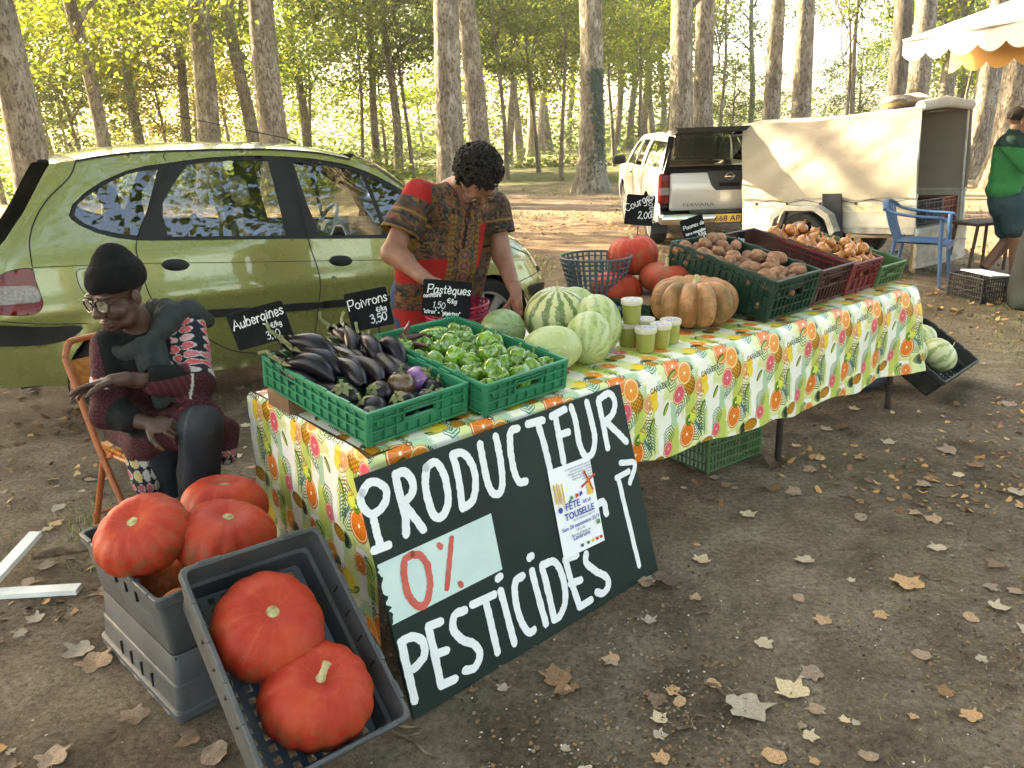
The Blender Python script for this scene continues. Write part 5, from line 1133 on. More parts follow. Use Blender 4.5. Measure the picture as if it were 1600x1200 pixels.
slots_ = [(x, y) for y in np.linspace(.06, .47, 6) for x in np.linspace(.055, .34, 5)]
for i, (x, y) in enumerate(slots_):
    s = U(.068, .088); z = .055 + .012 * (i % 2) + .02 * math.sin(PI * x / .4)
    grow('green_pepper', C2, PP[i % 3], (x + U(-.012, .012), y + U(-.012, .012), z), (U(-.9, .9), U(-1.0, .8), U(0, 6.28)), s, 'glossy green bell pepper with curled stem in the green crate', 'pepper', 'bell peppers in the green crate')
for i, (x, y) in enumerate(((.12, .10), (.2, .2), (.28, .30), (.16, .36), (.26, .12), (.10, .26))): grow('green_pepper', C2, PP[i % 3], (x, y, .108), (U(-.8, .8), U(-.8, .8), U(0, 6)), U(.07, .085), 'glossy green bell pepper with curled stem in the green crate', 'pepper', 'bell peppers in the green crate')
for i, (x, y, rz, lab) in enumerate(((.20, .50, .5, 'long pointed green pepper at the back of the pepper crate'), (.30, .50, -.7, 'fat long green pepper beside the pointed one at the back'), (.24, .44, .2, 'long light green pepper lying across the back of the crate'))): grow('green_pepper', C2, PP[3], (x, y, .10), (R(75), 0, rz), .062, lab, 'pepper', 'long peppers in the green crate')
CHI = veg('dried_chili_skin', ['#3d0f0e', '#5e1a16'], .35, .2, 20)
def chili():
    mb = MB(); mb.tube([(0, 0, 0), (.02, .004, .004), (.045, .012, .006), (.07, .03, .004)], [.002, .008, .007, .0015], 8); m0 = mb.mesh('dried_chili', CHI, True); mb = MB(); mb.tube([(-.02, -.006, .004), (0, 0, 0)], [.0015, .0025], 5); return [('dried_chili', m0), ('stem', mb.mesh('stem', PSTM, True))]
CH = chili()
for i in range(9): grow('dried_chili', C2, CH, (U(.03, .12), U(.47, .56), .075 + .004 * i), (U(-.3, .3), U(-.3, .3), U(0, 6)), U(1.1, 1.5), 'dried dark red chili in the back corner of the pepper crate', 'chili', 'dried chilies in the pepper crate')
# --- potatoes
POT = veg('potato_skin', ['#6e4a38', '#8a6249', '#a37d60'], .75, .25, 30, 0, .14, 5, .3, .25)
def potato(seed):
    def fn(th, u):
        a = PI * u; p = Vector((math.sin(a) * math.cos(th), math.sin(a) * math.sin(th), math.cos(a))); r = 1 + .16 * mnoise.noise(p * 1.1 + Vector((seed * 3.1, 0, 0))) + .05 * mnoise.noise(p * 3 + Vector((seed, 5, 0))); return Vector((p.x * .36 * r, p.y * .32 * r, p.z * .52 * r))
    vs, fs = blob(10, 14, fn); return [('potato', mk_mesh('potato', vs, fs, POT))]
PO = [potato(s) for s in range(5)]
def heap(name, M4, meshes, W, L, layers, size, label, cat, group, jit=.3, flat=True, slope=0.0):
    k = 0
    for z, nx_, ny_, off in layers:
        for j in range(ny_):
            for i in range(nx_):
                x = W * (i + .5 + off * .5 + U(-jit, jit)) / nx_; y = L * (j + .5 + off * .4 + U(-jit, jit)) / ny_
                x = min(max(x, .045), W - .045); y = min(max(y, .045), L - .045)
                rot = (R(90) + U(-.4, .4), U(-.5, .5), U(0, 6.28)) if flat else (U(-.5, .5), U(-.5, .5), U(0, 6.28))
                grow(name, M4, meshes[k % len(meshes)], (x, y, z + U(-.008, .008) + slope * (y - L / 2)), rot, U(*size), label, cat, group); k += 1
heap('potato', C3, PO, .40, .60, [(.055, 5, 7, 0), (.11, 5, 7, .3), (.155, 5, 7, 0), (.185, 4, 5, .2)], (.072, .10), 'earthy brown potato in the dark green crate', 'potato', 'potatoes in the dark green crate')
# --- onions and shallots
ONI = veg('onion_skin', ['#8a4c1e', '#b06e30', '#c8965a'], .38, .12, 26, .2, .14, 4); SHA = veg('shallot_skin', ['#6d3a2a', '#8f5238'], .45, .1, 30, .1)
def onion(mat, tall=1.0):
    mb = MB(); mb.lathe([(.001, -.40), (.10, -.39), (.30, -.30), (.46, -.10), (.5, .06), (.42, .24), (.25, .36), (.11, .45), (.06, .58), (.07, .68 * tall)], 16); return [('onion', mb.mesh('onion', mat, True, 80))]
ON = [onion(ONI), onion(ONI, 1.3)]; SH = [onion(SHA)]
heap('onion', C5, ON, .32, .55, [(.06, 4, 7, 0), (.115, 4, 7, .3), (.155, 4, 6, .1), (.19, 3, 4, .3)], (.058, .078), 'papery yellow-brown onion in the red crate', 'onion', 'onions in the red crate', flat=False)
for i in range(13):
    grow('shallot', C4, SH[0], (U(.05, .30), U(.05, .50), .03 + U(0, .012)), (R(80), U(-.5, .5), U(0, 6)), (U(.026, .034), U(.026, .034), U(.05, .06)), 'small red-brown shallot lying in the brown crate', 'shallot', 'shallots in the brown crate')
mb = MB()
for i in range(60):
    a = U(0, 6.28); x, y = U(.05, .30), U(.04, .52); L = U(.02, .05); mb.tube([(x, y, .02 + U(0, .02)), (x + math.cos(a) * L, y + math.sin(a) * L, .03 + U(0, .03))], [.0018, .0008], 4)
o = mb.obj('shallot_stalk_debris', M('dry_stalks', ['#6b4a30', '#a07a52'], 20, .8), None, True); o.matrix_world = C4; tag(o, 'dry shallot stalks strewn in the brown crate', None, kind='stuff')
# --- squashes and melons
def pumpkin_mat(name, c0, c1, streak, dirt=(.09, .07, .03), dcov=.5, rough=.55, greenish=None):
    t = NT(name); v = t.coord('Object'); g = t.n('TexGradient', gradient_type='RADIAL'); t.l(v, g.inputs[0]); cb = t.n('CombineXYZ'); t.l(t.math('MULTIPLY', g.outputs['Fac'], 26.0), cb.inputs[0]); sp = t.n('SeparateXYZ'); t.l(v, sp.inputs[0]); t.l(t.math('MULTIPLY', sp.outputs[2], 2.0), cb.inputs[1])
    c = t.ramp(t.noise(v, 2.2, 5), [(.3, c0), (.7, c1)]); c = t.mix(t.ramp(t.noise(cb.outputs[0], 1.5, 4, .6), [(.5, 0.0), (.8, .35)]), c, streak)
    lowm = t.ramp(sp.outputs[2], [(.02, 1.0), (.38, .6), (.62, 0.0)])
    c = t.mix(t.math('MULTIPLY', lowm, t.ramp(t.noise(v, 9, 7, .75), [(.47, 0.0), (.62, dcov * 1.7)])), c, dirt)
    if greenish: c = t.mix(t.ramp(t.noise(v, 3, 6, .7), [(.42, 0.0), (.62, .85)]), c, greenish)
    c = t.mix(t.ramp(t.noise(v, 4.5, 6, .7), [(.50, 0.0), (.70, .45)]), c, (.42, .085, .02)); c = t.mix(t.ramp(t.noise(v, 13, 6, .75), [(.60, 0.0), (.72, .5)]), c, (.20, .035, .015)); c = t.mix(t.ramp(t.voro(v, 16), [(.03, .5), (.06, 0.0)]), c, (.75, .45, .25))
    return t.bsdf(c, t.math('ADD', t.math('MULTIPLY', t.noise(v, 7, 5), .3), rough - .15), t.bump(t.math('ADD', t.noise(cb.outputs[0], 1.5, 4), t.noise(v, 22, 6)), .12, .02), spec=.3)
PKR = pumpkin_mat('red_pumpkin_skin', (.36, .021, .009), (.48, .044, .014), (.56, .12, .045), dcov=.8); PKB = pumpkin_mat('brown_pumpkin_skin', (.42, .19, .075), (.50, .26, .12), (.58, .36, .19), greenish=(.11, .085, .028), rough=.5); PKO = pumpkin_mat('orange_squash_skin', (.62, .14, .03), (.68, .18, .04), (.75, .28, .1)); PKG = pumpkin_mat('red_pumpkin_greening', (.42, .035, .016), (.54, .065, .022), (.6, .15, .06), greenish=(.16, .085, .03))
CORK = veg('corky_stem', ['#8a7a4c', '#b5a878', '#cfc59c'], .7, .3, 40, scale=12)
def pumpkin(mat, ribs, amp, flat=.68, seed=0, dent=.10, stem='cork', power=1.0, sq=.72):
    r = random.Random(seed)
    def fn(th, u):
        a = PI * u; s = math.sin(a) ** sq; rib = 1 - amp * (1 - abs(math.sin(ribs / 2 * th + seed))) ** 2.0 * 1.0
        rib = 1 - amp * (1 - abs(math.sin(ribs / 2 * th + seed)) ** .7); rad = .5 * s * (rib if s > .1 else 1) * (1 + .02 * math.sin(2 * th + seed) + .02 * math.sin(3 * th + 2 * seed)); z = flat * .5 * (1 - math.cos(a)); q = rad / .5
        z -= dent * math.exp(-(q / .30) ** 2) * (1 if u > .5 else -.6); return Vector((max(.0005, rad) * math.cos(th), max(.0005, rad) * math.sin(th), z))
    n = max(36, ribs * 12 if amp > .2 else ribs * 6); vs, fs = blob(22, n, fn); me = mk_mesh('pumpkin', vs, fs, mat); mb = MB(); zt = flat - dent
    if stem == 'cork': mb.lathe([(.062, zt - .01), (.058, zt + .022), (.05, zt + .028), (.042, zt + .020), (.022, zt + .022), (.018, zt + .034), (.001, zt + .036)], 16)
    else: mb.tube([(0, 0, zt - .02), (.01, 0, zt + .05), (.04, .01, zt + .11), (.075, .02, zt + .15)], [.06, .035, .03, .042], 9)
    return [('pumpkin', me), ('stem', mb.mesh('stem', CORK, True, 50))]
I4 = Matrix.Identity(4)
P_RED = [pumpkin(PKR, 12, .04, .68, 1), pumpkin(PKR, 15, .05, .64, 2, .09), pumpkin(PKR, 14, .06, .72, 3, .10, 'stub')]; P_BRN = pumpkin(PKB, 11, .34, .54, 5, .15, 'stub', sq=.55); P_GRN = pumpkin(PKG, 11, .05, .55, 6, .09, 'stub'); P_ORG = pumpkin(PKO, 10, .02, .82, 7, .05)
def pk(parts, p, d, rot, label, group=None, zs=1.0): return grow('pumpkin', Matrix.Translation(p), parts, (0, 0, 0), rot, (d, d, d * zs), label, 'pumpkin', group)
pk(P_BRN, T(1.885, .33, .004), .40, (0, 0, .4), 'large brown deeply ribbed pumpkin on the fruit cloth')
def melon_mat(name, base, stripe, n, thr=.5, soft=.08, net=None):
    t = NT(name); v = t.coord('Object'); g = t.n('TexGradient', gradient_type='RADIAL'); t.l(v, g.inputs[0]); no = t.noise(v, 5.5, 6, .7)
    a = t.math('ADD', t.math('MULTIPLY', g.outputs['Fac'], float(n)), t.math('MULTIPLY', t.math('SUBTRACT', no, .5), 1.5)); s = t.math('ABSOLUTE', t.math('SUBTRACT', t.math('FRACT', a), .5)); s = t.math('MULTIPLY', s, 2.0); s = t.math('ADD', s, t.math('MULTIPLY', t.math('SUBTRACT', t.noise(v, 22, 4), .5), .55))
    c = t.mix(t.ramp(s, [(thr - soft, 0.0), (thr + soft, 1.0)]), base, t.ramp(t.noise(v, 9, 5), [(.35, stripe), (.7, tuple(q * 1.6 for q in stripe))])); c = t.mix(t.ramp(t.noise(v, 34, 4), [(.5, 0.0), (.7, .35)]), c, tuple(q * 1.15 for q in base)); c = t.mix(t.ramp(t.noise(v, 3, 6), [(.55, 0.0), (.75, .4)]), c, (.40, .36, .16))
    return t.bsdf(c, .38, t.bump(t.noise(v, 16, 4), .05, .01), spec=.45)
ML1 = melon_mat('striped_melon_rind', (.50, .49, .24), (.085, .125, .035), 12, .52, .06); ML2 = melon_mat('pale_striped_melon_rind', (.40, .44, .20), (.21, .27, .09), 13, .55, .12); ML3 = melon_mat('plain_pale_melon_rind', (.38, .42, .19), (.33, .37, .15), 9, .6, .4); ML4 = melon_mat('mottled_green_melon_rind', (.24, .32, .15), (.13, .20, .08), 12, .55, .3); ML5 = melon_mat('far_striped_squash_rind', (.56, .57, .33), (.22, .28, .10), 10, .62, .1)
def melon(mat, asp=1.0, stem=True, ribs=0.0):
    def fn(th, u): a = PI * u; rad = .5 * math.sin(a) ** .95 * (1 - ribs * abs(math.cos(6 * th))); return Vector((max(.0005, rad) * math.cos(th), max(.0005, rad) * math.sin(th), -asp * .5 * math.cos(a) - (.02 * math.exp(-((1 - u) / .06) ** 2))))
    vs, fs = blob(20, 28, fn); mb = MB(); zt = asp * .5 - .03; mb.tube([(0, 0, zt), (.005, 0, zt + .05), (.03, .02, zt + .1), (.02, .05, zt + .13)], [.02, .014, .012, .008], 6); return [('watermelon', mk_mesh('watermelon', vs, fs, mat)), ('stem', mb.mesh('stem', CORK, True))]
def ml(parts, a, b, z, d, rot, label): return grow('watermelon', Matrix.Translation(T(a, b, z)), parts, (0, 0, 0), rot, d, label, 'watermelon', 'melons on the stall')
ml(melon(ML1, .92), 1.20, .50, .128, .275, (.15, -.1, .6), 'large round watermelon with jagged dark green stripes')
ml(melon(ML3, 1.42), .925, .235, .095, .175, (R(88), .1, R(-60)), 'plain pale green oval melon lying at the table front')
ml(melon(ML2, 1.25), 1.125, .24, .10, .185, (R(62), .3, R(160)), 'pale striped oval melon leaning behind the plain one')
ml(melon(ML2, 1.3), 1.265, .33, .115, .20, (R(40), .5, R(150)), 'second pale striped melon next to the jars')
ml(melon(ML4, 1.15), .985, .60, .09, .185, (R(70), 0, R(30)), 'small mottled green melon tucked behind the pepper crate')
ml(melon(ML2, 1.0), 1.42, .62, .105, .205, (.4, .3, 0), 'pale round melon half hidden behind the striped watermelon')
# --- small crate with two red pumpkins, third behind the basket
C7 = pose(1.75, .47, .008, 0, 40); crate('small_dark_crate', 'small dark green crate carrying the red pumpkins on the table', .40, .38, .085, PDGR, 'ribbed', C7, group='open crates on the table', nx=10, ny=9)
mbx = MB(); mbx.box((.2, .19, .07), (.37, .35, .012)); o = mbx.obj('cardboard_sheet', CARD, None); o.matrix_world = C7; tag(o, 'cardboard sheet under the red pumpkins in the small crate', 'cardboard')
pk(P_GRN, T(2.06, .64, .085), .27, (.06, 0, 1.0), 'flat red pumpkin with greenish rind in front of the taller one')
pk(P_RED[2], T(2.06, .84, .15), .265, (-.05, .05, 2.0), 'tall bright red pumpkin at the back of the table', zs=1.05)
pk(P_RED[0], T(1.86, .80, .02), .26, (.1, .2, .5), 'deep red pumpkin half hidden behind the grey basket')
# --- jam tubs, scale, baskets
JAM = NT('green_jam_tub'); _v = JAM.coord('Object'); JAM = JAM.bsdf(JAM.ramp(JAM.noise(_v, 8, 4), [(.3, (.24, .26, .05)), (.7, (.34, .35, .09))]), .25, None, sss=.15, coat=.4)
LIDW = M('tub_lid_rim', '#c4bda6', rough=.45); LIDP = M('tub_lid_print', ['#7b1d24', '#c6c0b8', '#27508a', '#d8d2c8', '#8f2a30'], 38, .4, stops=[.36, .44, .5, .56, .64])
def tub(p, label):
    root = thing('jam_tub', label, 'tub', tuple(p), (0, 0, U(0, 6)), 'tubs of green jam')
    mb = MB(); mb.lathe([(.0, 0), (.033, 0), (.035, .003), (.041, .086), (.0, .088)], 28); mb.obj('cup', JAM, root, True, 50)
    mb = MB(); mb.lathe([(.043, .080), (.0445, .084), (.0445, .098), (.042, .101), (.038, .0985)], 28); l = mb.obj('lid', LIDW, root, True, 40); mb = MB(); mb.lathe([(.0385, .0988), (.0, .0990)], 28); mb.obj('lid_print', LIDP, l)
for (a, b, z, lab) in ((1.385, .175, .004, 'nearest tub of green jam at the front of the cluster'), (1.478, .175, .004, 'second tub of green jam in the front row'), (1.565, .195, .004, 'third tub of green jam nearest the ribbed pumpkin'), (1.405, .29, .004, 'tub of green jam standing under the top tub'), (1.505, .285, .004, 'tub of green jam in the back row of the cluster'), (1.40, .265, .106, 'tub of green jam standing on top of the others')): tub(T(a, b, z), lab)
sc_ = thing('kitchen_scale', 'white weighing scale with blue front under the grey basket', 'scale', tuple(T(1.60, .70, .004)), (0, 0, TANG + .05))
WPL = M('cream_plastic', ['#cfc9b6', '#ded9c8'], 6, .45); mb = MB(); mb.box((.15, .14, .03), (.30, .28, .05), ch=.012); mb.obj('base', WPL, sc_); mb = MB(); mb.box((.15, .14, .066), (.34, .30, .012), ch=.004); mb.obj('platform', WPL, sc_)
mb = MB(); mb.box((.17, -.03, .036), (.26, .06, .056), (R(-25), 0, 0), .006); mb.obj('display_panel', M('scale_blue_panel', ['#1f2f5c', '#2b3f74'], 6, .35), sc_); mb = MB(); mb.box((.15, -.058, .05), (.10, .01, .022), (R(-25), 0, 0)); mb.obj('screen', M('scale_screen', '#7f9a86', rough=.2), sc_)
mb = MB(); mb.tube([(.33, -.02, .01), (.33, -.02, .10)], .004, 6); mb.tube([(.30, -.02, .10), (.33, -.02, .10)], .004, 6); mb.obj('label_holder', CHR, sc_, True)
def basket(name, label, p, r0, r1, h, mat, nb, nr, group=None, rz=0.0, rim=.006):
    root = thing(name, label, 'basket', tuple(p), (0, 0, rz), group); mb = MB()
    mb.lathe([(.001, .002), (r0, .002), (r0 + .003, .008), (r0 - .004, .008), (.001, .007)], 28); mb.obj('base', mat, root)
    mb = MB(); mb.tube([(r1 * math.cos(a), r1 * math.sin(a), h) for a in np.linspace(0, 2 * PI, 41)[:-1]], rim, 8, True); mb.obj('rim', mat, root, True)
    me = None
    for k in range(nr):
        z = .02 + (h - .03) * (k + .5) / nr; r = r0 + (r1 - r0) * z / h; mb = MB(); mb.tube([(r * math.cos(a), r * math.sin(a), z) for a in np.linspace(0, 2 * PI, 33)[:-1]], .0036 if k else .005, 5, True); mb.obj('hoop', mat, root, True)
    for k in range(nb):
        a = 2 * PI * k / nb
        if me is None: mb = MB(); mb.box((0, 0, 0), (.0035, .011, math.hypot(h, r1 - r0)), (0, math.atan2(r1 - r0, h), 0)); me = mb.mesh('stave', mat)
        inst('stave', me, root, ((r0 + r1) / 2 * math.cos(a), (r0 + r1) / 2 * math.sin(a), h / 2), (0, 0, a))
BKG = plastic('blue_grey_basket_plastic', '#2f3d42', '#42525a', .45, .15); BKP = plastic('raspberry_plastic', '#96123a', '#b81f4d', .4, .1); BKD = plastic('dark_grey_basket', '#26282c', '#393c42', .45, .2)
basket('grey_basket', 'empty dark grey lattice basket standing on the scale', T(1.80, .86, .076), .125, .175, .20, BKG, 34, 7)
bp = T(1.04, .985, 0); bp.z = 0
stool = thing('wooden_stool', 'low wooden stool behind the table under the berry baskets', 'stool', (bp.x, bp.y, 0), (0, 0, .4)); mb = MB(); mb.box((0, 0, .60), (.34, .34, .03), ch=.005); mb.obj('seat', M('stool_wood', ['#5a4630', '#7a6244'], 9, .7, stretch=(1, 9, 9)), stool)
for sx in (-1, 1):
    for sy in (-1, 1): mb = MB(); mb.box((sx * .14, sy * .14, .295), (.035, .035, .59)); mb.obj('leg', M('stool_leg_wood', ['#5a4630', '#7a6244'], 9, .7), stool)
basket('dark_basket', 'dark grey lattice basket at the bottom of the basket stack', (bp.x, bp.y, .616), .115, .145, .13, BKD, 30, 5, 'baskets behind the pepper crate')
basket('raspberry_basket', 'raspberry red basket nested in the dark one', (bp.x, bp.y, .665), .112, .142, .13, BKP, 28, 5, 'baskets behind the pepper crate', .1)
basket('raspberry_basket', 'topmost raspberry red basket of the stack behind the peppers', (bp.x, bp.y, .715), .112, .142, .13, BKP, 28, 5, 'baskets behind the pepper crate', .2)
# ================================================================ SIGN BOARD
def homog(src, dst):
    A = []; b = []
    for (x, y), (u, v) in zip(src, dst): A += [[x, y, 1, 0, 0, 0, -u * x, -u * y], [0, 0, 0, x, y, 1, -v * x, -v * y]]; b += [u, v]
    h = np.linalg.solve(np.array(A, float), np.array(b, float)); return lambda x, y: ((h[0] * x + h[1] * y + h[2]) / (h[6] * x + h[7] * y + 1), (h[3] * x + h[4] * y + h[5]) / (h[6] * x + h[7] * y + 1))
BW, BH = 1.115, .712
bl = T(.0 - .08, -.262, -TH); br_ = T(1.03, -.208, -TH); bx_ = (br_ - bl).normalized(); bn = Vector((-bx_.y, bx_.x, 0)); lean_ = .19 / BH
by_ = (bn * lean_ + Vector((0, 0, math.sqrt(1 - lean_ ** 2)))); bz_ = bx_.cross(by_)
BM = Matrix(((bx_.x, by_.x, bz_.x, bl.x), (bx_.y, by_.y, bz_.y, bl.y), (bx_.z, by_.z, bz_.z, bl.z + .004), (0, 0, 0, 1)))
def board_paint():
    t = NT('dark_green_board_paint'); v = t.coord('Object'); c = t.ramp(t.noise(v, 3, 5), [(.3, (.009, .018, .016)), (.7, (.015, .027, .023))]); c = t.mix(t.ramp(t.noise(t.coord('Object', (1, 8, 1)), 5, 6, .7), [(.62, 0.0), (.75, .35)]), c, (.06, .075, .07)); return t.bsdf(c, .5, t.bump(t.noise(t.coord('Object', (2, 14, 2)), 9, 5), .12, .004), spec=.2)
def brush(name, c0, c1, thin):
    t = NT(name); v = t.coord('Object'); s = t.noise(t.coord('Object', (6, 1.6, 1)), 22, 6, .7); return t.bsdf(t.mix(t.ramp(s, [(.62, 0.0), (.74, thin)]), t.ramp(t.noise(v, 12, 4), [(.3, c0), (.7, c1)]), (.12, .15, .14)), .45, t.bump(s, .35, .003))
sb = bpy.data.objects.new('sign_board', None); COL.objects.link(sb); sb.matrix_world = BM; tag(sb, 'dark green hand-painted board reading producteur 0% pesticides leaning on the table', 'sign')
mb = MB(); mb.box((BW / 2, BH / 2, -.006), (BW, BH, .012), ch=.0015); mb.obj('board', board_paint(), sb)
WPT = brush('white_brush_paint', (.74, .75, .78), (.80, .81, .83), .45); RPT = brush('red_brush_paint', (.50, .055, .045), (.62, .12, .09), .0); PPT = M('pale_blue_paint', ['#b9cfcb', '#c6d9d5'], 7, .5, .1)
Hz = homog([((648 - 520) / .45, (1128 - 600) / .45), ((1022 - 520) / .45, (890 - 600) / .45), ((535 - 520) / .45, (752 - 600) / .45), ((953 - 520) / .45, (610 - 600) / .45)], [(0, 0), (BW, 0), (0, BH), (BW, BH)])
def st(*pts): return [tuple(p) for p in catmull([Vector((*Hz(x, y), 0)) for x, y in pts], 7)]
mb = MB(); pp = [Hz(*q) for q in ((128, 640), (530, 458), (578, 648), (190, 848))]
rag = [(pp[0][0] + (pp[3][0] - pp[0][0]) * k / 26 + U(-.009, .009) + .004, pp[0][1] + (pp[3][1] - pp[0][1]) * k / 26) for k in range(1, 26)]
mb.prism([pp[0]] + rag + [pp[3], pp[2], pp[1]], .0006, .0012); mb.obj('pale_panel', PPT, sb)
for k in range(26):
    a = U(0, 1); x, y = pp[0][0] + (pp[3][0] - pp[0][0]) * a - U(.002, .016), pp[0][1] + (pp[3][1] - pp[0][1]) * a; s = U(.0015, .005)
WORDS = {
 'P': [[(60, 392), (78, 360), (112, 352), (145, 374), (150, 412), (128, 450), (95, 463), (66, 440), (55, 408), (62, 388)], [(102, 465), (118, 520), (137, 578)], [(112, 590), (165, 570)]],
 'R': [[(180, 325), (200, 400), (222, 470), (228, 532)], [(182, 325), (216, 318), (243, 350), (243, 392), (212, 425)], [(214, 428), (252, 470), (290, 515)]],
 'O': [[(292, 302), (322, 282), (350, 312), (370, 372), (374, 432), (350, 474), (325, 464), (305, 420), (290, 360), (292, 302)]],
 'D': [[(385, 257), (410, 340), (428, 440)], [(387, 255), (422, 252), (456, 292), (471, 350), (463, 412), (430, 440)]],
 'U': [[(482, 222), (497, 290), (520, 368), (545, 393), (565, 375), (562, 310), (548, 240), (536, 196)]],
 'C': [[(612, 168), (588, 180), (590, 240), (605, 310), (625, 350), (652, 348)]],
 'T': [[(647, 154), (700, 141)], [(682, 150), (708, 225), (733, 312)]],
 'E': [[(730, 128), (775, 105)], [(742, 126), (757, 190), (778, 282)], [(757, 192), (790, 182)]],
 'U.': [[(797, 97), (815, 150), (830, 220), (852, 263), (876, 253), (882, 200), (867, 140), (850, 82)]],
 'R.': [[(890, 78), (908, 150), (928, 236)], [(892, 72), (926, 52), (946, 82), (940, 122), (912, 150)], [(920, 150), (955, 180), (990, 214)]],
 'P_': [[(225, 905), (252, 1000), (283, 1105)], [(228, 903), (266, 886), (304, 902), (310, 950), (282, 988), (256, 1003)]],
 'E_': [[(322, 850), (347, 940), (376, 1050)], [(322, 848), (365, 832)], [(347, 945), (390, 930)], [(376, 1050), (425, 1026)]],
 'S_': [[(450, 790), (416, 806), (410, 850), (440, 888), (490, 906), (510, 942), (494, 985), (460, 995)]],
 'T_': [[(477, 770), (552, 735)], [(522, 755), (547, 840), (572, 930)]],
 'I_': [[(575, 722), (600, 800), (630, 898)], [(563, 680), (566, 684)]],
 'C_': [[(650, 670), (625, 692), (630, 760), (655, 830), (680, 860), (700, 850)]],
 'I.': [[(682, 652), (705, 730), (738, 830)], [(671, 608), (674, 612)]],
 'D_': [[(716, 635), (741, 720), (766, 815)], [(718, 630), (762, 622), (792, 680), (802, 750), (786, 800), (766, 815)]],
 'E.': [[(796, 612), (822, 690), (852, 770)], [(798, 610), (835, 596)], [(818, 692), (852, 680)], [(852, 770), (890, 746)]],
 'S.': [[(868, 592), (870, 622), (905, 650), (942, 670), (947, 700), (932, 722), (910, 720)]],
 'arrow': [[(970, 345), (1008, 480), (1050, 628)], [(962, 336), (1002, 314)], [(974, 286), (1022, 288), (1008, 352)]],
 'stroke': [[(888, 440), (918, 416), (932, 456)]]}
for k, (nm, L) in enumerate(WORDS.items()):
    big = nm == 'P'; me = ribbon_mesh('painted_letter', [st(*q) for q in L], .026 if nm not in ('P', 'arrow') else (.024 if big else .022), WPT, None, .0012, .10, 5 + k); mobj('painted_arrow' if nm == 'arrow' else ('painted_stroke' if nm == 'stroke' else 'painted_letter'), me, sb)
mobj('red_zero', ribbon_mesh('red_zero', [st((252, 602), (226, 622), (226, 680), (246, 745), (280, 778), (310, 768), (321, 710), (310, 642), (282, 606), (252, 602))], .022, RPT, None, .0026, .14, 3), sb)
mobj('red_percent', ribbon_mesh('red_percent', [st((392, 545), (388, 620), (382, 716)), st((348, 568), (354, 574)), st((428, 698), (434, 704))], .018, RPT, None, .0026, .14, 4), sb)
# --- poster
pc = [Hz(*q) for q in ((790, 612), (927, 545), (710, 318), (856, 265))]; PWd = math.hypot(pc[1][0] - pc[0][0], pc[1][1] - pc[0][1]); PHt = math.hypot(pc[2][0] - pc[0][0], pc[2][1] - pc[0][1])
pu = Vector((pc[1][0] - pc[0][0], pc[1][1] - pc[0][1], 0)).normalized(); pv = Vector((-pu.y, pu.x, 0))
PM = BM @ Matrix(((pu.x, pv.x, 0, pc[0][0]), (pu.y, pv.y, 0, pc[0][1]), (0, 0, 1, .0045), (0, 0, 0, 1)))
po = bpy.data.objects.new('festival_poster', None); COL.objects.link(po); po.matrix_world = PM; tag(po, 'white festival poster with blue lettering stuck on the green board', 'poster')
PAPER = M('poster_paper', ['#e9e9ee', '#f2f2f4'], 3, .5)
vs = []; n = 8
for j in range(n + 1):
    for i in range(n + 1): x, y = PWd * i / n, PHt * j / n; vs.append((x, y, .0008 * math.sin(3 * i / n) + .002 * max(0, (abs(i - n / 2) + abs(j - n / 2)) / n - .8)))
mobj('paper', mk_mesh('paper', vs, [(j * (n + 1) + i, j * (n + 1) + i + 1, (j + 1) * (n + 1) + i + 1, (j + 1) * (n + 1) + i) for j in range(n) for i in range(n)], PAPER), po)
def ftext(name, txt, parent, loc, size, mat, rot=(0, 0, 0), bold=0.0, align='LEFT', ext=0.0, sx=1.0):
    cu = bpy.data.curves.new(name, 'FONT'); cu.body = txt; cu.size = size; cu.offset = bold; cu.align_x = align; cu.extrude = ext; cu.resolution_u = 3; o = bpy.data.objects.new(name, cu); COL.objects.link(o); dg = bpy.context.evaluated_depsgraph_get(); me = bpy.data.meshes.new_from_object(o.evaluated_get(dg)); bpy.data.objects.remove(o); me.materials.clear(); me.materials.append(mat); return inst(name, me, parent, loc, rot, (sx, 1, 1))
INKB = M('poster_blue_ink', '#2a3f9a', rough=.6); INKY = M('poster_yellow_ink', '#e3b63c', rough=.6); INKR = M('poster_red_ink', '#c2322e', rough=.6); INKG = M('poster_green_ink', '#3d8a48', rough=.6); INKK = M('poster_dark_ink', '#3a3f66', rough=.6)
k_ = PWd / .20; zz = .004
ftext('poster_text', 'FÊTE', po, (.045 * k_, PHt * .40 + .031 * k_, zz), .034 * k_, INKB, bold=.0006); ftext('poster_text', 'DE LA', po, (.128 * k_, PHt * .40 + .034 * k_, zz), .015 * k_, INKB, bold=.0003); ftext('poster_text', 'TOUSELLE', po, (.035 * k_, PHt * .40, zz), .031 * k_, INKB, bold=.0007); ftext('poster_text', 'DE LA GRAINE À L\'ASSIETTE', po, (.07 * k_, PHt * .40 - .012 * k_, zz), .0085 * k_, INKK)
ftext('poster_text', 'Sam 28 septembre 2019', po, (.012 * k_, PHt * .29, zz), .0185 * k_, INKB, bold=.0002); ftext('poster_text', '10h à 18h', po, (.075 * k_, PHt * .245, zz), .011 * k_, INKK); ftext('poster_text', 'Parc du Château de', po, (.05 * k_, PHt * .20, zz), .0115 * k_, INKK); ftext('poster_text', 'Lavérune', po, (.055 * k_, PHt * .155, zz), .022 * k_, INKB, bold=.0002)
for j in range(6): ftext('poster_text', ['ouverture du marché paysan', 'animations pour enfants', 'battage et mouture du blé', 'cuisson du pain au four', 'dégustation et buvette', 'entrée libre'][j], po, (PWd * .97, PHt * (.93 - .032 * j), zz), .0105 * k_, INKK, align='RIGHT')
mb = MB()
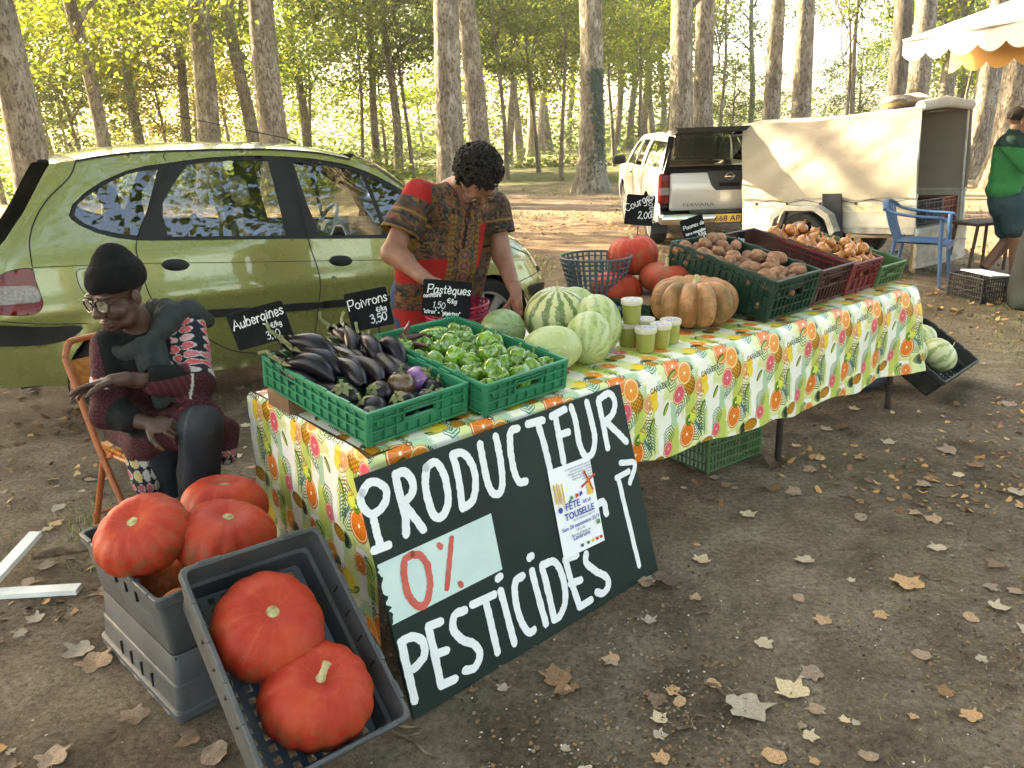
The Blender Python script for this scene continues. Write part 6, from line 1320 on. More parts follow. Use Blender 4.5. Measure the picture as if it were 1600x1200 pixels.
for sx, y0, H2 in ((.018, .56, .26), (.04, .54, .22)):
    mb.tube([(sx * k_, PHt * y0, zz), (sx * k_ * .9, PHt * (y0 + H2), zz)], .0012, 4)
    for j in range(9):
        for s in (-1, 1): c = Vector((sx * k_ + s * .005, PHt * (y0 + .06 + .024 * j), zz)); mb.add([c + Vector((0, -.006, 0)), c + Vector((s * .005, .002, 0)), c + Vector((s * .004, .010, 0)), c + Vector((-s * .001, .004, 0))], [(0, 1, 2, 3) if s > 0 else (3, 2, 1, 0)])
mb.obj('wheat_drawing', INKY, po)
mb = MB(); wx, wy = PWd * .86, PHt * .68; mb.add([(wx - .014, wy - .03, zz), (wx + .014, wy - .03, zz), (wx + .010, wy + .02, zz), (wx, wy + .034, zz), (wx - .010, wy + .02, zz)], [(0, 1, 2, 3, 4)]); w_ = mb.obj('windmill_drawing', INKY, po)
mb = MB()
for a in (20, 110, 200, 290): c, s = math.cos(R(a)), math.sin(R(a)); mb.add([(wx + c * .002 - s * .003, wy + .018 + s * .002 + c * .003, zz + .0004), (wx + c * .04 - s * .004, wy + .018 + s * .04 + c * .004, zz + .0004), (wx + c * .04 + s * .004, wy + .018 + s * .04 - c * .004, zz + .0004), (wx + c * .002 + s * .003, wy + .018 + s * .002 - c * .003, zz + .0004)], [(3, 2, 1, 0)])
mb.obj('windmill_sails', INKR, w_)
for i, (x, y, m) in enumerate(((.40, .62, INKG), (.53, .625, INKR), (.63, .63, INKB))):
    mb = MB(); cx, cy = PWd * x, PHt * y; mb.add([(cx - .008, cy - .005, zz), (cx + .008, cy - .005, zz), (cx + .007, cy + .006, zz), (cx - .004, cy + .007, zz)], [(0, 1, 2, 3)]); mb.lathe([(.0, .0), (.003, .0)], 8, (cx - .004, cy - .006, zz + .0003)); mb.obj('tractor_drawing', m, po)
mb = MB(); mb.add([(PWd * .93 - .011, PHt * .22, zz), (PWd * .93 + .006, PHt * .22, zz), (PWd * .93 + .006, PHt * .22 + .016, zz), (PWd * .93 - .011, PHt * .22 + .016, zz)], [(0, 1, 2, 3)]); mb.obj('green_logo', INKG, po)
for i, (x, m) in enumerate(((.45, INKK), (.60, INKG), (.72, INKY), (.82, INKR), (.92, INKR))): mb = MB(); mb.box((PWd * x, PHt * .065, zz - .0005), (.012, .010, .0008)); mb.obj('sponsor_mark', m, po)
mb = MB(); mb.lathe([(.0, zz), (.010, zz)], 18, (.022 * k_, PHt * .40 + .04 * k_, 0)); mb.obj('round_logo', INKB, po)
# ================================================================ CHALK PRICE SIGNS
SLATE = M('chalkboard_slate', ['#0c0d0f', '#131517', '#1b1d20'], 6, .75, .1, 50, spec=.15); CHALK = M('white_chalk', ['#c9c9cc', '#e6e6e8'], 60, .9)
def price_sign(label, corners, Y, lines, stick=None, thick=.004, lw=.0042, dY=0.0):
    """corners: photo pixels TL, TR, BR, BL; the sheet stands Y metres ahead (right edge dY further)"""
    TLp, TRp, BRp, BLp = [at(x, y, Y + (dY if i in (1, 2) else 0)) for i, (x, y) in enumerate(corners)]
    o = (TLp + TRp + BRp + BLp) / 4; ux = ((TRp - TLp) + (BRp - BLp)).normalized(); uy = ((TLp - BLp) + (TRp - BRp)); uy = (uy - ux * uy.dot(ux)).normalized(); uz = ux.cross(uy); w = ((TRp - TLp).length + (BRp - BLp).length) / 2; h = ((TLp - BLp).length + (TRp - BRp).length) / 2
    root = bpy.data.objects.new('price_sign', None); COL.objects.link(root); root.matrix_world = Matrix(((ux.x, uy.x, uz.x, o.x), (ux.y, uy.y, uz.y, o.y), (ux.z, uy.z, uz.z, o.z), (0, 0, 0, 1))); tag(root, label, 'sign', 'chalk price signs')
    mb = MB(); r = .008; ol = []
    for cx, cy, a0 in ((w / 2 - r, h / 2 - r, 0), (-w / 2 + r, h / 2 - r, 90), (-w / 2 + r, -h / 2 + r, 180), (w / 2 - r, -h / 2 + r, 270)): ol += [(cx + r * math.cos(R(a0 + a)), cy + r * math.sin(R(a0 + a))) for a in (0, 30, 60, 90)]
    mb.prism(ol, -thick, 0); mb.obj('slate', SLATE, root)
    for i, (txt, x, y, hh, rot, sl) in enumerate(lines):
        S_, wd = strokes(txt, .13, sl, .05, i + len(txt)); c, s = math.cos(R(rot)), math.sin(R(rot)); x0, y0 = -w / 2 + x * w, -h / 2 + y * h; H2 = min(hh * h, (.97 - x) * w / max(wd, .01) if abs(rot) < 20 else 9)
        mobj('chalk_writing', ribbon_mesh('chalk_writing', [[(x0 + (px * c - py * s) * H2, y0 + (px * s + py * c) * H2) for px, py in L] for L in S_], lw * (1 if hh > .2 else .7), CHALK, None, .0012, .2, i), root)
    if stick:
        mb = MB(); mb.tube([(stick[0] * w, -h / 2 + .01, -thick - .002), (stick[0] * w, -h / 2 - stick[1], -thick - .002)], .003, 6); mb.obj('stick', STEEL, root, True)
    return root
price_sign('chalk sign Aubergines 3,10 at the back of the near green crate', [(362, 492), (448, 467), (451, 527), (364, 549)], 2.66, [('Aubergines', .05, .55, .26, 4, .12), ('€/kg', .68, .36, .13, 6, .15), ('3,10', .55, .09, .2, 4, .1)], (.2, .06))
price_sign('chalk sign Poivrons 3,50 standing behind the pepper crate', [(543.5, 461), (609.5, 445), (609, 508), (544, 518)], 2.90, [('Poivrons', .05, .56, .30, 5, .12), ('€/kg', .66, .38, .12, 8, .2), ('3,50', .48, .12, .21, 5, .12)], (.1, .06))
price_sign('chalk sign Pastèques confiture 1,50 in front of the berry baskets', [(664.5, 435.5), (742, 442), (730, 497), (656, 492)], 3.10, [('Pastèques', .10, .64, .24, 0, .12), ('confiture', .02, .50, .105, 6, .1), ('€/kg', .50, .40, .12, -4, .2), ('1,50', .22, .24, .18, -4, .1), ('"citres" = "gigérines"', .03, .08, .10, -2, .1)], (-.2, .07))
price_sign('chalk sign Courges potirons on a stick above the red pumpkin', [(979, 302), (1022.8, 307), (1021, 353), (976, 351)], 4.45, [('Courges', .04, .42, .25, 30, .1), ('potirons', .74, .86, .2, -72, .1), ('2,00', .46, .22, .22, 6, .1)], (.02, .10))
price_sign('tilted chalk sign Pommes de terre in the potato crate', [(1060, 347), (1095, 334), (1109, 373), (1074, 384)], 4.08, [('Pommes de', .08, .62, .2, 0, .1), ('terre nouvelles', .1, .38, .16, 0, .1), ('€/kg', .62, .24, .13, 0, .1), ('2,00', .5, .05, .2, 0, .1)], (.0, .05))
price_sign('chalk sign Echalotes in the brown crate', [(1127, 363), (1163, 362), (1164, 394), (1128, 395)], 4.32, [('Echalotes', .05, .52, .3, 0, .1), ('€/kg', .6, .2, .18, 0, .1)], (.0, .05))
price_sign('chalk sign Ail tilted between the onion and olive crates', [(1241, 353), (1264, 347), (1274, 373), (1250, 381)], 4.72, [('Ail', .14, .45, .36, 0, .1), ('€/kg', .5, .15, .16, 0, .1)], (.0, .05))
ps = price_sign('chalk sign seen edge-on standing up in the onion crate', [(1212, 374), (1216, 375), (1234, 331), (1230, 330)], 4.52, [], None)
# ================================================================ GREY TRAYS OF PUMPKINS ON THE GROUND
def tray(name, label, W, L, H, M4, mat, floor, group='grey plastic trays', slits=True):
    root = bpy.data.objects.new(name, None); COL.objects.link(root); root.matrix_world = M4; root.empty_display_size = .05; tag(root, label, 'crate', group)
    def rr(i, z, r=.018):
        o = []
        for cx, cy, a0 in ((W - i - r, L - i - r, 0), (i + r, L - i - r, 90), (i + r, i + r, 180), (W - i - r, i + r, 270)): o += [Vector((cx + r * math.cos(R(a0 + a)), cy + r * math.sin(R(a0 + a)), z)) for a in (0, 30, 60, 90)]
        return o
    mb = MB(); prof = [(.030, .004), (.028, .0), (.026, .004), (.020, H * .45), (.016, H * .47), (.010, H - .035), (.003, H - .032), (.0, H - .028), (.0, H - .004), (.003, H), (.010, H), (.013, H - .003), (.015, H * .5), (.024, H * .45), (.030, .012)]
    mb.loft([rr(i, z) for i, z in prof], True, False, False); mb.obj('shell', mat, root, True, 30)
    mb = MB()
    for k in range(17): y = .034 + (L - .068) * k / 16; mb.box((W / 2, y, .008), (W - .06, .013, .008))
    for x in np.linspace(.04, W - .04, 9): mb.box((x, L / 2, .0085), (.020, L - .062, .0088))
    mb.obj('slotted_floor', floor, root)
    mb = MB(); mb.box((0, 0, 0), (.012, .05, .016), ch=.003); lg = mb.mesh('rim_lug', mat)      # stacking lugs along the rim
    for y in np.linspace(.08, L - .08, 5):
        for x in (.004, W - .004): inst('rim_lug', lg, root, (x, y, H - .004))
    for x in (W * .2, W * .8):
        for y in (.004, L - .004): inst('rim_lug', lg, root, (x, y, H - .005), (0, 0, PI / 2), (1, 1.4, 1))
    for y in (.0085, L - .0085): mb = MB(); mb.box((W / 2, y, H - .052), (.13, .006, .024), ch=.006); mb.obj('hand_hole', SEAM, root)
    if slits:
        for x in (.0105, W - .0105):
            for k in range(4): mb = MB(); mb.box((x, L * (.30 + .13 * k), H * .72), (.008, .006, .045)); mb.obj('slit', SEAM, root)
    return root
def pose_w(p, rx, ry, rz): return Matrix.Translation(Vector(p)) @ Euler((R(rx), R(ry), R(rz)), 'XYZ').to_matrix().to_4x4()
H_ = .185
TILT = pose_w((-.59, 1.471, .149), 39.3, 3.0, 41.0) @ Matrix.Translation((0, 0, -H_))
tray('grey_tray', 'grey plastic tray tipped towards the camera holding two big red pumpkins', .40, .60, H_, TILT, PGRY, PBLU)
SB = pose_w((-.975, 1.875, 0), 0, 0, 45.0)
tray('grey_tray', 'lower grey tray turned upside down under the pumpkin tray', .40, .60, .20, SB @ Matrix.Translation((0, .60, .202)) @ Euler((PI, 0, 0)).to_matrix().to_4x4(), PGRY, PGRY)
ST_ = SB @ Matrix.Translation((0, 0, .206)) @ Euler((0, 0, 0)).to_matrix().to_4x4()
tray('grey_tray', 'upper grey tray of the stack filled with red pumpkins', .40, .60, .20, ST_, PGRY, PGRY)
def pkl(parts, M4, p, d, rot, label, zs=1.0): return grow('pumpkin', M4, parts, p, rot, (d, d, d * zs), label, 'pumpkin', 'red pumpkins on the ground')
pkl(P_RED[0], TILT, (.178, .375, .016), .305, (R(-4), R(6), 1.2), 'upper big red pumpkin in the tipped grey tray', 1.0)
pkl(P_RED[2], TILT, (.222, .142, .016), .295, (R(-14), R(2), .3), 'lower big red pumpkin with pale stub stem in the tipped tray')
def pkw(parts, p, d, rot, label, zs=1.0): return grow('pumpkin', Matrix.Translation(Vector(p)), parts, (0, 0, 0), rot, (d, d, d * zs), label, 'pumpkin', 'red pumpkins on the ground')
pkw(P_RED[1], (-1.09, 2.16, .405), .275, (R(22), R(-18), .4), 'large red pumpkin nearest the chair on top of the tray stack', .98)
pkw(P_RED[0], (-.985, 2.42, .32), .285, (R(10), R(4), 2.2), 'red pumpkin at the back of the stacked tray beside the cloth')
pkw(P_RED[1], (-.915, 2.20, .33), .30, (R(14), R(6), 1.0), 'red pumpkin with a corky scar in the middle of the stacked tray')
pkw(P_ORG, (-.975, 2.035, .225), .15, (R(20), 0, 0), 'small orange squash in the near corner of the stacked tray')
pkw(P_ORG, (-1.08, 2.165, .225), .16, (R(0), R(30), 2), 'orange squash half buried under the red pumpkins')
# --- white painted laths and dark branch by the chair
WHP = M('white_painted_lath', ['#cfcfca', '#e4e4df'], 8, .6, .2, 30)
def lath(p, q, w, label):
    p, q = Vector(p), Vector(q); d = q - p; mb = MB(); mb.box((d.length / 2, 0, 0), (d.length, w, .022), ch=.002); o = mb.obj('white_lath', WHP, None, loc=tuple(p), rot=(0, -math.atan2(d.z, math.hypot(d.x, d.y)), math.atan2(d.y, d.x))); tag(o, label, 'lath', 'white laths on the ground')
lath((-1.96, 2.585, .02), (-1.62, 2.60, .02), .05, 'white painted lath lying flat on the ground by the crates'); lath((-1.95, 2.585, .045), (-1.93, 2.90, .10), .05, 'white painted lath propped up at one end beside the chair')
mb = MB(); mb.tube([(-1.90, 2.80, .05), (-1.75, 2.86, .05), (-1.6, 2.93, .045), (-1.45, 2.99, .04)], [.016, .022, .024, .02], 9); o = mb.obj('dark_branch', TWM, None, True); tag(o, 'dark thick branch lying behind the white laths', 'branch')
# --- crate under the table, tipped crate of squashes at the far end, bags
crate('green_crate', 'olive green crate standing on the ground under the table', .40, .58, .17, POLI, 'lattice', pose_w((.90, 3.44, .004), 0, 0, 35), group='crates on the ground', nx=16, ny=22, rails=(.08, .3, .55, .8))
TF = pose_w((2.46, 4.30, .13), 33, 0, 44) @ Matrix.Translation((0, 0, -.15))
tray('black_tray', 'dark tray of striped squashes tipped against the far table end', .60, .42, .15, TF, PBLK, PBLK, 'crates on the ground')
M5 = melon(ML5, .8, True, .04)
for (x, y, d, rot, lab) in ((.16, .29, .22, (.3, .2, 0), 'pale striped squash at the back of the dark tray'), (.36, .17, .23, (.5, .1, 1.0), 'pale striped squash at the front of the dark tray'), (.42, .33, .2, (.2, .6, 2.0), 'round pale squash in the far side of the dark tray')): grow('squash', TF, M5, (x, y, .015 + d * .4), rot, d, lab, 'squash', 'squashes in the dark tray')
S_ = SDF((-.25, -.2, -.02), (.25, .2, .2), .012); S_.ell((0, 0, .05), (.2, .14, .09), .03).ell((.1, .03, .07), (.1, .1, .07), .03).ell((-.1, -.02, .08), (.09, .1, .06), .03); S_.halfcut((0, 0, 0), (0, 0, 1))
o = mobj('plastic_bag', S_.mesh('plastic_bag', M('grey_bag', ['#3a3f48', '#555b66'], 9, .4, .5, 18)), None, tuple(gpix(1335, 600))); tag(o, 'crumpled grey bag on the ground under the far end of the table', 'bag')
# ================================================================ PEOPLE
def skin_mat(name):
    t = NT(name); v = t.coord('Object'); a = t.n('VertexColor'); a.layer_name = 'Col'
    c = t.mix(.5, a.outputs[0], t.ramp(t.noise(v, 45, 5), [(.3, (.72, .68, .66)), (.7, (1.12, 1.08, 1.05))]), 'MULTIPLY'); return t.bsdf(c, .48, t.bump(t.noise(v, 160, 4), .15, .002), sss=.06, spec=.4)
def cloth_mat(name, rough=.85, bsc=220, b=.25):
    t = NT(name); v = t.coord('Object'); a = t.n('VertexColor'); a.layer_name = 'Col'; c = t.mix(.5, a.outputs[0], t.ramp(t.noise(v, 30, 5), [(.3, (.7, .7, .7)), (.7, (1.1, 1.1, 1.1))]), 'MULTIPLY')
    return t.bsdf(c, rough, t.bump(t.math('ADD', t.noise(v, bsc, 3), t.math('MULTIPLY', t.noise(v, 14, 5), 2.5)), b, .006), spec=.2)
SKIN = skin_mat('skin'); FAB = cloth_mat('woven_fabric'); KNIT = cloth_mat('knitted_fabric', .95, 320, .5)
def flat_col(c): return lambda P: np.tile(np.array(c, float), (len(P), 1))
def frame(fwd, up):
    f = Vector(fwd).normalized(); r = f.cross(Vector(up)).normalized(); u = r.cross(f); return Matrix(((r.x, f.x, u.x), (r.y, f.y, u.y), (r.z, f.z, u.z)))
def add_head(S, c, Q, s=1.0, k=.012, wide=1.0):
    c = Vector(c)
    def L(x, y, z): return tuple(c + Q @ (Vector((x * wide, y, z)) * s))
    def e(p, r, kk=k, cut=False): S.ell(L(*p), (r[0] * s * wide, r[1] * s, r[2] * s), kk * s, Q, cut)
    e((0, -.012, .045), (.074, .095, .083)); e((0, .02, -.03), (.062, .07, .085)); e((0, .058, -.092), (.028, .026, .022)); e((.030, .03, -.075), (.03, .04, .03)); e((-.030, .03, -.075), (.03, .04, .03))
    for x in (-1, 1):
        e((x * .03, .076, .030), (.030, .016, .011), .008); e((x * .042, .058, -.030), (.028, .028, .030)); e((x * .033, .098, .008), (.019, .018, .011), .006, True); e((x * .033, .074, .007), (.017, .014, .012), .002); e((x * .080, -.008, -.005), (.008, .019, .029), .006); e((x * .013, .096, -.033), (.011, .012, .009), .005)
    S.cone(L(0, .082, .018), L(0, .108, -.028), .010 * s, .014 * s, .008 * s); e((0, .086, -.064), (.025, .014, .009), .004); e((0, .083, -.078), (.022, .014, .009), .004); e((0, .104, -.0705), (.026, .010, .0022), .002, True)
    return L
def add_hand(S, w, fdir, palm, thumb, curl, s=1.0, spread=.12, pinch=0.0):
    """wrist w, finger direction, palm normal; thumb=+1/-1 side; curl per finger in degrees per joint"""
    f = Vector(fdir).normalized(); n = Vector(palm); n = (n - f * n.dot(f)).normalized(); x = f.cross(n) * thumb; w = Vector(w)
    Q = Matrix(((x.x, f.x, n.x), (x.y, f.y, n.y), (x.z, f.z, n.z)))
    def L(a, b, c_): return w + (x * a + f * b + n * c_) * s
    S.cone(L(0, -.03, 0), L(0, .02, 0), .026 * s, .026 * s, .01); S.ell(L(0, .05, 0), (.041 * s, .05 * s, .017 * s), .008, Q)
    tips = []
    for i, (bx, ln) in enumerate(((.030, .072), (.010, .080), (-.011, .074), (-.030, .058))):
        p = L(bx, .088, 0); ang = 0; sp = spread * (1.2 - .8 * i); r = .0088 * s
        for j, fr in enumerate((.46, .30, .24)):
            ang += curl[i] * (1, 1.1, .8)[j]; d = (f * math.cos(R(ang)) + n * math.sin(R(ang)) + x * sp * math.cos(R(ang))).normalized(); q = p + d * ln * fr * s; S.cone(p, q, r, r * .9, .003); p = q; r *= .92
        tips.append(p)
    p = L(.030, .022, .004)
    for j, (ln, out, cu) in enumerate(((.040, .85, .25), (.030, .45, .45 + pinch), (.024, .2, .6 + pinch))): d = (f * .75 + x * out + n * cu).normalized(); q = p + d * ln * s; S.cone(p, q, (.0125 - .0015 * j) * s, (.0115 - .002 * j) * s, .005); p = q
    return tips
def person_mesh(name, S, mat, col, root, base, disp=None, parent=None):
    me = S.mesh(name, mat, col, disp); me.transform(Matrix.Translation(-Vector(base))); return inst(name, me, parent or root)
def np3(v): return np.array(v, float)
def hash2(a, b, k=0): h = np.sin(a * 127.1 + b * 311.7 + k * 74.7) * 43758.5453; return h - np.floor(h)
def segt(P, a, b): d = np3(b) - np3(a); return ((P - np3(a)) @ d) / (d @ d), np.linalg.norm(P - np3(a) - np.clip(((P - np3(a)) @ d) / (d @ d), 0, 1)[:, None] * d, axis=1)
def wrinkle(seed, amp, f=9.0, stretch=(1, 1, 1)):
    def fn(P, N):
        out = np.empty(len(P))
        for i, p in enumerate(P): q = Vector((p[0] * stretch[0], p[1] * stretch[1], p[2] * stretch[2])) * f; out[i] = mnoise.noise(q + Vector((seed, 0, 0))) + .5 * mnoise.noise(q * 2.1 + Vector((0, seed, 0)))
        return amp * out
    return fn
def glasses(root, base, L, s, rim, label='glasses', r=.024, w=.0022, sh=1.0):
    mb = MB(); b = Vector(base); pts = {}
    for x in (-1, 1):
        c = [Vector(L(x * .034 + r * 1.05 * math.cos(a), .104 - .012 * abs(math.cos(a)) * (1 if math.cos(a) * x > 0 else 0), .004 + r * .92 * math.sin(a))) - b for a in np.linspace(0, 2 * PI, 21)[:-1]]; mb.tube(c, w, 6, True)
        mb.tube([Vector(L(x * .060, .092, .010)) - b, Vector(L(x * .077, .04, .012)) - b, Vector(L(x * .080, -.01, .006)) - b], w * .9, 6)
    mb.tube([Vector(L(-.011, .106, .006)) - b, Vector(L(0, .110, .010)) - b, Vector(L(.011, .106, .006)) - b], w, 6); g = mb.obj('glasses', rim, root, True)
    for x in (-1, 1):
        mb = MB(); mb.add([Vector(L(x * .034 + r * math.cos(a), .103 - .012 * abs(math.cos(a)) * (1 if math.cos(a) * x > 0 else 0), .004 + r * .88 * math.sin(a))) - b for a in np.linspace(0, 2 * PI, 17)[:-1]], [tuple(range(16))]); mb.obj('lens', GLSP, g)
    return g
GLSP = glass_mat('spectacle_lens', (.93, .95, .95), -.035); EYEW = M('eye_white', '#cfc8bf', rough=.2); IRIS = M('eye_iris', '#1d120b', rough=.15)
def eyes(root, base, L, s):
    b = Vector(base)
    for x in (-1, 1):
        mb = MB(); c = Vector(L(x * .033, .0765, .0065)) - b; mb.lathe([(.0125 * s * math.sin(a), -.0125 * s * math.cos(a)) for a in np.linspace(0.01, PI - .01, 9)], 12, c); e = mb.obj('eye', EYEW, root, True); mb = MB(); c2 = Vector(L(x * .032, .0865, .0055)) - b; mb.lathe([(.0056 * s * math.sin(a), -.0056 * s * math.cos(a)) for a in np.linspace(0.01, PI - .01, 7)], 10, c2); mb.obj('iris', IRIS, e, True)
# ---------------------------------------------------------------- folding chair
OPT = NT('orange_chair_paint'); _v = OPT.coord('Object'); OPT = OPT.bsdf(OPT.mix(OPT.ramp(OPT.noise(_v, 28, 6, .7), [(.56, 0.0), (.64, .8)]), OPT.ramp(OPT.noise(_v, 5, 4), [(.3, (.34, .085, .022)), (.7, (.46, .13, .035))]), (.12, .07, .045)), .45, OPT.bump(OPT.noise(_v, 60, 4), .2, .003)); OSL = M('orange_wood_seat', ['#9a5a1e', '#b87126', '#c8853a'], 7, .5, .15, stretch=(1, 9, 9))
CF = Vector((.775, -.632, 0)); CX = Vector((.632, .775, 0)); chair_o = Vector((-1.645, 2.93, 0))        # back near corner of the seat
ch = thing('folding_chair', 'orange folding metal chair under the seated woman', 'chair', tuple(chair_o))
def cp(f, x, z): return CF * f + CX * x + Vector((0, 0, z))
for x in (0, .40):
    mb = MB(); mb.tube(catmull([cp(-.10, x, .80), cp(-.06, x, .70), cp(.06, x, .42), cp(.30, x, .0)], 5), .0125, 9); mb.obj('front_leg', OPT, ch, True)
    mb = MB(); mb.tube([cp(.12, x + (.018 if x == 0 else -.018), .44), cp(.02, x + (.018 if x == 0 else -.018), .40), cp(-.21, x + (.018 if x == 0 else -.018), .0)], .0125, 9); mb.obj('rear_leg', OPT, ch, True)
mb = MB(); mb.tube(catmull([cp(-.10, .0, .80), cp(-.115, .03, .845), cp(-.117, .07, .855), cp(-.117, .33, .855), cp(-.115, .37, .845), cp(-.10, .40, .80)], 5), .0125, 9); mb.obj('top_rail', OPT, ch, True)
def slat(nm, pts, th, mat): mb = MB(); n = Vector((pts[1] - pts[0]).cross(pts[2] - pts[0])).normalized() * th; mb.add(pts + [p + n for p in pts], [(3, 2, 1, 0), (4, 5, 6, 7), (0, 1, 5, 4), (1, 2, 6, 5), (2, 3, 7, 6), (3, 0, 4, 7)]); return mb.obj(nm, mat, ch)
slat('back_slat', [cp(-.085, .01, .68), cp(-.085, .39, .68), cp(-.112, .39, .78), cp(-.112, .01, .78)], .010, OSL)
for k in range(4): slat('seat_slat', [cp(.0 + .092 * k, .02, .445), cp(.086 + .092 * k, .02, .448), cp(.086 + .092 * k, .38, .448), cp(.0 + .092 * k, .38, .445)], .014, OSL)
mb = MB(); mb.tube([cp(.01, .02, .435), cp(.36, .02, .435)], .009, 8); mb.tube([cp(.01, .38, .435), cp(.36, .38, .435)], .009, 8); mb.obj('seat_frame', OPT, ch, True)
mb = MB(); mb.tube([cp(-.15, .0, .11), cp(-.15, .40, .11)], .008, 8); mb.obj('stretcher', OPT, ch, True); mb = MB(); mb.tube([cp(.235, .0, .11), cp(.235, .40, .11)], .008, 8); mb.obj('stretcher', OPT, ch, True)
# ---------------------------------------------------------------- seated woman
def woman():
    base = Vector((-1.34, 2.92, 0)); root = thing('person', 'seated woman in black cap, glasses, grey scarf and patterned maroon coat', 'person', tuple(base))
    hipR, hipL = (-1.48, 2.92, .54), (-1.33, 3.04, .54); shR, shL = (-1.440, 2.80, .885), (-1.205, 2.93, .925); neck = (-1.335, 2.83, .94)
    elL, wrL = (-1.135, 2.76, .755), (-1.30, 2.63, .805); elR, wrR = (-1.405, 2.64, .69), (-1.285, 2.605, .665); hc = (-1.362, 2.765, 1.075)
    Qh = frame((-.42, -.88, -.22), (-.08, -.12, 1)); sk = (.066, .032, .021)
    S = SDF((-1.62, 2.42, .55), (-1.0, 3.1, 1.25), .0045)
    S.chain([(-1.325, 2.85, .90), (-1.345, 2.80, 1.01)], [.055, .050]); L = add_head(S, hc, Qh, .98, wide=1.04); S.chain([shL, elL, wrL], [.045, .038, .026]); S.chain([shR, elR, wrR], [.045, .038, .026]); S.cone(shR, shL, .05, .05); S.cone((-1.36, 2.9, .6), (-1.33, 2.85, .88), .09, .08, .03)
    add_hand(S, (-1.335, 2.605, .815), (-.9, -.22, -.08), (-.15, -.3, -.9), 1, (12, 16, 20, 24), .95, .10); add_hand(S, (-1.262, 2.598, .660), (.92, -.15, -.12), (-.2, .5, -.7), -1, (40, 45, 48, 50), .92, .02)
    def skc(P):
        C = np.tile(np3(sk), (len(P), 1)); lp = np3(L(0, .092, -.07)); d = np.linalg.norm((P - lp) @ np.array(Qh) / np3((.03, .03, .016)), axis=1); C += np.clip(1 - d, 0, 1)[:, None] * np3((.045, .008, .012))
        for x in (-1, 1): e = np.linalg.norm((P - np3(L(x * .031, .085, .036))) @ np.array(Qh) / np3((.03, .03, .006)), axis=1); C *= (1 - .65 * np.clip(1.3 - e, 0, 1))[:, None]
        return C
    person_mesh('body', S, SKIN, skc, root, base); eyes(root, base, L, .95); glasses(root, base, L, 1, M('tortoise_rim', '#2a1a10', rough=.3), r=.025, w=.0026)
    mb = MB(); p = Vector(L(.083, .0, -.045)) - base; mb.tube([p + Vector((0, .010 * math.cos(a), -.012 + .014 * math.sin(a))) for a in np.linspace(0, 2 * PI, 15)[:-1]], .0022, 6, True); mb.obj('earring', M('gold', '#b98a3a', rough=.25, metal=1.0), root, True)
    # cap
    S = SDF((-1.56, 2.58, 1.02), (-1.12, 3.0, 1.30), .0045); S.ell(L(0, -.020, .062), (.090, .108, .080), .01, Qh); S.ell(L(.012, -.042, .118), (.056, .064, .060), .03, Qh); S.ell(L(0, -.02, -.06), (.12, .17, .10), .004, Qh @ Euler((R(14), 0, 0)).to_matrix(), True); S.chain([L(.03, -.11, .03), L(.05, -.135, -.01)], [.022, .008], .02)
    person_mesh('cap', S, KNIT, flat_col((.0045, .0045, .005)), root, base, wrinkle(3, .0028, 24))
    # coat
    S = SDF((-1.68, 2.45, .32), (-.95, 3.2, 1.02), .0048)
    S.cone((-1.40, 2.97, .55), (-1.345, 2.87, .80), .155, .145, .05); S.cone((-1.43, 2.83, .87), (-1.215, 2.935, .905), .068, .066, .05); S.ell((-1.33, 2.86, .82), (.16, .13, .13), .05)
    S.chain([shL, elL, (-1.235, 2.675, .79)], [.066, .062, .055], .02); S.chain([shR, elR, (-1.335, 2.617, .675)], [.064, .060, .052], .02)
    S.cone(hipL, (-1.14, 2.70, .605), .105, .105, .04); S.cone(hipR, (-1.29, 2.70, .57), .10, .09, .04); S.cone((-1.36, 2.74, .52), (-1.33, 2.66, .41), .07, .05, .03); S.cone((-1.07, 2.80, .55), (-1.06, 2.74, .47), .05, .035, .04)
    S.cone((-1.235, 2.675, .79), (-1.33, 2.60, .83), .034, .034, .004, True); S.ell((-1.06, 2.585, .60), (.12, .10, .12), .01, cut=True)
    def coat(P):
        C = np.tile(np3((.036, .007, .011)), (len(P), 1)); u = P[:, 0] * 1.3 + P[:, 1]; v = P[:, 2]
        cu, cv = np.floor(u / .07), np.floor(v / .07); d = np.hypot(u / .07 - cu - .5 - .3 * (hash2(cu, cv) - .5), v / .07 - cv - .5); C += ((np.sin(d * 34) > .45)[:, None]) * np3((.045, .014, .018))
        def discs(m, per, pal, bgc, a, b):
            i, j = np.floor(a / per), np.floor(b / per); dd = np.hypot(a / per - i - .5, (b / per - j - .5)); h = hash2(i, j, 3); colr = np.array(pal)[(h * len(pal)).astype(int) % len(pal)]
            X = np.tile(np3(bgc), (len(P), 1)); X = np.where((dd < .44)[:, None], np3((.42, .40, .38)), X); X = np.where((dd < .37)[:, None], colr, X); X = np.where((dd < .13)[:, None], colr * .6 + .1, X); C[m] = X[m]
        t, dist = segt(P, shL, elL); ax = (np3(elL) - np3(shL)); ax = ax / np.linalg.norm(ax); side = np.cross(ax, np3((-.5, -.85, 0))); side = side / np.linalg.norm(side); ar = (P - np3(shL)) @ side
        pal = [(.42, .12, .14), (.55, .26, .27), (.48, .06, .07), (.5, .3, .3), (.35, .33, .33)]
        onL = (dist < .085) & (t > -.1) & (t < 1.02) & (P[:, 0] > -1.26); discs(onL, .036, pal, (.012, .012, .018), ar + .5, (P - np3(shL)) @ ax + 1.0)
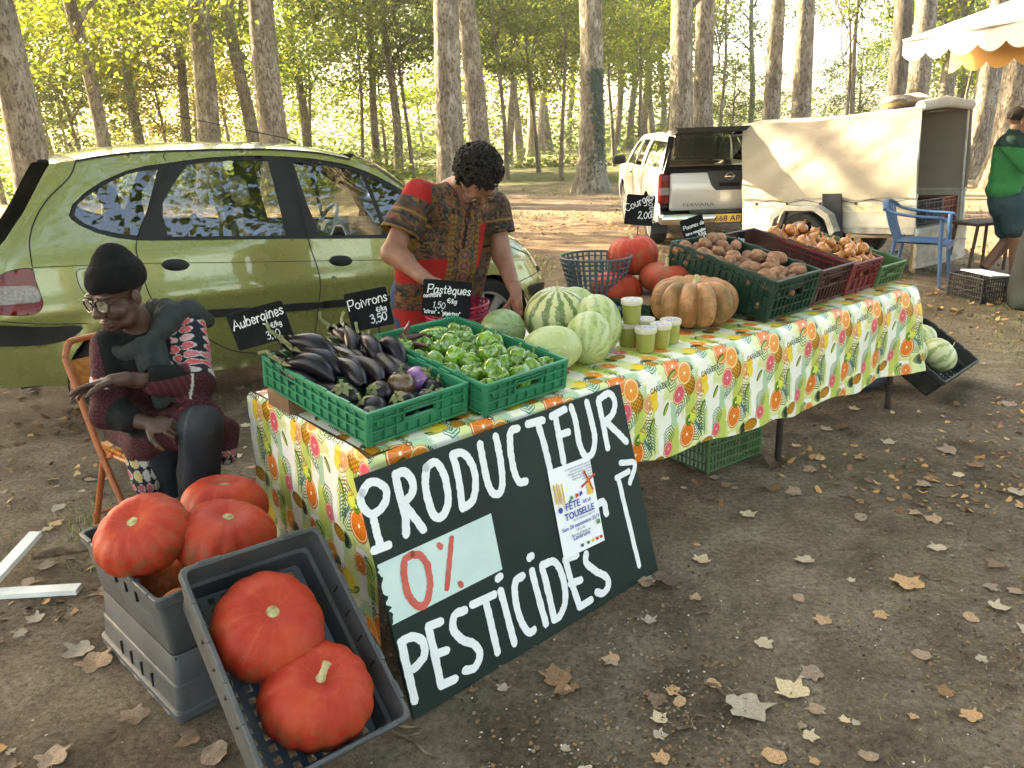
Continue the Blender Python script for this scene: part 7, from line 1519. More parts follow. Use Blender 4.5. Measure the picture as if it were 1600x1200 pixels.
        t2, d2 = segt(P, elL, (-1.235, 2.675, .79)); cuff = (d2 < .075) & (t2 > .30) & (P[:, 2] > .70) & (P[:, 1] < 2.74); C[cuff] = np3((.058, .012, .018)) + ((np.sin((u + v * .6) * 160) > .5)[cuff][:, None]) * np3((.04, .012, .016)); band = (d2 < .08) & (t2 > .24) & (t2 < .30) & (P[:, 1] < 2.76) & ~onL; C[band] = (.45, .44, .42)
        low = P[:, 2] < .50; discs(low, .042, [(.40, .32, .10), (.45, .40, .34), (.36, .08, .10), (.42, .38, .36)], (.014, .013, .018), u + 3, v + 1)
        vest = (P[:, 2] > .80) & (np.abs((P[:, 0] + 1.34) * .85 + (P[:, 1] - 2.86) * .5) < .155) & ~onL; C[vest] = (.0045, .0045, .005)
        trim = (P[:, 2] > .775) & (P[:, 2] < .81) & (P[:, 1] < 2.86) & ~onL & (dist > .09) & (d2 > .085); z = np.floor(u / .018) % 3; C[trim] = np.where((z == 0)[trim][:, None], np3((.42, .42, .46)), np.where((z == 1)[trim][:, None], np3((.40, .03, .05)), np3((.012, .012, .012))))
        t3, d3 = segt(P, elR, (-1.335, 2.617, .675)); c3 = (d3 < .085) & (t3 > .45) & (P[:, 1] < 2.70) & (P[:, 2] < .76) & (P[:, 2] > .6); C[c3] = (.011, .011, .012)
        return C
    person_mesh('coat', S, FAB, coat, root, base, wrinkle(1, .006, 11, (1, 1, .6)))
    # scarf
    S = SDF((-1.60, 2.60, .66), (-1.02, 3.10, 1.06), .0055)
    ring = [Vector((-1.335 + .105 * math.cos(a), 2.835 + .095 * math.sin(a), .935 + .03 * math.sin(a * 1.0 + .6) - .035 * math.cos(a + 2.0))) for a in np.linspace(0, 2 * PI, 15)]; S.chain(ring, [.031 + .003 * math.sin(3 * i) for i in range(15)], .008)
    S.chain([(-1.26, 2.86, .95), (-1.20, 2.94, .965), (-1.15, 2.98, .93)], [.05, .05, .03], .03); S.chain([(-1.30, 2.755, .90), (-1.275, 2.72, .85), (-1.255, 2.70, .78), (-1.245, 2.70, .70)], [.030, .028, .026, .026], .008); S.chain([(-1.255, 2.77, .90), (-1.225, 2.725, .82), (-1.205, 2.715, .72)], [.026, .024, .026], .004); S.chain([(-1.315, 2.765, .90), (-1.30, 2.73, .86), (-1.29, 2.72, .80)], [.022, .022, .02], .004)
    person_mesh('scarf', S, KNIT, flat_col((.030, .036, .036)), root, base, wrinkle(7, .0055, 30, (1, 1, .22)))
    # jeans and shoes
    S = SDF((-1.62, 2.40, -.01), (-.95, 3.2, .72), .006); knL, anL = (-1.095, 2.635, .625), (-1.185, 2.665, .24); knR, anR = (-1.27, 2.71, .55), (-1.275, 2.72, .10)
    S.chain([hipL, knL], [.10, .074], .02); S.chain([knL, (-1.125, 2.63, .45), anL, (-1.205, 2.675, .16)], [.074, .070, .054, .05], .02); S.chain([hipR, knR, anR], [.10, .075, .05], .02)
    def jean(P): C = np.tile(np3((.014, .016, .021)), (len(P), 1)); d = np.linalg.norm(P - np3((-1.095, 2.59, .66)), axis=1); C += np.clip(1 - d / .10, 0, 1)[:, None] * .03; se = np.abs((P[:, 0] + 1.165) * .9 + (P[:, 2] - .42) * -.18) < .004; C[se & (P[:, 1] < 2.66)] *= 1.7; return C
    person_mesh('jeans', S, FAB, jean, root, base, wrinkle(5, .005, 13))
    for (a, b) in (((-1.205, 2.68, .13), (-1.165, 2.60, .075)), ((-1.275, 2.73, .05), (-1.215, 2.655, .042))):
        S = SDF(np.minimum(a, b) - np3((.1, .1, .12)), np.maximum(a, b) + np3((.1, .1, .1)), .006); S.cone(a, b, .045, .038, .02); 
        if a[2] < .1: S.halfcut((0, 0, .003), (0, 0, 1))
        person_mesh('shoe', S, FAB, flat_col((.015, .015, .016)), root, base)
woman()
# ---------------------------------------------------------------- standing man
def man():
    base = Vector((-.36, 3.75, 0)); root = thing('person', 'man in red and brown patterned tunic bending over the stall', 'person', tuple(base))
    shR, shL = (-.375, 3.395, 1.335), (-.055, 3.635, 1.255); elR, wrR = (-.470, 3.30, 1.115), (-.345, 3.20, 1.03); elL, wrL = (-.025, 3.60, 1.045), (.022, 3.46, .925); hc = (-.116, 3.415, 1.388); sk = (.235, .105, .066)
    Qh = frame((.20, -.36, -.91), (.28, -.85, .42))
    S = SDF((-.62, 3.0, .70), (.20, 3.95, 1.60), .0045); S.chain([(-.235, 3.575, 1.30), (-.165, 3.475, 1.375)], [.066, .058]); L = add_head(S, hc, Qh, 1.0, wide=1.0)
    S.chain([shR, elR, wrR], [.040, .045, .029]); S.cone((-.42, 3.27, 1.09), elR, .040, .045, .02); S.chain([shL, elL, wrL], [.040, .045, .030]); S.cone(shR, shL, .042, .042); S.cone((-.33, 3.70, .95), (-.22, 3.54, 1.28), .11, .11, .03)
    add_hand(S, (-.322, 3.182, 1.018), (.75, -.45, -.48), (.1, .4, -.8), -1, (22, 24, 26, 30), 1.0, .06); add_hand(S, (.030, 3.440, .905), (.10, -.18, -.97), (-.75, -.35, .1), 1, (26, 32, 38, 44), 1.02, .05, .5)
    def skc(P):
        C = np.tile(np3(sk), (len(P), 1)); C *= (1 + .10 * np.sin(P[:, 0] * 60) * np.sin(P[:, 2] * 50))[:, None]; lp = np3(L(0, .092, -.07)); d = np.linalg.norm((P - lp) @ np.array(Qh) / np3((.03, .03, .014)), axis=1); C += np.clip(1 - d, 0, 1)[:, None] * np3((.03, -.02, -.01))
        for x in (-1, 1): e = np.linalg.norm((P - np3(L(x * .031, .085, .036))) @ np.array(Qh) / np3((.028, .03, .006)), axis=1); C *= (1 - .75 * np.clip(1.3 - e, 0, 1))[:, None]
        return C
    person_mesh('body', S, SKIN, skc, root, base); eyes(root, base, L, 1); glasses(root, base, L, 1, M('dark_wire', '#3a3632', rough=.35, metal=.8), r=.022, w=.0014)
    # hair
    S = SDF((-.32, 3.22, 1.22), (.10, 3.68, 1.58), .003); rr = random.Random(3); S.ell(L(0, -.026, .050), (.086, .098, .084), .01, Qh); S.ell(L(0, .075, -.035), (.085, .09, .085), .006, Qh, True)
    for k in range(1500):
        th, ph = rr.uniform(0, 2 * PI), math.acos(rr.uniform(-.75, 1)); d = Vector((math.sin(ph) * math.cos(th), math.sin(ph) * math.sin(th), math.cos(ph)))
        if d.y > .30 and d.z < .42: continue
        if d.z < -.35 and d.y > -.2: continue
        p = Vector((d.x * .086, d.y * .098 - .022, d.z * .088 + .050)); a = rr.uniform(0, 6.28); tq = d.orthogonal().normalized(); tq = tq * math.cos(a) + d.cross(tq) * math.sin(a); q = p + tq * .026 + d * rr.uniform(.002, .018); S.chain([L(*p), L(*((p + q) / 2 + d * .008)), L(*q)], [.0046, .0042, .0026], .001)
    HAIRM = cloth_mat('dark_curly_hair', .6, 260, .8); person_mesh('hair', S, HAIRM, lambda P: np.tile(np3((.008, .006, .0045)), (len(P), 1)) * (1 + .9 * (hash2(np.floor(P[:, 0] / .02), np.floor(P[:, 2] / .02))[:, None] > .8)), root, base)
    # tunic
    X = Vector(shL) - Vector(shR); X.z = 0; X.normalize(); c0 = np3((-.255, 3.54, 1.10))
    S = SDF((-.64, 3.10, .54), (.12, 4.0, 1.46), .0048)
    S.cone((-.36, 3.72, .80), (-.275, 3.595, 1.06), .155, .150, .05); S.cone((-.275, 3.595, 1.06), (-.215, 3.525, 1.24), .150, .125, .06); S.cone((-.345, 3.425, 1.31), (-.085, 3.625, 1.25), .078, .076, .06); S.ell((-.36, 3.73, .68), (.19, .165, .15), .05); S.cone((-.45, 3.68, .80), (-.38, 3.50, 1.15), .09, .10, .05); S.cone((-.22, 3.80, .80), (-.14, 3.66, 1.10), .08, .09, .05)
    eR = tuple(Vector(shR).lerp(Vector(elR), .80)); eL = tuple(Vector(shL).lerp(Vector(elL), .74)); eR2 = (eR[0] - .005, eR[1], eR[2]); S.chain([(shR[0] + .015, shR[1] + .012, shR[2] - .008), eR2], [.070, .086], .03); S.chain([shL, eL], [.074, .080], .03)
    for (a, b) in ((eR2, elR), (eL, elL)): d = (Vector(b) - Vector(a)).normalized(); S.cone(Vector(a) + d * .055, Vector(a) + d * .30, .12, .12, .004, True)
    S.halfcut((0, 0, .56), (0, 0, 1)); S.cone((-.185, 3.50, 1.38), (-.17, 3.43, 1.30), .060, .030, .01, True); S.cone((-.170, 3.44, 1.29), (-.16, 3.40, 1.16), .020, .012, .006, True)
    pal = np.array([(.045, .028, .018), (.022, .016, .014), (.15, .085, .030), (.060, .050, .062), (.13, .040, .024), (.075, .050, .026), (.030, .034, .030)])
    gold, dark, red = np3((.19, .105, .032)), np3((.016, .011, .010)), np3((.30, .014, .014))
    def tun(P):
        u = (P - c0) @ np3(X); w = (P - c0)[:, 2] * 1.05; i, j = np.floor(u / .011), np.floor(w / .011); orn = pal[(hash2(i, j, 1) * 7).astype(int) % 7]
        i2, j2 = np.floor(u / .045), np.floor(w / .045); dd = np.hypot(u / .045 - i2 - .5, w / .045 - j2 - .5); orn = np.where(((dd > .31) & (dd < .39) & (hash2(i2, j2, 9) > .45))[:, None], gold * .8, orn); orn = np.where((dd < .12)[:, None], np3((.20, .045, .03)), orn)
        C = np.tile(red, (len(P), 1)); m = np.abs(u - .005) < .062; C[m] = orn[m]
        nk = np.hypot(u, (w - .20)) < .155; C[nk] = orn[nk]; yl = (u < -.06) & (w > -.04) & (w < .20) & (u > -.22); C[yl] = orn[yl]; yr = (u > .145) & (w > -.2); C[yr] = orn[yr]; lo = (w < -.10) & (w > -.30) & (u > -.24) & ((u < -.10 + .02 * np.sin(w * 60)) & (w < -.16) | (u > -.06)); C[lo] = orn[lo]
        rb = (u > .066) & (u < .142) & (w > -.045) & (w < .105); C[rb] = red; rl = (u < -.062) & (u > -.145) & (w > -.155) & (w < -.04); C[rl] = red
        for e in (-.062, -.05, .055, .067): q = (np.abs(u - e) < .0048) & (w < .16); C[q] = np.where((np.floor(w / .012) % 2 == 0)[q][:, None], gold, gold * .55)
        md = np.hypot((u - .003) / .021, ((w / .052) - np.floor(w / .052) - .5) * .052 / .021); q = (np.abs(u - .003) < .03); C[q & (md < 1)] = (.10, .035, .030); C[q & (md < .7)] = (.06, .06, .085); C[q & (md < .4)] = (.24, .07, .04); C[q & (md > 1) & (md < 1.25)] = gold
        sl = (np.abs(u + .005) < .007) & (w > .0) & (w < .16); C[sl] = dark
        for (a, b, sg) in ((shR, eR2, -1), (shL, eL, 1)):
            t, d = segt(P, a, b); on = (d < .125) & (t > .10) & ((u * sg) > .125); i3, j3 = np.floor(t / .06), np.floor((P[:, 0] + P[:, 1] * .7) / .013); o3 = pal[(hash2(i3, j3, 5) * 7).astype(int) % 7]
            tt = np.where((t < .38)[:, None], o3, o3 * .8); tt = np.where(((t > .38) & (t < .43))[:, None], gold, tt); tt = np.where(((t > .72) & (t < .78))[:, None], dark * 1.5, tt); tt = np.where(((t > .78) & (t < .98))[:, None], gold * .85, tt); tt = np.where(((t > .98) & (t < 1.04))[:, None], dark, tt); tt = np.where(((t > 1.04) & (t < 1.2))[:, None], gold * .7, tt); tt = np.where(((t > 1.25))[:, None], np3((.07, .045, .055)) * .8 + o3 * .3, tt); C[on] = tt[on]
        sh = (P[:, 2] > 1.372) & (u < -.07) & (P[:, 2] - 1.30 > .25 * (u + .20)); C[sh] = red; return C
    person_mesh('tunic', S, FAB, tun, root, base, wrinkle(2, .007, 9, (1, 1, .55)))
    S = SDF((-.66, 3.5, -.01), (-.02, 4.05, .95), .007); S.chain([(-.44, 3.70, .86), (-.45, 3.72, .48), (-.46, 3.76, .08)], [.11, .085, .065], .02); S.chain([(-.25, 3.84, .86), (-.24, 3.85, .48), (-.23, 3.88, .08)], [.11, .085, .065], .02); S.cone((-.42, 3.71, .86), (-.27, 3.82, .86), .12, .12, .03); person_mesh('jeans', S, FAB, flat_col((.035, .055, .12)), root, base, wrinkle(4, .005, 12))
    for x, y in ((-.46, 3.76), (-.23, 3.88)): S = SDF((x - .12, y - .28, -.01), (x + .2, y + .12, .14), .007); S.cone((x, y + .02, .05), (x + .09, y - .13, .035), .05, .042, .02); S.halfcut((0, 0, .003), (0, 0, 1)); person_mesh('shoe', S, FAB, flat_col((.05, .035, .025)), root, base)
man()
# ---------------------------------------------------------------- man in green at the picture edge
def green_man():
    A = lambda x, y, d=0.0: tuple(at(x, y, 8.1 + d)); base = Vector(at(1580, 430, 8.1)); base.z = 0; root = thing('person', 'man in green fleece and teal shorts walking past the trailer', 'person', tuple(base)); sk = (.26, .125, .08)
    S = SDF(np3(base) + np3((-.75, -.5, .0)), np3(base) + np3((.65, .5, 1.9)), .007); Qh = frame((1, -.15, -.05), (.05, 0, 1)); hc = A(1594, 190); L = add_head(S, hc, Qh, 1.12)
    S.chain([A(1588, 200, 0), A(1580, 225, 0)], [.058, .07]); kn1, an1 = A(1574, 376, .05), A(1532, 424, .1); S.chain([A(1574, 320), kn1, an1], [.09, .064, .044]); kn2, an2 = A(1588, 374, -.12), A(1584, 434, -.12); S.chain([A(1582, 320, -.1), kn2, an2], [.09, .064, .044]); S.cone(A(1580, 228), A(1574, 310), .1, .12, .03)
    S.chain([A(1578, 226, -.2), A(1606, 262, -.28), A(1640, 236, -.34)], [.05, .042, .032]); add_hand(S, A(1645, 234, -.34), (1, -.1, .1), (0, -.3, -1), 1, (20, 20, 22, 24)); add_hand(S, A(1640, 230, .28), (1, .1, .1), (0, .3, -1), -1, (20, 20, 22, 24)); S.chain([A(1578, 226, .2), A(1606, 262, .24), A(1638, 232, .28)], [.05, .042, .032])
    person_mesh('body', S, SKIN, flat_col(sk), root, base); eyes(root, base, L, 1)
    S = SDF(np3(hc) - .2, np3(hc) + .2, .006); S.ell(L(0, -.022, .050), (.084, .100, .086), .01, Qh); S.ell(L(0, .085, -.03), (.10, .085, .105), .006, Qh, True); S.ell(L(0, .02, -.09), (.1, .14, .06), .006, Qh, True); person_mesh('hair', S, FAB, flat_col((.022, .016, .012)), root, base, wrinkle(9, .004, 40)); S = SDF(np3(hc) - .2, np3(hc) + .2, .006); S.ell(L(0, .035, -.085), (.062, .058, .040), .01, Qh); S.ell(L(0, .10, -.07), (.024, .03, .014), .004, Qh, True); person_mesh('beard', S, FAB, flat_col((.03, .02, .014)), root, base, wrinkle(9, .003, 60))
    S = SDF(np3(base) + np3((-.6, -.6, .5)), np3(base) + np3((.7, .6, 1.6)), .007); S.cone(A(1578, 232), A(1571, 296), .145, .155, .04); S.cone(A(1578, 226, -.15), A(1578, 226, .15), .085, .085, .05); S.ell(A(1568, 296), (.15, .18, .09), .04); S.chain([A(1578, 228, -.2), A(1606, 262, -.28), A(1634, 240, -.33)], [.075, .062, .046], .012); S.chain([A(1578, 228, .2), A(1606, 262, .24), A(1634, 238, .27)], [.085, .07, .05], .02); S.cone(A(1580, 222), A(1586, 207), .085, .066, .03)
    zt = A(1580, 232)[2]
    def fl(P): C = np.tile(np3((.030, .20, .062)), (len(P), 1)); C[P[:, 2] > zt - .12 * (P[:, 0] - base.x) - .02] = (.014, .040, .034); und = (np.abs(P[:, 2] - (zt - .24)) < .10) & (np.abs(P[:, 0] - base.x - .01) < .055); C[und] = (.016, .030, .026); return C
    person_mesh('fleece', S, KNIT, fl, root, base, wrinkle(11, .008, 10, (1, 1, 1.6)))
    S = SDF(np3(base) + np3((-.5, -.5, .3)), np3(base) + np3((.5, .5, 1.15)), .007); S.cone(A(1573, 304), A(1574, 322), .17, .165, .03); S.chain([A(1573, 320, .04), A(1573, 358, .06)], [.125, .11], .02); S.chain([A(1582, 320, -.1), A(1586, 356, -.12)], [.12, .105], .02); person_mesh('shorts', S, FAB, flat_col((.030, .065, .072)), root, base, wrinkle(12, .007, 12))
    for (a, d, c) in ((an1, (-.09, 0, -.03), (.40, .16, .17)), (an2, (.10, 0, -.02), (.3, .28, .28))):
        a = Vector(a); S = SDF(a - Vector((.2, .15, .2)), a + Vector((.2, .15, .15)), .007); S.cone(a + Vector((.0, 0, -.02)), a + Vector(d) + Vector((0, 0, -.03)), .048, .040, .02); person_mesh('shoe', S, FAB, flat_col(c), root, base); S = SDF(a - Vector((.1, .1, .1)), a + Vector((.1, .1, .12)), .007); S.cone(a + Vector((0, 0, -.01)), a + (Vector(kn1 if d[0] < 0 else kn2) - a) * .14, .047, .047, .01); person_mesh('sock', S, FAB, flat_col((.012, .012, .013)), root, base)
green_man()
# ================================================================ WHITE PICKUP
PWHT = paint_mat('pearl_white_paint', (.62, .60, .56), rough=.3, metal=.15, dust=.25); DKP = M('dark_grey_plastic', ['#232629', '#303438'], 9, .55, .1); YPL = M('yellow_plate', ['#c9a53c', '#d6b44c'], 6, .4); DGL = glass_mat('dark_tinted_glass', (.16, .18, .17), .06)
def build_pickup():
    root = thing('white_pickup', 'dusty white pickup with raised canopy hatch parked behind the table', 'pickup', (1.92, 10.4, 0), (0, 0, R(-1.5))); root.scale = (1.09, 1.09, .96)
    PW = 1.66; base = [(0, .06), (.4, .02), (.6, 0), (.95, .01), (1.03, .03), (1.3, .11), (1.56, .24)]
    def S(off=0.0): return lambda y, z: (lerp_pts(z, base) + off + (.10 * max(0, (y - 3.9) / .5) ** 2 if y > 3.9 else 0) + (.04 * max(0, (.12 - y) / .12) ** 2), y, z)
    out = [(0, .40), (.42, .38)] + arc(.86, .34, .40, 175, 5, 14) + [(1.35, .34), (2.95, .34)] + arc(3.46, .34, .41, 178, 2, 14) + [(4.25, .38), (4.38, .5), (4.36, .80), (4.25, .92), (3.7, .99), (3.22, 1.03), (2.72, 1.45), (2.5, 1.50), (1.62, 1.53), (1.5, 1.54), (.08, 1.52), (.02, 1.30), (.0, 1.05)]
    win = {'front_door_window': [(3.02, 1.05), (2.62, 1.40), (2.30, 1.43), (2.28, 1.05)], 'rear_door_window': [(2.22, 1.05), (2.22, 1.43), (1.68, 1.44), (1.62, 1.06)], 'canopy_window': [(1.40, 1.09), (1.40, 1.43), (.26, 1.42), (.20, 1.09)]}
    v, f, uv = panel(out, list(win.values()), S(), .12)
    for s in (0, 1):
        q = [(x, y, z) if s == 0 else (PW - x, y, z) for x, y, z in v]; mobj('body_side', mk_mesh('body_side', q, f if s else [tuple(reversed(p)) for p in f], PWHT), root)
        for nm, p in win.items():
            vv, ff, _ = panel(p, [], S(.012), .3); mobj(nm, mk_mesh(nm, [(x if s == 0 else PW - x, y, z) for x, y, z in vv], ff, DGL), root)
    def across(nm, line, mat, bz=0):
        mb = MB(); mb.loft([[(S()(y, z)[0] + (PW - 2 * S()(y, z)[0]) * k / 8, y, z + bz * (1 - (k / 4 - 1) ** 2)) for k in range(9)] for y, z in line], closed=False); mb.obj(nm, mat, root, True, 50)
    across('roof', [(2.72, 1.45), (2.5, 1.50), (1.62, 1.53), (1.5, 1.54), (.08, 1.52)], PWHT, .03); across('windscreen', [(3.22, 1.03), (2.72, 1.45)], DGL, .02); across('bonnet', [(4.36, .80), (4.25, .92), (3.7, .99), (3.22, 1.03)], PWHT, .03); across('front', [(4.25, .38), (4.38, .5), (4.36, .80)], DKP)
    mb = MB(); mb.box((PW / 2, .75, .60), (PW - .14, 1.45, .03)); mb.box((PW / 2, 2.1, .42), (PW - .2, 3.9, .1)); mb.obj('load_floor', DARKI, root)
    mb = MB(); mb.box((PW / 2, 1.50, .80), (PW - .16, .04, .46)); mb.obj('cab_back', DARKI, root); mb = MB(); mb.add([(.20, 1.50, 1.05), (PW - .20, 1.50, 1.05), (PW - .32, 1.50, 1.44), (.32, 1.50, 1.44)], [(0, 1, 2, 3)]); mb.obj('cab_rear_window', glass_mat('cab_glass', (.42, .48, .42), .05), root)
    tg = None; mb = MB(); mb.box((PW / 2, .0, .79), (PW - .30, .05, .48), ch=.02); tg = mb.obj('tailgate', PWHT, root, True)
    mb = MB(); mb.prism([(-.26, .245), (.26, .245), (.20, .06), (.15, .0), (-.15, .0), (-.20, .06)], 0, .012, Matrix.Translation((PW / 2, -.028, .80)) @ Euler((PI / 2, 0, 0)).to_matrix().to_4x4()); mb.obj('handle_panel', DKP, tg)
    mb = MB(); mb.box((PW / 2, -.046, .87), (.24, .012, .045), ch=.004); mb.obj('tailgate_handle', SEAM, tg)
    mb = MB(); Q = Euler((PI / 2, 0, 0)).to_matrix(); c = Vector((PW / 2, -.046, .975)); mb.tube([c + Q @ Vector((.046 * math.cos(a), .042 * math.sin(a), 0)) for a in np.linspace(0, 2 * PI, 25)[:-1]], .007, 8, True); mb.box(c + Vector((0, -.004, 0)), (.125, .010, .020), ch=.003); mb.obj('badge', CHR, tg, True)
    ftext('model_lettering', 'NAVARA', tg, (.30, -.030, .60), .062, M('grey_lettering', '#7d7870', rough=.4), (PI / 2, 0, 0), .001, sx=1.5)
    for x in (.085, PW - .085):
        mb = MB(); mb.box((x, .012, .83), (.135, .07, .40), ch=.03); tl = mb.obj('tail_light', REDL, root, True); mb = MB(); mb.box((x, -.024, .80), (.11, .012, .09), ch=.004); mb.obj('reversing_lens', WHTL, tl); mb = MB(); mb.box((x, -.024, .90), (.09, .012, .07), ch=.004); mb.obj('indicator_lens', REDL, tl)
    mb = MB(); mb.box((PW / 2, -.10, .45), (PW - .02, .16, .13), ch=.03); mb.obj('rear_bumper', CHR, root, True); mb = MB(); mb.box((PW / 2, -.10, .535), (.9, .15, .03), ch=.008); mb.obj('bumper_step', DKP, root)
    mb = MB(); mb.box((PW / 2 + .05, -.186, .455), (.46, .012, .105), ch=.003); pl = mb.obj('number_plate', YPL, root); ftext('plate_number', '668 APP 24', pl, (PW / 2 + .045, -.1935, .42), .098, M('plate_black', '#141414', rough=.5), (PI / 2, 0, 0), .0012, 'CENTER')
    mb = MB(); mb.box((PW / 2, .06, 1.045), (PW - .2, .05, .03)); mb.obj('canopy_sill', SEAM, root)
    for x in (.13, PW - .13): mb = MB(); mb.box((x, .05, 1.27), (.07, .04, .46), (0, R(9 if x < 1 else -9), 0)); mb.obj('canopy_frame', SEAM, root)
    mb = MB(); mb.add([(.16, .08, 1.53), (PW - .16, .08, 1.53), (PW - .10, -.60, 1.60), (.10, -.60, 1.60), (.16, .08, 1.50), (PW - .16, .08, 1.50), (PW - .13, -.56, 1.545), (.13, -.56, 1.545)], [(0, 1, 2, 3), (7, 6, 5, 4), (3, 2, 6, 7), (0, 3, 7, 4), (2, 1, 5, 6)]); hl = mb.obj('canopy_hatch', DKP, root)
    mb = MB(); mb.add([(.22, -.02, 1.498), (PW - .22, -.02, 1.498), (PW - .2, -.50, 1.535), (.2, -.50, 1.535)], [(3, 2, 1, 0)]); mb.obj('hatch_glass', DGL, hl)
    for x in (.2, PW - .2): mb = MB(); mb.tube([(x, .06, 1.25), (x, -.34, 1.53)], .008, 6); mb.obj('gas_strut', STEEL, root, True)
    mb = MB(); mb.box((-.11, 2.95, 1.10), (.20, .10, .14), ch=.03); mb.obj('door_mirror', SEAM, root, True)
    mb = MB(); mb.box((-.008, 2.36, .93), (.02, .12, .03), ch=.006); mb.obj('door_handle', DKP, root)
    for y in (2.25, 1.58): mb = MB(); mb.box((.004, y, .72), (.004, .008, .62)); mb.obj('door_gap', SEAM, root)
    for (x, y, s) in ((.02, .86, 1), (.02, 3.46, 1), (PW - .02, .86, -1), (PW - .02, 3.46, -1)):
        w = inst('wheel', bpy.data.meshes['car_tyre'], root, (x, y, .345), (0, 0, -PI / 2 if s > 0 else PI / 2), (1.16, 1.1, 1.16)); inst('rim', bpy.data.meshes['car_rim'], w)
    mb = MB(); mb.box((.1, .38, .30), (.2, .02, .2)); mb.obj('mud_flap', DKP, root)
build_pickup()
# ================================================================ COVERED TRAILER
CANV = NT('beige_canvas'); _v = CANV.coord('Object'); CANV = CANV.bsdf(CANV.mix(CANV.ramp(CANV.noise(_v, 5, 6, .7), [(.55, 0.0), (.75, .35)]), CANV.ramp(CANV.noise(_v, 1.5, 4), [(.3, (.36, .31, .24)), (.7, (.44, .385, .30))]), (.34, .27, .18)), .8, CANV.bump(CANV.math('ADD', CANV.noise(_v, 3.5, 4, .5, 1.2), CANV.math('MULTIPLY', CANV.noise(_v, 240, 2), .15)), .22, .05), spec=.25)
GALV = M('galvanised_steel', ['#8a8a84', '#a8a8a0', '#bdbdb5'], 7, .45, .05, metal=.35); TWHT = M('trailer_white_panel', ['#b5b0a2', '#cfcabc'], 5, .5, .05)
def build_trailer():
    TLn, TWd, z0, z1, zt = 2.1, 1.02, .50, .84, 1.66; root = thing('covered_trailer', 'small trailer with beige canvas cover and open dark rear end', 'trailer', (4.10, 8.05, 0), (R(-3), 0, R(36)))
    mb = MB(); mb.box((TWd / 2, TLn / 2, z0 - .03), (TWd, TLn, .06)); mb.obj('chassis', GALV, root)
    for x in (.012, TWd - .012): mb = MB(); mb.box((x, TLn / 2, (z0 + z1) / 2), (.024, TLn, z1 - z0)); mb.box((x, TLn / 2, z1 - .02), (.04, TLn + .01, .04), ch=.006); mb.box((x, TLn / 2, z0 + .02), (.036, TLn + .006, .03)); mb.obj('side_panel', TWHT, root)
    mb = MB(); mb.box((TWd / 2, TLn - .012, (z0 + z1) / 2), (TWd - .05, .024, z1 - z0)); mb.obj('front_panel', TWHT, root)
    mb = MB(); mb.box((TWd / 2, -.02, .30), (TWd, .03, .40)); mb.box((TWd / 2, -.04, .14), (TWd, .02, .03)); mb.box((TWd / 2, -.04, .46), (TWd, .02, .04)); mb.box((TWd / 2, -.04, .30), (TWd, .016, .02)); mb.obj('tailboard', GALV, root)
    for (x, y) in ((.03, .03), (TWd - .03, .03), (.03, TLn - .03), (TWd - .03, TLn - .03)): mb = MB(); mb.tube([(x, y, z0), (x, y, zt - .03)], .016, 8); mb.obj('cover_post', GALV, root, True)
    # cover: near side, far side, roof, front; the rear end is open
    def sheet(nm, nu, nv, fn, mat=CANV):
        vs = [fn(i / nu, j / nv) for j in range(nv + 1) for i in range(nu + 1)]; fs = [(j * (nu + 1) + i, j * (nu + 1) + i + 1, (j + 1) * (nu + 1) + i + 1, (j + 1) * (nu + 1) + i) for j in range(nv) for i in range(nu)]; me = mk_mesh(nm, vs, fs, mat); o = mobj(nm, me, root); return o
    N3 = lambda a, b, c: mnoise.noise(Vector((a, b, c)))
    def sag(y): u = y / TLn; return -.020 * math.sin(PI * u) - .018 * (1 - abs(2 * u - 1)) + .012 * N3(y * 2, 1, 1)
    def sd(sgn, x0):
        def fn(s, t):
            y = s * TLn; bul = .025 * math.sin(PI * t) * (.5 + .5 * N3(y * 1.3, t * 1.5, 3)); tens = .016 * math.sin((y * 3.4 + t * 2.6) * 2.2) * (1 - t) * t * 2 + .012 * N3(y * 4 + t * 3, t * 5, 9)
            z = z1 - .04 + (zt + sag(y) - z1 + .04) * t + (.012 * math.sin(y * 7) * (1 - t)); return (x0 + sgn * (.006 + .012 * (1 - t) + bul + tens), y, z)
        return fn
    sheet('canvas_side', 60, 22, sd(-1, 0.0)); sheet('canvas_side', 40, 14, sd(1, TWd))
    sheet('canvas_roof', 40, 14, lambda s, t: (-.006 + (TWd + .012) * t, s * TLn, zt + sag(s * TLn) + .045 * math.sin(PI * t) + .008 * N3(s * 8, t * 5, 2))); sheet('canvas_front', 20, 12, lambda s, t: (TWd * s, TLn + .01 + .02 * N3(s * 3, t * 3, 5), z1 - .04 + (zt - .02 - z1 + .04) * t + .045 * math.sin(PI * s) * t))
    sheet('canvas_liner', 24, 12, lambda s, t: (.02 + (TWd - .04) * s, TLn - .05 + .02 * N3(s * 4, t * 2, 7), z1 + (zt - z1 - .03) * t), M('brown_lining', ['#4a3a28', '#5f4c36'], 5, .85))
    mb = MB(); mb.tube([(0.0, .02, zt + .01), (TWd * .5, .02, zt + .05), (TWd, .02, zt + .01)], [.05, .055, .05], 12); mb.obj('rolled_flap', M('grey_white_canvas', ['#a9a59c', '#c4c0b6'], 5, .75, .2), root, True)
    for k in range(5): y = .22 + k * .42; mb = MB(); mb.lathe([(.0, .012), (.012, .012), (.016, .0)], 10, (-.003, y, z1 - .09), M3=Euler((0, -PI / 2, 0)).to_matrix()); mb.obj('hook', STEEL, root, True)
    mb = MB(); pts = []
    for k in range(11): pts.append((-.035, .05 + k * .2, z1 - .045 - .035 * (k % 2)))
    mb.tube(pts, .004, 5); mb.obj('lashing_cord', STEEL, root, True)
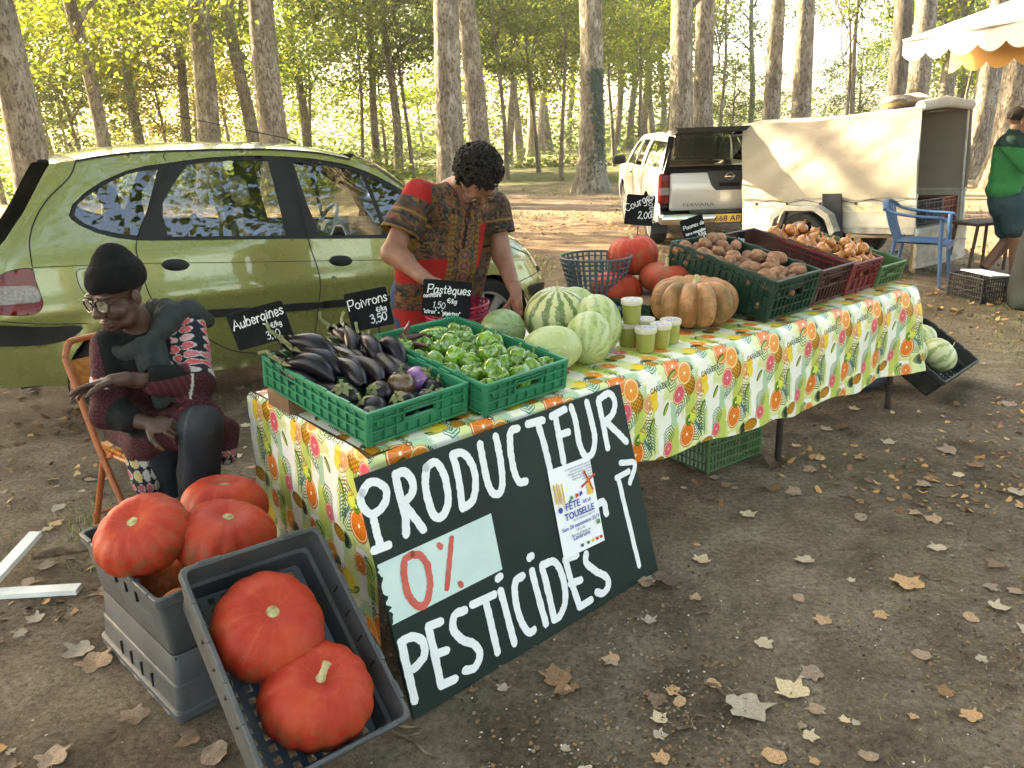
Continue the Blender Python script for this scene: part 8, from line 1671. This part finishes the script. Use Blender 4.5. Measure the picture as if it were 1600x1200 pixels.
    RFL = M('cream_reflector', ['#cfc79a', '#ddd6ae'], 6, .3); mb = MB(); mb.box((-.002, TLn / 2, .70), (.004, TLn - .1, .075)); rs = mb.obj('reflective_strip', RFL, root)
    for k in range(7): y = .12 + k * .27; mb = MB(); mb.add([(-.0055, y, .675), (-.0055, y + .07, .675), (-.0055, y + .12, .725), (-.0055, y + .05, .725)], [(3, 2, 1, 0)]); mb.obj('strip_chevron', TWHT, rs); mb = MB(); [mb.add([(-.0056, y + .13 + q * .02, .675), (-.0056, y + .135 + q * .02, .675), (-.0056, y + .185 + q * .02, .725), (-.0056, y + .18 + q * .02, .725)], [(3, 2, 1, 0)]) for q in range(3)]; mb.obj('strip_hatching', SEAM, rs)
    for x, s in ((-.02, 1), (TWd + .02, -1)):
        w = inst('wheel', bpy.data.meshes['car_tyre'], root, (x - s * .14, 1.20, .36), (0, 0, -PI / 2 if s > 0 else PI / 2), (1.03, .8, 1.03)); inst('rim', bpy.data.meshes['car_rim'], w)
        mb = MB(); P = [(.76, .47), (.84, .65), (1.0, .74), (1.40, .74), (1.56, .65), (1.64, .47)]; xa, xb = (x - s * .17, x + s * .015)
        for (y0, q0), (y1, q1) in zip(P, P[1:]): mb.add([(xa, y0, q0), (xa, y1, q1), (xb, y1, q1), (xb, y0, q0)], [(0, 1, 2, 3)])
        mb.add([(xa, a, b) for a, b in P] + [(xa, a + (1.2 - a) * .12, b - .05) for a, b in P], [(i, i + 1, 7 + i, 6 + i) for i in range(5)]); mb.obj('mudguard', GALV, root)
    mb = MB(); mb.tube([(TWd * .25, TLn, z0 - .04), (TWd / 2, TLn + .40, z0 - .05)], .03, 8); mb.tube([(TWd * .75, TLn, z0 - .04), (TWd / 2, TLn + .40, z0 - .05)], .03, 8); mb.obj('drawbar', GALV, root, True); mb = MB(); mb.tube([(TWd / 2 + .08, TLn + .3, .12), (TWd / 2 + .08, TLn + .3, .85)], .024, 8); mb.lathe([(.0, -.03), (.10, -.03), (.10, .03), (.0, .03)], 18, (TWd / 2 + .08, TLn + .3, .10), M3=Euler((0, PI / 2, 0)).to_matrix()); mb.obj('jockey_wheel', STEEL, root, True)
    mb = MB(); vs = [(-.045, .78, z1 + .02), (-.045, 1.0, z1 + .02), (-.055, .97, .42), (-.055, .74, .40)]; mb.add(vs + [(x - .02, y, z) for x, y, z in vs], [(0, 1, 2, 3), (7, 6, 5, 4), (0, 3, 7, 4), (1, 5, 6, 2)]); mb.obj('hanging_strap', M('dark_cloth', ['#1c1f22', '#2c3034'], 12, .9), root)
    Mt = Matrix.Translation((4.10, 8.05, 0)) @ Euler((R(-3), 0, R(36))).to_matrix().to_4x4()
    for i, (x, m, lab) in enumerate(((.03, PBLK, 'first black crate standing inside the trailer opening'), (.35, PBLK, 'second black crate inside the trailer opening'), (.67, plastic('orange_plastic', '#7a3218', '#954020'), 'orange crate inside the trailer opening'))): crate('storage_crate', lab, .31, .5, .26, m, 'lattice', Mt @ Matrix.Translation((x, .06, z0 + .004)), group='crates inside the trailer', nx=9, ny=10, rails=(.1, .35, .6, .85))
    S = SDF((-.5, -.4, -.05), (.5, .4, .2), .014); S.ell((0, 0, .02), (.36, .2, .05), .02).ell((.18, .05, .05), (.18, .16, .05), .03).ell((-.2, -.03, .03), (.16, .14, .04), .03); o = mobj('folded_tarpaulin', S.mesh('folded_tarpaulin', M('crumpled_tarp', ['#2c2a27', '#8a8376', '#b5ad9c'], 4, .8, .5, 9), None, wrinkle(4, .02, 8)), None); o.matrix_world = Mt @ Matrix.Translation((.5, .42, zt + .07)); tag(o, 'crumpled grey tarpaulin lying on the trailer roof', 'tarpaulin')
build_trailer()
# ================================================================ BLUE PLASTIC CHAIR
def blue_chair():
    BLU = plastic('faded_blue_plastic', '#284a70', '#355f8a', .5, .15); fx, fy = Vector((.80, -.60, 0)), Vector((.60, .80, 0)); o = Vector((3.705, 7.73, 0)); root = thing('plastic_armchair', 'blue plastic garden armchair in front of the trailer', 'chair', tuple(o))
    c = lambda f, x, z: fx * f + fy * x + Vector((0, 0, z)); W_ = .50
    for (f, x, f2, x2, zt) in ((.46, .0, .42, .03, .66), (.46, W_, .42, W_ - .03, .66), (-.04, .02, .02, .05, .44), (-.04, W_ - .02, .02, W_ - .05, .44)): mb = MB(); mb.tube([c(f, x, 0), c(f2, x2, .42), c(f2 - .01, x2, zt)], [.020, .028, .030], 8, flat=.6); mb.obj('leg', BLU, root, True)
    mb = MB(); g = []
    for j in range(7):
        for i in range(7): f, x = .46 * j / 6, .03 + (W_ - .06) * i / 6; g.append(c(f, x, .43 - .03 * math.sin(PI * i / 6) * math.sin(PI * j / 6) + (.012 if j == 6 else 0) - (.03 if j == 6 else 0)))
    g2 = [p - Vector((0, 0, .012)) for p in g]; mb.add(g + g2, [(j * 7 + i, j * 7 + i + 1, (j + 1) * 7 + i + 1, (j + 1) * 7 + i) for j in range(6) for i in range(6)] + [(49 + (j + 1) * 7 + i, 49 + (j + 1) * 7 + i + 1, 49 + j * 7 + i + 1, 49 + j * 7 + i) for j in range(6) for i in range(6)]); mb.add([c(.47, .02, .42), c(.47, W_ - .02, .42), c(.475, W_ - .02, .36), c(.475, .02, .36)], [(0, 1, 2, 3)]); mb.obj('seat', BLU, root, True, 50)
    mb = MB(); top = []
    for i in range(9): x = .0 + W_ * i / 8; top.append(c(-.13 + .05 * (2 * i / 8 - 1) ** 2, x, .80 - .07 * abs(2 * i / 8 - 1) ** 2.2))
    mb.tube(top, .026, 8, flat=.7); mb.obj('top_rail', BLU, root, True)
    for i in range(1, 8): x = W_ * i / 8; mb = MB(); a, b = c(.01, .06 + (W_ - .12) * i / 8, .42), top[i]; mb.tube([a, a.lerp(b, .5) + fx * -.01, b], [.013, .014, .014], 6, flat=.6); mb.obj('back_slat', BLU, root, True)
    for x in (.0, W_): mb = MB(); mb.tube(catmull([top[0] if x == 0 else top[8], c(.0, x, .70), c(.2, x, .675), c(.41, x + (.0), .665), c(.45, x, .64)], 4), .030, 8, flat=.5); mb.obj('armrest', BLU, root, True)
blue_chair()
# ================================================================ AWNING AT THE PICTURE EDGE
def awning():
    AWH = NT('white_awning_fabric'); AWH = AWH.bsdf((.55, .53, .49), .8, AWH.bump(AWH.noise(AWH.coord('Object'), 30, 4), .1, .004)); AOR = NT('orange_valance'); AOR = AOR.bsdf((.62, .33, .10), .8)
    A = at(1412, 62, 8.6); B = at(1760, 0, 6.2); root = thing('market_awning', 'white market awning with scalloped edge and orange inner valance', 'awning', (A.x, A.y, 0)); d = Vector((B.x - A.x, B.y - A.y, 0)); Ln = d.length; d.normalize(); n = Vector((-d.y, d.x, 0)); n = n if n.y > 0 else -n; za = A.z
    def val(nm, off, z0, h, mat, per=.34, ph=0.0, len_=None):
        Lq = len_ or Ln; N = int(Lq / per * 12); vs = []
        for i in range(N + 1): u = Lq * i / N; k = (u / per + ph) % 1; zb = z0 - h - .075 * math.sin(PI * k) ** .8; p = d * u + n * (off + .012 * math.sin(u * 7)); vs += [(p.x, p.y, z0), (p.x, p.y, zb), (p.x + n.x * .004, p.y + n.y * .004, z0), (p.x + n.x * .004, p.y + n.y * .004, zb)]
        fs = [(4 * i, 4 * i + 1, 4 * i + 5, 4 * i + 4) for i in range(N)] + [(4 * i + 2, 4 * i + 6, 4 * i + 7, 4 * i + 3) for i in range(N)]; return mobj(nm, mk_mesh(nm, vs, fs, mat), root)
    val('front_valance', 0, za, .14, AWH); val('inner_valance', .55, za - .05, .20, AOR, .34, .5)
    vs = [Vector((0, 0, za)), d * Ln + Vector((0, 0, za)), d * Ln + n * 1.5 + Vector((0, 0, za + .45)), n * 1.5 + Vector((0, 0, za + .45)), n * 3 + Vector((0, 0, za)), d * Ln + n * 3 + Vector((0, 0, za))]
    mb = MB(); mb.add(vs, [(0, 1, 2, 3), (3, 2, 5, 4)]); mb.obj('roof_canvas', AWH, root)
    for p in (d * (Ln - .05) + n * .05, d * (Ln - .05) + n * 2.9, d * 2.2 + n * 2.95): mb = MB(); mb.tube([(p.x, p.y, 0), (p.x, p.y, za)], .02, 8); mb.obj('post', GALV, root, True)
    mb = MB(); mb.tube([Vector((0, 0, za - .01)), d * Ln + Vector((0, 0, za - .01))], .014, 8); mb.tube([n * .56 + Vector((0, 0, za - .015)), d * Ln + n * .56 + Vector((0, 0, za - .015))], .012, 8); mb.obj('rail', GALV, root, True)
awning()
# ================================================================ SMALL THINGS AT THE PICTURE EDGE
p = gpix(1518, 428); st_ = thing('wooden_trestle', 'brown wooden trestle stool beside the trailer tailboard', 'trestle', (p.x, p.y, 0), (0, 0, R(20))); WD = M('weathered_brown_wood', ['#4a3826', '#6b533a'], 9, .8, .3, stretch=(1, 1, 6))
mb = MB(); mb.box((.22, .15, .50), (.50, .34, .03), ch=.004); mb.obj('top', WD, st_)
for (x, y) in ((.0, .02), (.44, .02), (.0, .28), (.44, .28)): mb = MB(); mb.tube([(x + (-.03 if x < .1 else .03), y, 0), (x + .02, y, .49)], .018, 6); mb.obj('leg', WD, st_)
Mk = Matrix.Translation(gpix(1532, 476)) @ Euler((0, 0, R(12))).to_matrix().to_4x4(); crate('black_crate', 'black lattice crate with white paper standing on the ground at the picture edge', .36, .42, .22, PBLK, 'lattice', Mk, group='crates on the ground', nx=14, ny=14, rails=(.08, .25, .45, .65, .85))
mb = MB(); mb.box((.20, .2, .232), (.28, .3, .012), (.05, .1, .2)); o = mb.obj('paper_sheet', PAPER, None); o.matrix_world = Mk; tag(o, 'white paper lying on the black crate at the picture edge', 'paper')
q = gpix(1632, 482); S_ = SDF((-.45, -.3, -.02), (.45, .35, .95), .02); S_.cone((-.02, 0, .1), (.0, 0, .78), .26, .22, .05).cone((-.20, -.05, .06), (.25, -.05, .06), .1, .1, .05).cone((-.15, .0, .80), (.3, .0, .82), .06, .06, .04); S_.halfcut((0, 0, .0), (0, 0, 1))
t = NT('dark_green_net'); _v = t.coord('Object'); NETM = t.bsdf(t.ramp(t.noise(_v, 6, 5), [(.3, (.005, .010, .007)), (.7, (.016, .028, .020))]), .7, t.bump(t.noise(_v, 120, 3), .6, .01)); o = mobj('net_covered_table', S_.mesh('net_covered_table', NETM, None, wrinkle(21, .03, 5, (1, 1, .3))), None, tuple(q)); tag(o, 'small table draped in dark green net at the picture edge', 'table')
mb = MB(); mb.box((0, 0, .06), (.22, .16, .12), ch=.004); o = mb.obj('cardboard_box', CARD, None, loc=(q.x + .05, q.y, .88), rot=(0, 0, .3)); tag(o, 'brown cardboard box standing on the net-covered table', 'box')
pa = at(1330, 368, 8.6); pb = at(1442, 372, 8.4); bw = thing('plank_bench', 'pale plank bench between the blue chair and the trailer wheel', 'bench', (pa.x, pa.y, 0)); dd = Vector((pb.x - pa.x, pb.y - pa.y, 0)); an = math.atan2(dd.y, dd.x)
PALE = M('pale_plank', ['#b39a72', '#cbb48c'], 6, .7, stretch=(1, 8, 8)); mb = MB(); mb.box(tuple(dd / 2 + Vector((0, 0, pa.z))), (dd.length + .1, .16, .03), (0, 0, an), .003); mb.obj('plank', PALE, bw)
for u in (.1, .9): mb = MB(); r_ = dd * u; mb.box((r_.x, r_.y, pa.z / 2 - .01), (.04, .14, pa.z - .02), (0, 0, an)); mb.obj('leg', PALE, bw)
# ================================================================ HAZE
def haze():
    lo, hi = Vector((-140, -45, -1.2)), Vector((140, 130, 34)); mb = MB(); mb.box(tuple((lo + hi) / 2), tuple(hi - lo)); me = mb.mesh('haze', []); m = bpy.data.materials.new('haze'); m.use_nodes = True; nt = m.node_tree; nt.nodes.clear(); out = nt.nodes.new('ShaderNodeOutputMaterial'); v = nt.nodes.new('ShaderNodeVolumePrincipled'); v.inputs['Color'].default_value = (.95, .93, .88, 1); v.inputs['Density'].default_value = .0012; v.inputs['Anisotropy'].default_value = .55; nt.links.new(v.outputs[0], out.inputs['Volume']); me.materials.append(m); o = inst('haze', me); tag(o, 'thin bright haze between the trees', None, kind='stuff'); o.display_type = 'WIRE'
haze()
